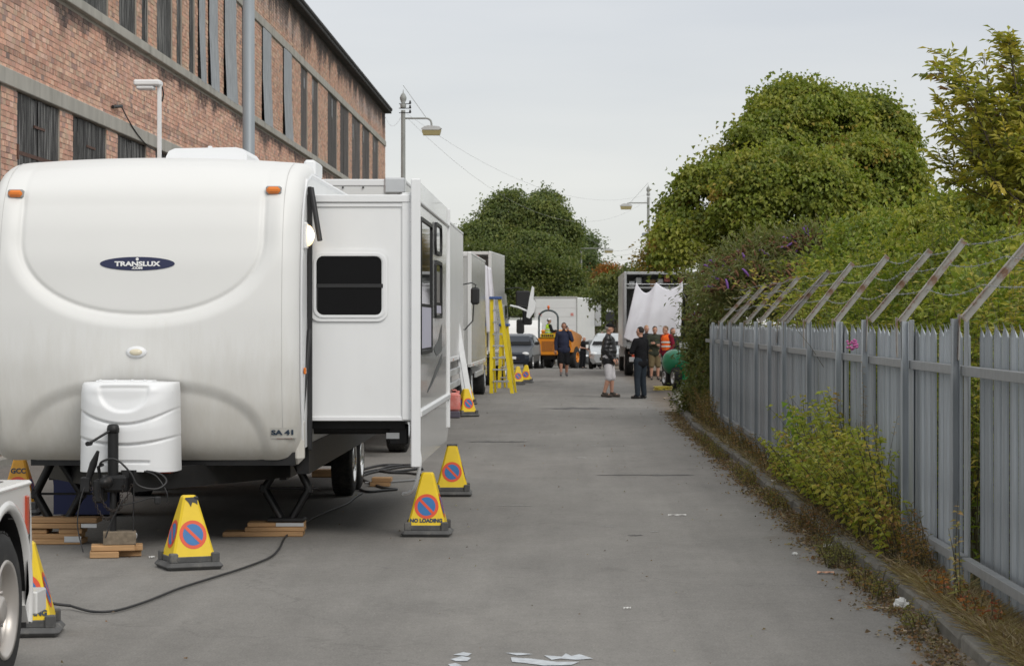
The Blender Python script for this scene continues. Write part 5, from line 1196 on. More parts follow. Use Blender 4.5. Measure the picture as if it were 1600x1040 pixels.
# shoots: leaves set alternately along rising stems, for plants close enough to read single leaves
TH = 'shrubs growing behind the palisade fence'
def shoots(name, label, base, regions, llen, per_m, palette, weights=None, wid=.36, cat='bush', group=None, droop=.3, stem=.0038, compound=0, curve=.3, mat_=None, bcol=None, stemmat=None, up=1.0, rough=0):
    """regions: (x0,x1,y0,y1,z_root,zmin,zmax,n,lean_x,lean_y) stems start low and end at a height"""
    t = thing(name, label, cat, base, 0, group); Ps, Ds, Ns, Cs, Sz = [], [], [], [], []; mb = MB()
    for (x0, x1, y0, y1, zr, zmin, zmax, n, lx, ly) in regions:
        for _ in range(n):
            x, y = rng.uniform(x0, x1), rng.uniform(y0, y1); h = (rng.uniform(zmin, zmax)-zr)*(1 if not rough else .50+.62*abs(.6*math.sin(y*2.3+1)+.5*math.sin(y*5.1))); c1 = pcol(1, palette, weights, .15)[0]
            dx, dy = lx+rng.normal(0, curve), ly+rng.normal(0, curve); K = 7
            pts = np.array([(x+dx*h*.5*(q/(K-1))**1.6, y+dy*h*.5*(q/(K-1))**1.6, zr+h*(q/(K-1))*(1-.10*(q/(K-1))**2*up)) for q in range(K)])
            mb.tube([Vector(p) for p in pts], [stem*(1.25-q/(K-1)) for q in range(K)], 4, cap=False)
            L_ = h; nl = max(3, int(L_*per_m)); ts = rng.uniform(.12, 1, nl); ts = np.sort(ts)**.85
            P_ = np.stack([np.interp(ts*(K-1), np.arange(K), pts[:, a]) for a in range(3)], 1)
            ang = np.arange(nl)*2.4+rng.uniform(0, 6); D_ = np.stack([np.cos(ang), np.sin(ang), rng.uniform(-.1, .9, nl)-droop], 1)
            if compound:
                D_ = unit(D_); rl = llen*compound
                for f in np.linspace(.25, 1, 5):
                    for sg in ((-1, 1) if f < .99 else (0,)):
                        side = unit(np.cross(D_, [0,0,1]))*sg; Ps.append(P_+D_*rl*f-np.array([0,0,1])*rl*.18*f*f); Ds.append(D_*.6+side*1.0+np.array([0,0,-.15])+rng.normal(0,.12,(nl,3))); Ns.append(np.tile([0,0,1.], (nl,1))+rng.normal(0,.3,(nl,3))); Sz.append(llen*rng.uniform(.75,1.2,nl)); Cs.append(c1*.6+pcol(nl, palette, weights, .15)*.4)
            else:
                Ps.append(P_); Ds.append(D_+rng.normal(0,.15,(nl,3))); Ns.append(np.tile([0,0,1.],(nl,1))+rng.normal(0,.4,(nl,3))); Sz.append(llen*rng.uniform(.6,1.25,nl)*(1.1-.4*ts)); Cs.append(c1*.6+pcol(nl, palette, weights, .15)*.4)
    P_, D_, Nn, C_, S_ = map(np.concatenate, (Ps, Ds, Ns, Cs, Sz))
    if group == TH: kp = ~((P_[:,0] < 2.68) & (P_[:,2] < 1.95) & (P_[:,1] < 43)); P_, D_, Nn, C_, S_ = P_[kp], D_[kp], Nn[kp], C_[kp], S_[kp]
    link('leaves', leaf_mesh('leaves', P_-np.array(base), D_, Nn, S_, C_, wid, mat_=mat_), t); mb.shift(base); stuff(mb.build('stems', stemmat or STEM, t)); return t
STEM = mat('green_brown_stem', (.09,.075,.035), .8, var=.2)
G_LIGHT = [(.125,.165,.028),(.09,.13,.024),(.165,.185,.035),(.06,.09,.018),(.19,.17,.04)]
G_MID = [(.08,.125,.02),(.06,.10,.018),(.11,.15,.025),(.15,.17,.03)]
# mid light-green thicket behind the fence, several shrubs
TH = 'shrubs growing behind the palisade fence'
shoots('shrub', 'yellow-green thicket behind the fence at the right edge', (4.4, 19, 0), [(2.85,6.0,15.5,20.5,.2,1.5,2.35,430,.05,0), (3.0,5.6,16,20.5,.2,2.5,3.05,34,.05,0), (3.3,6.0,17,21,.2,2.1,2.7,120,.05,0)], .095, 26, G_LIGHT, None, .36, group=TH)
shoots('shrub', 'tall pale green willowy shrub rising above the nearer wire arms', (4.6, 26, 0), [(2.9,6.0,22,30,.2,1.5,2.5,440,0,0), (3.9,4.4,24.5,27,.3,3.0,3.75,22,.02,0), (4.4,6.2,22,26,.3,2.3,3.1,110,.0,0), (3.0,5.8,22,28,.3,2.5,3.3,44,0,0)], .10, 24, G_LIGHT, [.4,.25,.2,.1,.05], .34, group=TH)
shoots('shrub', 'light green bush behind the middle of the fence', (4.8, 33, 0), [(3.0,6.2,30,36,.2,1.9,3.1,420,0,0)], .11, 20, G_LIGHT+[(.07,.11,.02)], None, .42, group=TH)
tree('shrub', 'dense mid green shrub mass filling behind the far half of the fence', (6, 44, 0), [pb(1300,430,90,70,42), pb(1400,420,100,72,36), pb(1510,400,100,80,32), pb(1340,400,50,40,38)], 620, 90, .10, G_LIGHT[:4]+G_MID, None, .30, .08, TH, cat='shrub', limbs=0, caps=True)
tree('shrub', 'dark shaded undergrowth behind the barbed wire arms', (4.4, 30, 0), [(4.25,20,1.4,.9,3.5,1.1), (4.5,27,1.5,1.0,4,1.3), (4.6,35,1.6,1.1,4,1.5), (4.2,14.5,1.1,.6,2.2,1.0)], 850, 62, .085, G_MID+[(.045,.07,.018)], None, .25, .05, TH, cat='shrub', limbs=0)
shoots('shrub', 'near end of the green thicket outside the right edge of the photo', (4.0, 10, 0), [(2.9,5.2,5,15.3,.1,.9,2.3,330,.05,0)], .10, 22, G_LIGHT, None, .36, group=TH)
shoots('undergrowth', 'green undergrowth along the back of the palisade fence', (3.2, 24, 0), [(2.7,3.3,8,42,0,.4,1.5,420,.05,0)], .09, 20, G_MID, None, .4, group=TH, cat='shrub')
# buddleia: grey green with brown seed heads and purple flowers
PURP = mat('purple_flowers', (.22,.10,.38), .8, var=.2, vs=12)
def buddleia(label, base, blobs, ncl, seedheads, purple, box):
    t = tree('buddleia_bush', label, base, blobs, ncl, 55, .12, [(.065,.09,.035),(.05,.07,.03),(.09,.115,.045),(.075,.07,.03)], None, .28, .06, 'buddleia bushes by the far end of the fence', cat='bush', wid=.28, limbs=16)
    mb = MB(); mb2 = MB()
    fls = []
    for k in range(seedheads+purple):
        m_ = mb if k < seedheads else MB()
        if k >= seedheads: fls.append(m_)
        b_ = blobs[rng.integers(len(blobs))]; d = unit(rng.normal(size=3)); d[1] = -abs(d[1]); d[2] = abs(d[2])*.8+.1; d = unit(d)
        p = Vector((b_[0]+d[0]*b_[3]*1.02, b_[1]+d[1]*b_[4]*1.02, b_[2]+d[2]*b_[5]*1.02)); dr = Vector((d[0]*.8+rng.normal(0,.4), d[1]*.4, .5+rng.normal(0,.4))).normalized(); L_ = rng.uniform(.14,.26)
        m_.tube([p, p+dr*L_*.4, p+dr*L_*.8+Vector((0,0,-.02)), p+dr*L_+Vector((0,0,-.05))], [.016,.026,.018,.004], 5)
    mb.shift(base); stuff(mb.build('seed_heads', mat('brown_seed_heads', (.17,.085,.045), .9, var=.3, vs=12), t))
    if purple: [f_.shift(base).build('flower', PURP, t) for f_ in fls]
buddleia('sprawling buddleia with brown seed heads and purple flowers behind the far fence end', (4.2, 42, 0), [pb(1215,420,70,38,42), pb(1162,440,55,40,43), pb(1270,400,40,32,41), pb(1195,465,80,40,41), pb(1140,470,42,45,44), pb(1275,455,60,40,40)], 560, 420, 60, None)
buddleia('dark buddleia overhanging the pavement beyond the fence end', (3.05, 46, 0), [pb(1120,510,28,50,46), pb(1114,560,22,45,46), pb(1122,465,30,35,47), pb(1116,610,20,35,45), pb(1092,508,12,14,46), pb(1122,560,28,60,47)], 430, 60, 2, None)
tree('ivy_mass', 'dark green ivy and bramble trailing down at the far end of the fence', (3.0, 45, 0), [pb(1106,590,18,50,45.5), pb(1092,632,20,18,46), pb(1125,600,10,50,43)], 240, 60, .07, [(.05,.07,.02),(.035,.05,.018),(.08,.085,.03)], None, .2, .04, cat='bush')
# walnut-like branches at the top right
mb0 = [(.15,.165,.032),(.115,.14,.026),(.185,.19,.036),(.15,.10,.045),(.065,.085,.02),(.19,.18,.035)]
t = thing('young_tree', 'young tree with long pointed leaflets reaching into the sky at the right edge', 'tree', (5.1, 24.5, 0))
mbt = MB(); Ps, Ds, Ns, Cs, Sz = [], [], [], [], []
root = Vector((5.15, 24.5, 0)); crotch = pt(1640, 330, 24.5); mbt.tube([root, root.lerp(crotch, .5)+Vector((.05,0,0)), crotch], [.06,.05,.035], 8)
ends = [(1466,110,3),(1478,88,3),(1468,250,3),(1490,285,3),(1578,75,4),(1575,62,4),(1535,85,2),(1500,120,3),(1475,165,3),(1470,195,3),(1515,150,3),(1545,140,3),(1585,130,3),(1500,215,4),(1535,200,4),(1570,190,4),(1600,180,4),(1520,250,4),(1555,245,4),(1590,240,4),(1625,120,4),(1640,180,4),(1530,175,3),(1560,165,3),(1600,210,3),(1548,225,3),(1515,232,3),(1585,265,3),(1540,268,3),(1610,280,4),(1580,95,2),(1590,160,4),(1560,285,3),(1600,230,4),(1575,225,4)]
for ex, ey, nb in ends:
    dy_ = rng.uniform(-1.0, 1.0); e = pt(ex, ey, 24.5+dy_); md = crotch.lerp(e, .55)+Vector((rng.uniform(-.1,.1), 0, -.10)); path = spl([crotch, crotch.lerp(md,.5), md, e], 6)
    mbt.tube(path, list(np.linspace(.02,.004,len(path))), 5)
    pa = np.array([tuple(p) for p in path]); n0 = len(pa)
    for q in range(9*nb+7):
        f = rng.uniform(.45, 1)**.6*(n0-1); P0 = np.array([np.interp(f, np.arange(n0), pa[:, a]) for a in range(3)]); d = unit(rng.normal(size=3)+np.array([0,0,.35])+.7*unit(pa[-1]-pa[-5])); L_ = rng.uniform(.12,.24)
        mbt.tube([Vector(P0), Vector(P0+d*L_)], [.004,.002], 3, cap=False); c1 = pcol(1, mb0, [.34,.25,.24,.02,.1,.03], .15)[0]
        for f2 in (.35,.6,.8,1.0):
            for sg in ((-1,1) if f2 < 1 else (0,)):
                side = unit(np.cross(d, [0,0,1]))*sg; Ps.append(P0+d*L_*f2); Ds.append(d*.7+side+rng.normal(0,.15,3)-np.array([0,0,.25])); Ns.append(np.array([0,0,1.])+rng.normal(0,.45,3)); Sz.append(rng.uniform(.075,.13)); Cs.append(c1*rng.uniform(.8,1.2))
Ps, Ds, Ns, Cs, Sz = map(np.array, (Ps, Ds, Ns, Cs, Sz))
link('crown', leaf_mesh('crown', Ps-np.array(t.location), Ds, Ns, Sz, Cs, .40), t); mbt.shift(t.location); mbt.build('trunk', BARK, t)
# weeds on the pavement in front of the fence
WG = [(.15,.195,.036),(.115,.16,.03),(.195,.215,.045),(.08,.12,.026),(.24,.225,.055),(.18,.11,.038)]
shoots('weed_bush', 'leafy yellow-green sapling bush sprawling over the pavement in front of the fence', (2.38, 20.5, .1), [(2.28,2.50,18.4,22.8,.1,.35,1.15,250,-.42,0), (2.30,2.52,17.0,19.4,.1,.4,1.05,120,-.38,0), (2.28,2.50,22.3,26.4,.1,.25,.85,130,-.45,0)], .075, 30, WG, [.3,.22,.18,.14,.1,.06], .6, curve=.45, droop=.5, rough=1)
shoots('weed_bush', 'taller yellow-green stems of the bush standing against the fence', (2.45, 18.9, .1), [(2.33,2.50,20.2,21.8,.1,1.0,1.38,18,-.12,0), (2.33,2.50,17.6,24.5,.1,.8,1.25,44,-.25,0), (2.33,2.50,17.2,19.5,.1,.9,1.15,18,-.2,0)], .08, 26, WG, [.3,.22,.2,.1,.14,.04], .6, curve=.15, droop=.5)
shoots('bindweed', 'single bright green climbing weed left of the bush before the fence', (2.4, 23.4, .1), [(2.34,2.40,23.2,23.8,.1,1.05,1.28,3,-.2,0)], .11, 13, [(.09,.17,.03),(.12,.2,.035)], None, .95, curve=.12, droop=.7)
shoots('reddish_weeds', 'rusty brown and green weeds at the near end of the pavement bush', (2.42, 16.9, .1), [(2.34,2.50,15.9,18.2,.1,.22,.58,130,-.2,0)], .05, 42, [(.10,.06,.025),(.13,.07,.03),(.08,.08,.025),(.16,.12,.06),(.07,.07,.02)], None, .35, curve=.3, cat='weeds')
shoots('willowherb', 'withered pink willowherb stem standing against the fence above the bush', (2.42, 19.3, .1), [(2.42,2.46,19.2,19.4,.1,1.62,1.66,1,0,0), (2.40,2.48,19.1,19.5,.1,1.2,1.5,2,0,0)], .05, 40, [(.16,.12,.07),(.12,.09,.05)], None, .2, curve=.05, cat='weed')
fl = MB()
for _ in range(26): c = pt(1333, 540, 19.2)+Vector(rng.normal(0,.022,3)); fl.ell(c, (.012,.012,.01), nu=6, nv=4)
o = fl.build('willowherb_flower', mat('pink_petals', (.50,.13,.33), .7, var=.2)); tag(o, 'pink willowherb flower head showing before the fence', 'flower')
shoots('pink_weed', 'spindly weed with pale pink blossom beside the rusty fence post', (2.4, 16.9, .1), [(2.38,2.42,17.8,18.0,.1,1.15,1.25,2,-.1,0)], .05, 26, [(.12,.13,.05),(.35,.22,.2)], None, .3, curve=.1, cat='weed')
shoots('sapling_weed', 'thin weed with silvery leaves standing by the nearest fence bay', (2.38, 14.1, .1), [(2.32,2.34,14.15,14.2,.1,.80,.82,1,.05,0), (2.3,2.36,14.1,14.25,.1,.5,.7,2,-.1,0)], .06, 34, [(.20,.21,.12),(.13,.15,.06),(.25,.19,.09)], None, .45, curve=.1, cat='weed')
shoots('wire_weeds', 'low straggly weeds along the far kerb near the fence end', (2.3, 34, .1), [(2.28,2.5,27,42,.1,.15,.45,240,-.3,0), (2.30,2.5,38,44,.1,.3,.8,90,-.2,0)], .055, 32, [(.08,.08,.025),(.12,.085,.035),(.06,.07,.02),(.14,.085,.035),(.15,.12,.07)], None, .4, curve=.35, cat='weeds')
shoots('kerb_weed', 'small green tuft growing in the gutter beside the kerb', (2.05, 17.9, 0), [(1.92,2.14,17.4,18.4,0,.08,.22,70,-.1,0)], .04, 60, [(.09,.11,.035),(.12,.12,.04),(.07,.08,.03)], None, .3, curve=.5, cat='weed')
shoots('kerb_weed', 'sparse red-stemmed weeds in the kerb joint under the bush', (2.15, 19.8, 0), [(2.05,2.25,18.8,21.5,.0,.08,.28,80,-.2,0)], .045, 50, [(.09,.045,.025),(.08,.075,.03),(.11,.07,.03)], None, .4, curve=.5, cat='weed')
shoots('red_seedlings', 'orange-red seedling leaves among straw by the nearest fence bay', (2.36, 13.9, .1), [(2.30,2.46,13.2,15.3,.1,.12,.30,36,-.1,0)], .05, 45, [(.17,.065,.025),(.20,.11,.03),(.09,.09,.03),(.12,.035,.02)], None, .6, curve=.4, cat='weeds')
for k_, (ya_, yb_, n_, lb_) in enumerate(((22.5,24.5,60,'green and red weed patch in the gutter left of the leafy bush'),(26,28.5,70,'weed patch in the gutter at the far side of the leafy bush'),(15.3,16.8,46,'rusty weed patch against the kerb face beside the torn card'),(13.6,14.2,18,'low weed patch at the kerb beside the buff cardboard strip'),(31,37,120,'long straggle of gutter weeds below the far fence bays'))):
    shoots('gutter_weeds', lb_, (2.1, (ya_+yb_)/2, 0), [(1.98,2.16,ya_,yb_,0,.05,.20,n_,-.2,0)], .04, 60, [(.09,.11,.03),(.13,.07,.03),(.12,.11,.04),(.07,.08,.025)], None, .45, curve=.6, cat='weeds')
LEAFGAIN = np.array([.92, .92, .95])
def blades(name, n, xr, yr, z, hmin, hmax, pal_, wid_, flatness):
    x, y_ = rng.uniform(*xr, n), rng.uniform(*yr, n); cl = rng.normal(0, .04, (n, 2)); P_ = np.stack([x+cl[:,0], y_+cl[:,1], np.full(n, z)], 1)
    a = rng.uniform(0, 2*PI, n); D_ = np.stack([np.cos(a)*flatness, np.sin(a)*flatness, rng.uniform(.15, 1, n)], 1)
    return leaf_mesh(name, P_, D_, np.tile([0,0,1.],(n,1))+rng.normal(0,.3,(n,3)), rng.uniform(hmin,hmax,n), pcol(n, pal_, None, .25), wid_)
STRAW = [(.36,.27,.15),(.28,.20,.11),(.22,.15,.09),(.42,.34,.21)]
o = link('dead_grass', blades('dead_grass', 26000, (2.30,2.53), (4,16.2), .095, .05, .20, STRAW, .05, 1.5)); stuff(o)
o = link('dead_grass', blades('dead_grass', 9000, (2.28,2.53), (16,42), .095, .04, .17, STRAW+[(.13,.11,.05)], .06, 1.4)); stuff(o)
def scatter(name, n, fx_, yr, z, s0, s1, pal_, wd_=.8):
    y_ = rng.uniform(*yr, n); x = fx_(y_, n); P_ = np.stack([x, y_, z+rng.uniform(0,.012,n)], 1); a = rng.uniform(0, 2*PI, n); D_ = np.stack([np.cos(a), np.sin(a), rng.uniform(-.05,.35,n)], 1)
    return leaf_mesh(name, P_, D_, np.tile([0,0,1.],(n,1))+rng.normal(0,.5,(n,3)), rng.uniform(s0,s1,n), pcol(n, pal_, None, .3), wd_)
BR = [(.19,.13,.08),(.15,.10,.065),(.25,.18,.11),(.26,.14,.07),(.11,.085,.06),(.34,.28,.20),(.30,.22,.14)]
ed = np.vectorize(edge_x)
o = link('leaf_litter', scatter('leaf_litter', 24000, lambda y_, n: ed(y_)-np.abs(rng.normal(0,.10,n))*(.5+.9*np.abs(np.sin(y_*1.1)+.4*np.sin(y_*3.3))), (10.5,48), .004, .012, .04, BR)); stuff(o)
o = link('pavement_litter', scatter('pavement_litter', 7000, lambda y_, n: ed(y_)+rng.uniform(.08,.38,n), (10.5,44), .105, .012, .04, BR)); stuff(o)
o = link('roadside_leaves', scatter('roadside_leaves', 350, lambda y_, n: rng.uniform(-4.2,2.0,n), (12,60), .004, .01, .03, BR+[(.3,.28,.24)])); stuff(o)
# silt bank in the gutter
P = []; yy_ = np.arange(10.5, 56, .06); w1 = np.cumsum(rng.normal(0, 1, len(yy_))); w1 = np.interp(np.arange(len(yy_)), np.arange(0, len(yy_), 6), rng.uniform(.05, .30, len(range(0, len(yy_), 6))))
for q, y_ in enumerate(yy_):
    row_ = []
    for c_ in range(10):
        f = c_/9; row_.append((edge_x(y_)+.012-w1[q]*f, y_+rng.uniform(-.02,.02), .026*(1-f)**1.6*(.5+.5*math.sin(y_*1.9)**2)+rng.uniform(0,.011)*(1-f)-.006*f))
    P.append(row_)
mb = MB(); grid_mesh(mb, P, smooth=False); o = mb.build('gutter_silt', mat('gutter_silt', (.135,.112,.085), .95, var=.35, vs=14, tint=(.20,.175,.14), tsc=6, tth=.5, tamt=.8, bump=.6, bs=60)); structure(o)

# ------------------------------------------------------------------ litter
PAP = mat('crumpled_paper', (.72,.72,.70), .8, var=.06)
def crumple(name, label, px, py, r, flat=.6, z=0, m=PAP, cat='litter'):
    x, y_ = gp(px, py) if z == 0 else ((px-VX)*F_PX*(H_CAM-z)/(py-VY)/F_PX, F_PX*(H_CAM-z)/(py-VY)); m_ = MB(); m_.ell((0,0,r*flat*.8), (r, r*.8, r*flat), nu=13, nv=9); rr = random.Random(px)
    m_.v = [tuple(Vector(v)*(1+rr.uniform(-.32,.25))) for v in m_.v]; m_.s = [False]*len(m_.s); o = m_.build(name, m); o.location = (x, y_, z); o.rotation_euler = (0,0,rr.uniform(0,3)); return tag(o, label, cat)
def scrap(name, label, px, py, lx, ly, rz, z=0.0, m=PAP, cat='litter', th=.004):
    x, y_ = gp(px, py) if z == 0 else ((px-VX)*(H_CAM-z)/(py-VY), F_PX*(H_CAM-z)/(py-VY)); m_ = MB(); K = 5; P = []
    for i in range(K): P.append([((i/(K-1)-.5)*lx, (j_/2-.5)*ly*(1+.3*math.sin(i*2)), .008+.012*abs(math.sin(i*1.7+j_))) for j_ in range(3)])
    grid_mesh(m_, P, smooth=False); o = m_.build(name, m); o.location = (x, y_, z); o.rotation_euler = (0,0,rz); md = o.modifiers.new('thickness', 'SOLIDIFY'); md.thickness = th; return tag(o, label, cat)
CARD = mat('soggy_card', (.42,.33,.24), .85, var=.15); PINKW = mat('printed_wrapper', (.62,.34,.22), .5, var=.3, vs=40)
crumple('crumpled_paper', 'largest crumpled white paper lying by the near kerb', 1408, 950, .055)
crumple('crumpled_paper', 'small crumpled white paper on the pavement edge below the bush', 1293, 858, .04)
crumple('crumpled_paper', 'tiny white paper ball in the gutter left of the green tuft', 1242, 867, .022)
crumple('crumpled_paper', 'white paper scrap at the foot of the near fence bay', 1425, 880, .03, z=.1)
scrap('paper_scrap', 'long flat white paper strip near the far weeds', 1103, 688, .20, .05, .1)
scrap('food_wrapper', 'flattened orange and white food wrapper at the road edge', 1290, 896, .12, .045, -.1, m=PINKW)
scrap('cardboard_strip', 'buff cardboard strip on the road beside the near kerb', 1430, 988, .16, .03, .05, m=CARD)
scrap('cardboard_strip', 'small torn card near the bottom right of the road', 1380, 952, .07, .03, -.5, m=CARD)
scrap('plastic_scrap', 'clear plastic scrap in the gutter above the crumpled paper', 1376, 925, .06, .035, .7, m=mat('cloudy_plastic', (.5,.52,.5), .25))
scrap('plastic_sleeve', 'white crushed tube on the kerb left of the leafy bush', 1212, 752, .11, .035, .4, z=.1, m=PAP)
scrap('paper_scrap', 'thin white sliver on the road in line with the bush', 1058, 806, .17, .014, -.06)
scrap('paper_scrap', 'small pale scrap in the middle of the near road', 980, 952, .045, .014, 0)
scrap('paper_scrap', 'white fleck on the gutter silt by the reddish weeds', 1330, 902, .05, .03, .3)
scrap('paper_scrap', 'pale fleck on the tarmac beside the packing timber', 237, 872, .04, .02, .3)
scrap('paper_scrap', 'pale paper on the silt at the far kerb', 1060, 630, .3, .1, .3, m=CARD)
scrap('plank_offcut', 'pale flat offcut lying on the verge by the far bushes', 1053, 622, .5, .12, .1, z=.05, m=CARD)
# worn white paint marks on the road
WP = mat('worn_road_paint', (.50,.53,.56), .7, var=.2, vs=20)
mb = MB()
def patchpoly(pts):
    P_ = [(*gp(a, b), .004) for a, b in pts]; mb.add(P_[::-1], [tuple(range(len(P_)))])
for pl_ in ([(708,1023),(724,1019),(737,1021),(731,1025)], [(704,1030),(722,1025),(736,1028),(730,1033),(712,1033)], [(700,1038),(712,1036),(722,1040),(705,1042)],
            [(790,1020),(812,1020),(833,1022),(808,1024)], [(850,1024),(878,1026),(884,1021),(893,1025),(905,1022),(927,1029),(900,1031),(876,1029),(862,1031)], [(798,1027),(830,1029),(870,1034),(905,1034),(893,1039),(850,1040),(820,1036),(800,1034)]):
    patchpoly(pl_)
o = mb.build('road_marking', WP); structure(o)
DP = mat('dark_road_patch', (.085,.082,.078), .85, var=.25, vs=4); mb = MB()
def streakpoly(px0, px1, py, h):
    xs_ = np.linspace(px0, px1, 14); r = random.Random(px0); up_ = [(*gp(x_, py-h*r.uniform(.1,1)*math.sin(PI*(i+.3)/14.6)), .003) for i, x_ in enumerate(xs_)]; dn = [(*gp(x_, py+h*r.uniform(.1,1)*math.sin(PI*(i+.3)/14.6)), .003) for i, x_ in enumerate(xs_)]
    mb.add(dn+up_[::-1], [tuple(range(28))])
streakpoly(725, 822, 690, 1.6); streakpoly(840, 960, 638, 2.2); streakpoly(930, 1085, 742, 1.4); streakpoly(980, 1005, 836, 1.6); streakpoly(800, 870, 596, .8); streakpoly(1000, 1040, 612, 1)
structure(mb.build('road_patches', DP))
mb = MB(); PALEP = mat('pale_grit_mark', (.30,.295,.28), .85, var=.2)
for a, b, c, h in ((755,785,687,.7),(800,830,688,.5),(920,932,696,.8),(770,835,790,.5),(900,918,715,1.2),(940,960,822,.8),(1015,1030,830,.9)): streakpoly(a, b, c, h)
structure(mb.build('grit_marks', PALEP))
# ------------------------------------------------------------------ people
SKIN = mat('skin', (.50,.27,.19), .55, var=.05, vs=20); SKINT = mat('tanned_skin', (.36,.18,.12), .55, var=.05)
def fabric(name, col): return mat(name, col, .9, var=.12, vs=9, bump=.2, bs=18, spec=.15)
def remesh(mb, name, mats, parent, vox=.016, it=2):
    me = mb.mesh('tmp', mats); ob = bpy.data.objects.new('tmp', me); COL.objects.link(ob)
    m1 = ob.modifiers.new('r', 'REMESH'); m1.mode = 'VOXEL'; m1.voxel_size = vox; m1.use_smooth_shade = True
    m2 = ob.modifiers.new('s', 'SMOOTH'); m2.factor = .5; m2.iterations = it
    bpy.context.view_layer.update(); dg = bpy.context.evaluated_depsgraph_get(); nm = bpy.data.meshes.new_from_object(ob.evaluated_get(dg))
    nm.name = name; bpy.data.objects.remove(ob); nm.materials.clear()
    for m in (mats if isinstance(mats, (list, tuple)) else [mats]): nm.materials.append(m)
    nm.polygons.foreach_set('use_smooth', [True]*len(nm.polygons)); return link(name, nm, parent)
def person(label, loc, rz, H, J=None, top=None, bottom=None, legs='long', bulk=1.0, hair=None, hairstyle='short', skin=SKIN, shoes=None, vest=None, sleeves='long', cap=None, skirt_len=0):
    """faces local -y; +x is the person's left"""
    k = H/1.78; t = thing('person', label, 'person', loc, rz)
    D = dict(pel=(0,0,.93), spi=(0,0,1.12), che=(0,-.005,1.34), nek=(0,.01,1.49), hed=(0,-.02,1.63), shL=(.185,0,1.42), elL=(.235,.02,1.14), wrL=(.235,-.06,.90), shR=(-.185,0,1.42), elR=(-.235,.02,1.14), wrR=(-.235,-.06,.90),
             hiL=(.095,0,.92), knL=(.105,-.02,.50), anL=(.11,.03,.09), hiR=(-.095,0,.92), knR=(-.105,-.02,.50), anR=(-.11,.03,.09), toL=None, toR=None)
    if J: D.update(J)
    for s_ in 'LR':
        if D['to'+s_] is None: a = D['an'+s_]; D['to'+s_] = (a[0]*1.1, a[1]-.17, max(.035, a[2]-.055))
    D = {a: Vector(b)*k for a, b in D.items()}; g = lambda n: D[n]
    b = MB(); L = b.limb; bk = bulk
    L(g('pel')+Vector((-.06*k,0,0)), .115*k*bk, g('pel')+Vector((.06*k,0,0)), .115*k*bk); L(g('pel'), .13*k*bk, g('spi'), .125*k*bk); L(g('spi'), .125*k*bk, g('che'), .13*k)
    L(g('che')+Vector((-.07*k,0,0)), .105*k, g('che')+Vector((.07*k,0,0)), .105*k); L(g('shL'), .062*k, g('shR'), .062*k); L(g('che'), .09*k, g('nek'), .058*k); L(g('nek'), .054*k, g('hed'), .052*k)
    hd = g('hed'); ld = J.get('look', (0,-1,0)) if J else (0,-1,0); ld = Vector(ld).normalized(); rt = ld.cross(Vector((0,0,1))).normalized(); R = Matrix((rt, -ld, rt.cross(-ld)*1.0)).transposed()
    b.ell(hd+Vector((0,0,.035*k)), (.076*k,.095*k,.112*k), R=R); b.ell(hd+ld*.028*k+Vector((0,0,-.035*k)), (.056*k,.066*k,.062*k), R=R)
    b.ell(hd+ld*.098*k+Vector((0,0,.008*k)), (.013*k,.020*k,.024*k), R=R); b.ell(hd+ld*.082*k+Vector((0,0,-.045*k)), (.026*k,.014*k,.010*k), R=R)
    for s_ in (-1,1): b.ell(hd+rt*s_*.078*k+Vector((0,0,.015*k)), (.012*k,.022*k,.032*k), R=R)
    for s_ in 'LR':
        L(g('sh'+s_), .058*k, g('el'+s_), .043*k); L(g('el'+s_), .042*k, g('wr'+s_), .029*k)
        L(g('hi'+s_), .095*k, g('kn'+s_), .060*k); L(g('kn'+s_), .058*k, g('kn'+s_).lerp(g('an'+s_), .35), .060*k); L(g('kn'+s_).lerp(g('an'+s_), .35), .060*k, g('an'+s_), .038*k); L(g('an'+s_), .038*k, g('to'+s_), .032*k)
    body = remesh(b, 'body', skin, t)
    for s_, sg in (('L',1),('R',-1)):     # hand: palm, four unequal fingers, thumb from the side
        h = MB(); w = g('wr'+s_); d = (g('wr'+s_)-g('el'+s_)).normalized(); sd = d.cross(Vector((0,1,.2))).normalized(); up = sd.cross(d); c = w+d*.05*k
        h.limb(w+d*.0, .026*k, w+d*.075*k, .032*k, 8)
        for q, ln in enumerate((.066,.076,.071,.055)):
            o0 = w+d*.085*k+sd*(q-1.5)*.019*k; o1 = o0+d*ln*.5*k+up*.008*k; h.limb(o0, .0095*k, o1, .0088*k, 6); h.limb(o1, .0088*k, o1+d*ln*.4*k+up*.022*k, .0072*k, 6)
        o0 = w+d*.03*k+sd*(-.028)*k; o1 = o0+d*.035*k-sd*.022*k; h.limb(o0, .011*k, o1, .010*k, 6); h.limb(o1, .010*k, o1+d*.032*k+up*.008*k, .008*k, 6)
        h.build('hand', skin, t)
    e = MB()
    for s_ in (-1,1): e.ell(hd+ld*.092*k+rt*s_*.030*k+Vector((0,0,.024*k)), (.011*k,.007*k,.007*k), R=R)
    e.build('eyes', mat('eye_dark', (.03,.02,.02), .3), t)
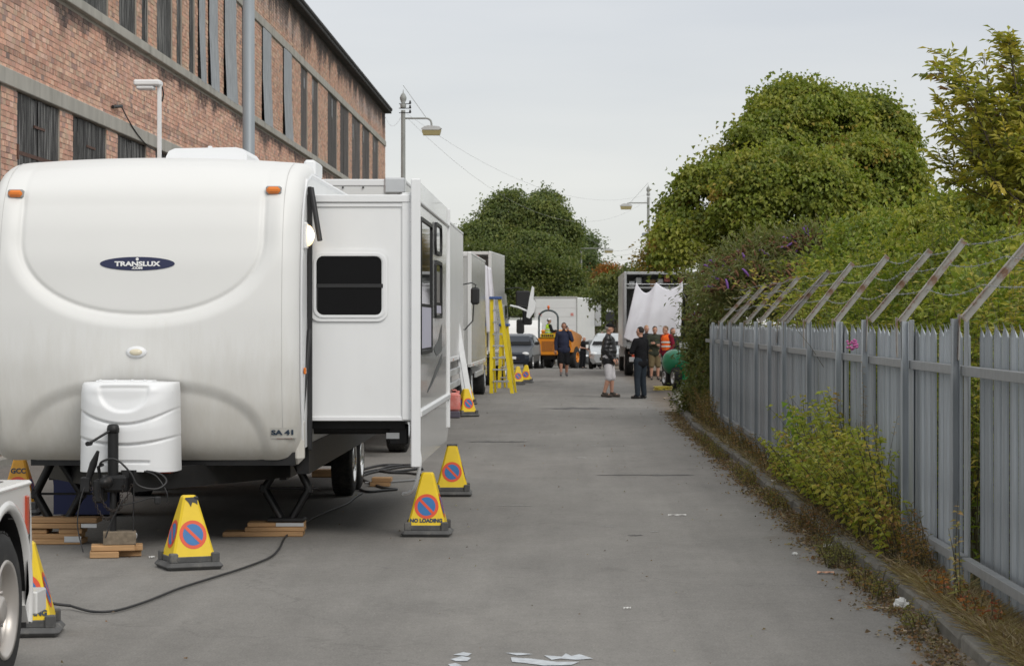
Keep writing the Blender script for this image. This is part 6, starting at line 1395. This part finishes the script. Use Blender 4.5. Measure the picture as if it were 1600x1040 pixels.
    if hair:
        hb = MB(); cc = hd+Vector((0,0,.052*k))-ld*.012*k; n0 = len(hb.v); hb.ell(cc, (.083*k,.100*k,.103*k), R=R, nu=18, nv=14)
        # open the face and lower part
        for i in range(n0, len(hb.v)):
            v = Vector(hb.v[i])-cc; f = v.dot(ld); lo = v.z
            if f > .02*k and lo < .045*k: hb.v[i] = tuple(cc+v*.72-ld*.02*k)
            elif lo < (-.045*k if hairstyle == 'short' else -.1*k): hb.v[i] = tuple(cc+Vector((v.x*.8, v.y*.8, max(v.z, -.055*k))))
        if hairstyle == 'pony': hb.limb(cc-ld*.10*k, .03*k, cc-ld*.13*k+Vector((0,0,-.16*k)), .015*k)
        hb.build('hair', mat('hair', hair, .8, var=.2, vs=30), t)
    if cap:
        c_ = MB(); cc = hd+Vector((0,0,.075*k)); c_.ell(cc, (.088*k,.105*k,.082*k), R=R); 
        for i in range(len(c_.v)):
            v = c_.v[i]
            if v[2] < cc.z: c_.v[i] = (v[0], v[1], cc.z-.012*k)
        q = cc+ld*.115*k+Vector((0,0,-.006*k)); c_.ell(q, (.068*k,.062*k,.010*k), R=R); c_.build('cap', cap, t)
    if top:
        b = MB(); L = b.limb; o_ = .020*k*bk; pb_ = g('pel')+Vector((0,0,-.04*k))
        L(pb_+Vector((-.06*k,0,0)), .118*k*bk+o_, pb_+Vector((.06*k,0,0)), .118*k*bk+o_); L(pb_, .125*k*bk+o_, g('spi'), .132*k*bk+o_); L(g('spi')+Vector((0,-.01*k,0)), .135*k*bk+o_, g('che'), .135*k+o_)
        L(g('che')+Vector((-.07*k,0,0)), .108*k+o_, g('che')+Vector((.07*k,0,0)), .108*k+o_); L(g('shL'), .066*k+o_*.8, g('shR'), .066*k+o_*.8); L(g('che'), .09*k+o_, g('nek')+Vector((0,0,-.01*k)), .062*k+o_*.5)
        for s_ in 'LR':
            L(g('sh'+s_), .064*k+o_*.8, g('sh'+s_).lerp(g('el'+s_), .98 if sleeves == 'long' else .55), .052*k+o_*.7)
            if sleeves == 'long': L(g('el'+s_), .050*k+o_*.7, g('el'+s_).lerp(g('wr'+s_), .95), .036*k+o_*.5)
        tp = remesh(b, 'jacket' if sleeves == 'long' else 'shirt', top, t, it=3)
    if bottom:
        b = MB(); L = b.limb; o_ = .016*k; L(g('pel')+Vector((-.06*k,0,0)), .116*k*bk+o_, g('pel')+Vector((.06*k,0,0)), .116*k*bk+o_)
        for s_ in 'LR':
            fr = 1.0 if legs == 'long' else .92
            L(g('hi'+s_), .100*k+o_, g('hi'+s_).lerp(g('kn'+s_), fr), (.066 if legs == 'long' else .082)*k+o_)
            if legs == 'long': L(g('kn'+s_), .066*k+o_, g('kn'+s_).lerp(g('an'+s_), .96), .052*k+o_)
            else: L(g('hi'+s_).lerp(g('kn'+s_), .9), .082*k+o_, g('hi'+s_).lerp(g('kn'+s_), 1.06), .080*k+o_)
        remesh(b, 'trousers' if legs == 'long' else 'shorts', bottom, t, it=2)
    sh = shoes or BLKP
    for s_ in 'LR':
        b = MB(); a, to = g('an'+s_), g('to'+s_); hl = a+(a-to).normalized()*.045*k; hl.z = to.z; b.limb(hl+Vector((0,0,.012*k)), .038*k, to, .040*k, 10); b.limb(a+Vector((0,0,.01*k)), .044*k, a.lerp(to,.5)+Vector((0,0,-.0)), .040*k, 10)
        mz = min(v[2] for v in b.v); fl_ = to.z-.038*k
        b.v = [(v[0], v[1], max(v[2], fl_)) for v in b.v]; b.build('shoe', sh, t)
    if vest:
        b = MB(); L = b.limb; o_ = .036*k*bk; L(g('spi')+Vector((0,0,-.06*k)), .135*k*bk+o_, g('spi'), .135*k*bk+o_*.9); L(g('spi'), .135*k*bk+o_, g('che'), .125*k+o_); L(g('che')+Vector((-.06*k,0,0)), .108*k+o_, g('che')+Vector((.06*k,0,0)), .108*k+o_)
        L(g('shL')*.8+g('shR')*.2, .060*k+o_*.8, g('shR')*.8+g('shL')*.2, .060*k+o_*.8); vv = remesh(b, 'safety_vest', vest, t, it=3)
        b = MB()
        for zz in (g('spi').z-.03*k, g('spi').z+.10*k): b.lathe([(1,0),(1,.05*k)], n=24); b.v[-48:] = [(v[0]*(.145*k*bk+o_)*1.03, v[1]*(.145*k*bk+o_)*1.0+g('spi').y, v[2]+zz) for v in b.v[-48:]]
        b.build('reflective_band', mat('reflective_band', (.7,.7,.66), .3), vv)
    return t
BLK_F, NAVYF, CHAR, DKD = fabric('black_fabric', (.012,.012,.014)), fabric('navy_hoodie_cloth', (.030,.034,.062)), fabric('charcoal_cloth', (.022,.023,.026)), fabric('dark_denim', (.025,.032,.042))
OLIVE, KHAKI, MAROON, CREAM, HIVIS, LIME = fabric('olive_jacket', (.045,.050,.036)), fabric('khaki_shorts', (.16,.125,.07)), fabric('maroon_top', (.20,.015,.035)), fabric('pale_cargo_shorts', (.62,.60,.62)), fabric('orange_hivis', (.95,.16,.03)), fabric('lime_hivis', (.55,.85,.05))
PUFF = mat('black_puffer_fabric', (.014,.014,.016), .38, var=.2, vs=6)
# quilted bands as relief
t_ = PUFF.node_tree; wv = N(t_, 'ShaderNodeTexWave', bands_direction='Z'); wv.inputs['Scale'].default_value = 3.2; wv.inputs['Distortion'].default_value = .6
t_.links.new(N(t_, 'ShaderNodeTexCoord').outputs['Object'], wv.inputs['Vector']); bpn = N(t_, 'ShaderNodeBump'); bpn.inputs['Strength'].default_value = .35; bpn.inputs['Distance'].default_value = .02; t_.links.new(wv.outputs[1], bpn.inputs['Height']); t_.links.new(bpn.outputs[0], t_.nodes['Principled BSDF'].inputs['Normal'])
def P2(px, Y): return ((px-VX)*Y/F_PX, Y, gz(Y))
EAST, WEST = PI/2, -PI/2    # facing +x / -x (default faces the camera)
person('stout man in black puffer jacket, black cap and pale cargo shorts facing right', P2(951, 57.8), EAST-.15, 1.80, dict(wrL=(.20,-.13,.93), wrR=(-.20,-.13,.93), elL=(.26,.05,1.15), elR=(-.26,.05,1.15), anL=(.12,-.06,.09), anR=(-.10,.10,.09), knL=(.11,-.06,.5)), PUFF, CREAM, 'short', 1.28, (.3,.28,.26), cap=BLK_F, shoes=mat('brown_shoe', (.06,.045,.035), .6))
person('man in black jumper and dark jeans with folded arms, back half turned to the camera', P2(1001, 56.6), WEST-.75, 1.72, dict(elL=(.27,-.06,1.16), wrL=(.02,-.24,1.20), elR=(-.27,-.06,1.16), wrR=(.0,-.22,1.14), anL=(.13,.02,.09), anR=(-.13,0,.09), look=(.25,-1,0)), BLK_F, DKD, 'long', 1.05, (.02,.015,.012))
pw_ = person('man in navy hoodie and black shorts walking up with phone at his ear', P2(881, 80), .05, 1.83, dict(elL=(.27,-.05,1.20), wrL=(.14,-.09,1.50), elR=(-.26,.03,1.14), wrR=(-.27,-.02,.88), knL=(.10,-.06,.50), anL=(.09,.06,.11), knR=(-.10,-.10,.52), anR=(-.10,-.18,.12)), NAVYF, BLK_F, 'short', 1.2, (.03,.02,.015), skin=SKINT, shoes=mat('grey_trainers', (.08,.08,.085), .7))
mb = MB(); mb.box(.085, .125, -.11, -.04, 1.58, 1.72, bev=.006); tag(o_ph := mb.build('mobile_phone', BLKP), 'black phone held at the ear of the man in the navy hoodie', 'phone'); o_ph.location = pw_.location; o_ph.rotation_euler = pw_.rotation_euler
pp = person('white haired man in black clothes reading a white sheet beside the far van', P2(911, 121), .9, 1.66, dict(elL=(.25,.03,1.12), wrL=(.12,-.22,1.02), elR=(-.25,0,1.14), wrR=(-.10,-.22,1.12), hed=(0,-.07,1.60), look=(.2,-1,-.2)), BLK_F, BLK_F, 'long', 1.1, (.55,.53,.5), sleeves='short')
mb = MB(); mb.box(-.14,.06,-.30,-.295,1.05,1.33); tag(o_ := mb.build('paper_sheet', PAP), 'white paper held up by the white haired man in black', 'paper'); o_.location = pp.location; o_.rotation_euler = pp.rotation_euler
person('bald man standing behind the silver car at the right', P2(941, 114), .2, 1.78, None, CHAR, CHAR, 'long', 1.0, None)
person('dark haired man in olive jacket and khaki shorts with folded arms behind the pair talking', P2(1023, 75.5), .1, 1.72, dict(elL=(.26,-.05,1.17), wrL=(-.02,-.23,1.20), elR=(-.26,-.05,1.17), wrR=(.03,-.22,1.15), hed=(0,-.05,1.62), look=(.1,-1,-.25)), OLIVE, KHAKI, 'short', 1.12, (.02,.015,.01))
person('man in maroon top and orange hi-vis vest standing beside the green tank', P2(1042, 73.5), -.85, 1.74, dict(elL=(.25,.04,1.14), wrL=(.20,-.08,.90), hed=(0,-.07,1.61), look=(-.1,-1,-.3)), MAROON, BLK_F, 'long', 1.0, (.16,.10,.06), vest=HIVIS)
person('fair haired person looking out from behind the man in the black jumper', P2(1010, 78), .4, 1.74, None, CHAR, CHAR, 'long', .95, (.42,.25,.12))
person('dark haired woman with ponytail behind the hi-vis man', P2(1051, 76.5), .6, 1.66, None, CHAR, CHAR, 'long', .9, (.03,.02,.02), 'pony')
person('person in a red top beside the dark parked car', P2(823, 108), .3, 1.55, None, fabric('red_top', (.45,.03,.04)), BLK_F, 'long', 1.0, (.05,.03,.02))
# ------------------------------------------------------------------ dumper with its driver
DX, DY = P2(856, 110)[:2]; DZ = gz(110)
dm = thing('site_dumper', 'orange site dumper with roll hoop and amber beacon seen from behind', 'dumper', (DX, DY, DZ), -.28)
mb = MB(); mb.box(-.52,.52,0,.75,.62,1.42,bev=.05); mb.box(-.50,.50,.70,1.3,.62,1.05,bev=.04); mb.build('engine_cover', ORG, dm)
mb = MB()
for q in range(9): mb.box(-.30,.30,-.012,.0,.80+q*.055,.83+q*.055)
mb.build('grille', mat('grille_dark_orange', (.30,.12,.03), .6), dm)
mb = MB(); mb.box(-.36,.36,-.03,-.01,1.43,1.62,bev=.01); pl_ = mb.build('number_plate', mat('yellow_plate', (.65,.42,.02), .5), dm)
mb = MB(); 
for q in range(6): mb.box(-.29+q*.10,-.22+q*.10,-.036,-.031,1.47,1.58)
mb.build('plate_marks', BLKP, pl_)
mb = MB(); mb.box(-.42,.42,.0,1.4,1.42,1.46); mb.box(-.3,.3,.05,.2,1.3,1.62,bev=.03); mb.box(-.28,.28,.1,.6,1.45,1.6,bev=.04); mb.build('seat', BLKP, dm)
mb = MB(); hp = [(-.46,.1,.75),(-.46,.1,2.35)]+[(-.46+.46*(1-math.cos(a)), .1, 2.35+.36*math.sin(a)) for a in np.linspace(.15,PI-.15,9)]+[(.46,.1,2.35),(.46,.1,.75)]; mb.tube(hp, .045, 8); mb.build('roll_hoop', mat('hoop_grey', (.04,.06,.065), .5), dm)
mb = MB(); mb.lathe([(.03,0),(.03,.05),(.06,.05),(.06,.16),(.04,.19),(0,.19)], (0,.1,2.74), n=12); mb.build('beacon', mat('amber_beacon', (.8,.16,.03), .3), dm)
mb = MB(); mb.box(-.35,.35,.2,3.0,.42,.66,bev=.03); mb.tube([(0,.9,1.0),(0,1.15,1.55)], .03, 6); mb.tube([(.18*math.cos(a), 1.12+.06*math.sin(a), 1.57+.12*math.sin(a)) for a in np.linspace(0,2*PI,14)], .015, 5); mb.build('chassis', BLK, dm)
for yy, r in ((.35,.42),(2.3,.50)):
    for sx in (-1,1): wheel(dm, (sx*.62, yy, r), r, .34, sx, .5, ORG, 5)
mb = MB(); prf = [(1.5,.75),(1.5,1.05),(1.35,1.75),(1.45,1.80),(2.4,1.66),(3.1,1.55),(3.35,1.45),(2.7,.75)]; mb.prism(prf, -.72, .72, axis=0); mb.box(-.75,.75,1.40,1.5,1.70,1.78,bev=.02); mb.build('skip', ORG, dm)
dp = person('seated dumper driver in lime hi-vis jacket and white hard hat', (DX+.04, DY+.32, DZ+.62), -.28+PI-.9, 1.72, dict(knL=(.14,-.42,.88), anL=(.14,-.50,.47), knR=(-.14,-.42,.88), anR=(-.14,-.50,.47), elL=(.25,-.08,1.16), wrL=(.14,-.34,1.18), elR=(-.25,-.08,1.16), wrR=(-.14,-.34,1.18)), CHAR, BLK_F, 'long', 1.05, (.05,.04,.03), vest=LIME, cap=WPLAST)
# ------------------------------------------------------------------ cars and vans
def car(label, loc, rz, L_=4.3, W_=1.78, H_=1.48, m=None, kind='hatch', cat='car', name='parked_car'):
    """nose at y=0 towards local -y"""
    t = thing(name, label, cat, loc, rz); hw = W_/2
    if kind == 'hatch': st = [(0,.28,.55,.62,.72),(.12,.22,.68,.70,.90),(.7,.2,.86,.88,.98),(1.15,.2,.95,.97,1.0),(1.75,.2,.97,1.38,1.0),(2.3,.2,.98,1.47,1.0),(3.3,.2,1.0,1.45,1.0),(3.95,.22,1.0,1.28,.98),(4.25,.26,.92,.98,.94),(4.32,.35,.75,.78,.85)]
    else: st = [(0,.3,.75,.8,.8),(.12,.25,1.0,1.02,.94),(.6,.22,1.15,1.2,1.0),(1.2,.22,1.2,1.95,1.0),(1.7,.22,1.22,2.3,1.0),(3.0,.22,1.22,2.42,1.0),(5.0,.22,1.22,2.42,1.0),(5.25,.26,1.2,2.35,.98)]
    ks = L_/st[-1][0]; kh = H_/max(s[3] for s in st); P = []
    for (y, zb, zm, zt, wf) in st:
        zb, zm, zt, w_ = zb*kh, zm*kh, zt*kh, hw*wf; ru = .80 if kind == 'hatch' else .93; wt_ = w_*(1-(1-ru)*min(1, (zt-zm)/(.42*kh+1e-6)))
        ring = [(w_*.86,zb),(w_*.98,zb+.12),(w_,(zb+zm)/2),(w_*.97,zm),(wt_*.97,zm+(zt-zm)*.85),(wt_*.82,zt)]
        full = [(x, z) for x, z in ring]+[(-x, z) for x, z in ring[::-1]]
        P.append([(x, y*ks, z) for x, z in full])
    b = MB(); n = len(P[0])
    for i in range(len(P)-1):
        for j in range(n): b.add([P[i][j], P[i][(j+1) % n], P[i+1][(j+1) % n], P[i+1][j]], [(3,2,1,0)], smooth=True)
    b.add(P[0], [tuple(range(n))]); b.add(P[-1], [tuple(range(n))[::-1]]); bo = b.build('body', m, t)
    # glass
    g = MB(); i0 = 3 if kind == 'hatch' else 2
    def q(i, j): return Vector(P[i][j])
    def gl(a, b2, c, d, off):
        c0 = (a+b2+c+d)/4; g.add([tuple(c0+(v-c0)*.90+off) for v in (a,b2,c,d)], [(0,1,2,3)])
    gl(q(i0,3), q(i0,n-4), q(i0+1,n-5), q(i0+1,4), Vector((0,-.02,.025))); gl(q(i0+1,4), q(i0+1,n-5), q(i0+1,n-6), q(i0+1,5), Vector((0,-.03,.02))) if 0 else None
    for jj, sg in ((3,1),(n-4,-1)):
        j2 = 4 if sg == 1 else n-5
        for i in range(i0+1, min(i0+ (4 if kind == 'hatch' else 2), len(P)-1)): gl(q(i,jj), q(i+1,jj), q(i+1,j2), q(i,j2), Vector((sg*.015,0,0)))
    g.build('window', GLASS, t)
    for sx in (-1,1):
        h = MB(); h.ell((sx*hw*.72, .10*ks, .64*kh if kind == 'hatch' else .85*kh), (.16,.09,.075)); h.build('headlight', mat('headlamp_glass', (.75,.78,.8), .1), t)
        h = MB(); h.box(sx*(hw+.02), sx*(hw+.2), 1.25*ks, 1.38*ks, 1.0*kh, 1.14*kh, bev=.03); h.build('wing_mirror', BLKP, t)
        for yy in (.82*ks, (3.4 if kind == 'hatch' else 4.2)*ks): wheel(t, (sx*(hw-.10), yy, .31), .31, .2, sx, .66, mat('car_alloy', (.5,.5,.5), .3, .6), 5)
    h = MB(); h.box(-.4,.4,-.02,.05,.36,.50,bev=.02); h.build('grille', BLKP, t); h = MB(); h.box(-.26,.26,-.035,-.022,.42,.53); h.build('number_plate', WPLAST, t)
    return t
car('silver-white hatchback facing the camera behind the man in the puffer jacket', (P2(952,98)[0], 98, gz(98)), -.06, m=mat('silver_paint', (.55,.58,.60), .2, .5, coat=.5))
car('dark blue estate car facing the camera beyond the yellow stepladder', (P2(797,100)[0], 100, gz(100)), -.10, m=mat('dark_blue_paint', (.015,.022,.036), .3, 0, coat=.1))
car('white panel van mostly hidden behind the orange dumper', (P2(818,116)[0], 116, gz(116)), .0, 5.3, 1.95, 2.5, PAINT, 'van', 'van', 'parked_van')
car('dark car tucked beyond the white haired man', (P2(935,125)[0], 125, gz(125)), .2, m=mat('grey_paint', (.10,.105,.11), .25, .3))
# Luton box van at the end of the road
lx, ly = P2(902, 124)[:2]; lv = thing('luton_van', 'white box van seen from the rear at the end of the road behind the dumper', 'van', (lx, ly, gz(124)), -.19)
mb = MB(); mb.box(-2.3, 0, 0, 5.2, .85, 3.72, bev=.06); mb.build('cargo_box', TW, lv)
mb = MB(); 
for xx in (-2.28,-.02): mb.box(xx-.03,xx+.03,-.03,.03,.8,3.74,bev=.01)
mb.box(-2.28,-.02,-.02,.02,3.66,3.76,bev=.01); mb.build('rear_frame', TG, lv)
for q in range(6):
    mb = MB(); mb.box(-2.2,-.1,-.018,-.002,.9+q*.45,1.34+q*.45,bev=.006); mb.build('shutter_slat', TW, lv)
mb = MB(); mb.box(-2.05,-1.9,-.03,-.02,2.75,2.9); mb.box(-.35,-.2,-.03,-.02,2.75,2.9); mb.build('rear_marker', mat('pink_lens', (.6,.25,.22), .4), lv)
mb = MB(); mb.box(-2.1,-.2,.1,5.8,.5,.8); mb.build('chassis', BLK, lv)
mb = MB(); mb.prism([(5.22,.5),(5.22,2.3),(5.7,2.25),(6.3,1.4),(7.1,1.1),(7.2,.5)], -2.15, -.15, axis=0); mb.build('cab', PAINT, lv)
for sx, xx in ((-1,-2.05),(1,-.25)): wheel(lv, (xx,.9,.36), .36, .25, sx, .55, ALU, 5); wheel(lv, (xx,6.2,.36), .36, .22, sx, .55, ALU, 5)
mb = MB(); mb.box(.02,.35,5.1,5.2,2.2,3.6,bev=.03); mb.build('wind_deflector', ALU, lv)
# sign post near the hedge
mb = MB(); mb.tube([(0,0,0),(0,0,3.4)], .045, 8); mb.box(-.25,.25,-.08,-.05,2.6,3.35,bev=.02); mb.box(-.18,.18,-.09,-.081,3.15,3.30,m=1); mb.box(-.25,.25,-.06,.06,.0,1.6,bev=.05); o = mb.build('signal_post', [BLKP, WPLAST]); o.location = (P2(953,135)[0], 135, gz(135)); tag(o, 'dark signal post with a small white plate before the far hedge', 'post')
# ------------------------------------------------------------------ green tank on wheels, hose
gx, gy_, _ = P2(1058, 66); gt = thing('water_bowser', 'green plastic water tank trailer with tyre on the far pavement edge', 'tank', (gx, gy_, 0), .25)
mb = MB(); P = []
for a in np.linspace(0, PI, 18):
    P.append([(-.02-.30*math.sin(a)*math.sin(b_)*1.1, -.42*math.cos(a)*1.0, .72+.36*math.sin(a)*math.cos(b_)) for b_ in np.linspace(-.2, PI+.2, 14)])
mb.ell((-.08,0,.72), (.34,.46,.36), nu=20, nv=14); mb.build('tank', GREENP, gt)
mb = MB(); mb.box(.02,.36,-.40,.40,.12,1.02,bev=.06)
for q in range(5): mb.box(.0,.38,-.42,.42,.22+q*.18,.29+q*.18,bev=.03)
mb.build('ribbed_housing', mat('bright_green_plastic', (.01,.28,.09), .45, var=.05), gt)
wheel(gt, (-.16,-.42,.29), .29, .2, -1, .55, ALU, 5); wheel(gt, (-.16,.42,.29), .29, .2, -1, .55, ALU, 5)
mb = MB(); mb.box(-.12,.3,-.36,.36,.10,.18); mb.tube([(0,-.3,.15),(-.05,-1.1,.12)], .03, 6); mb.build('frame', ALU, gt)
mb = MB(); pts = []
for q in range(60): a = q*.42; pts.append((.22*math.cos(a)*(1+.15*math.sin(q)), .45*math.sin(a)*(1+.1*math.cos(q*1.3)), .02+.0016*q))
mb.tube(spl(pts, 3), .016, 6); o = mb.build('yellow_hose', mat('yellow_hose', (.62,.50,.06), .5)); o.location = (P2(1036,63)[0], 63, .01); tag(o, 'coiled yellow hose lying at the kerb before the green tank', 'hose')
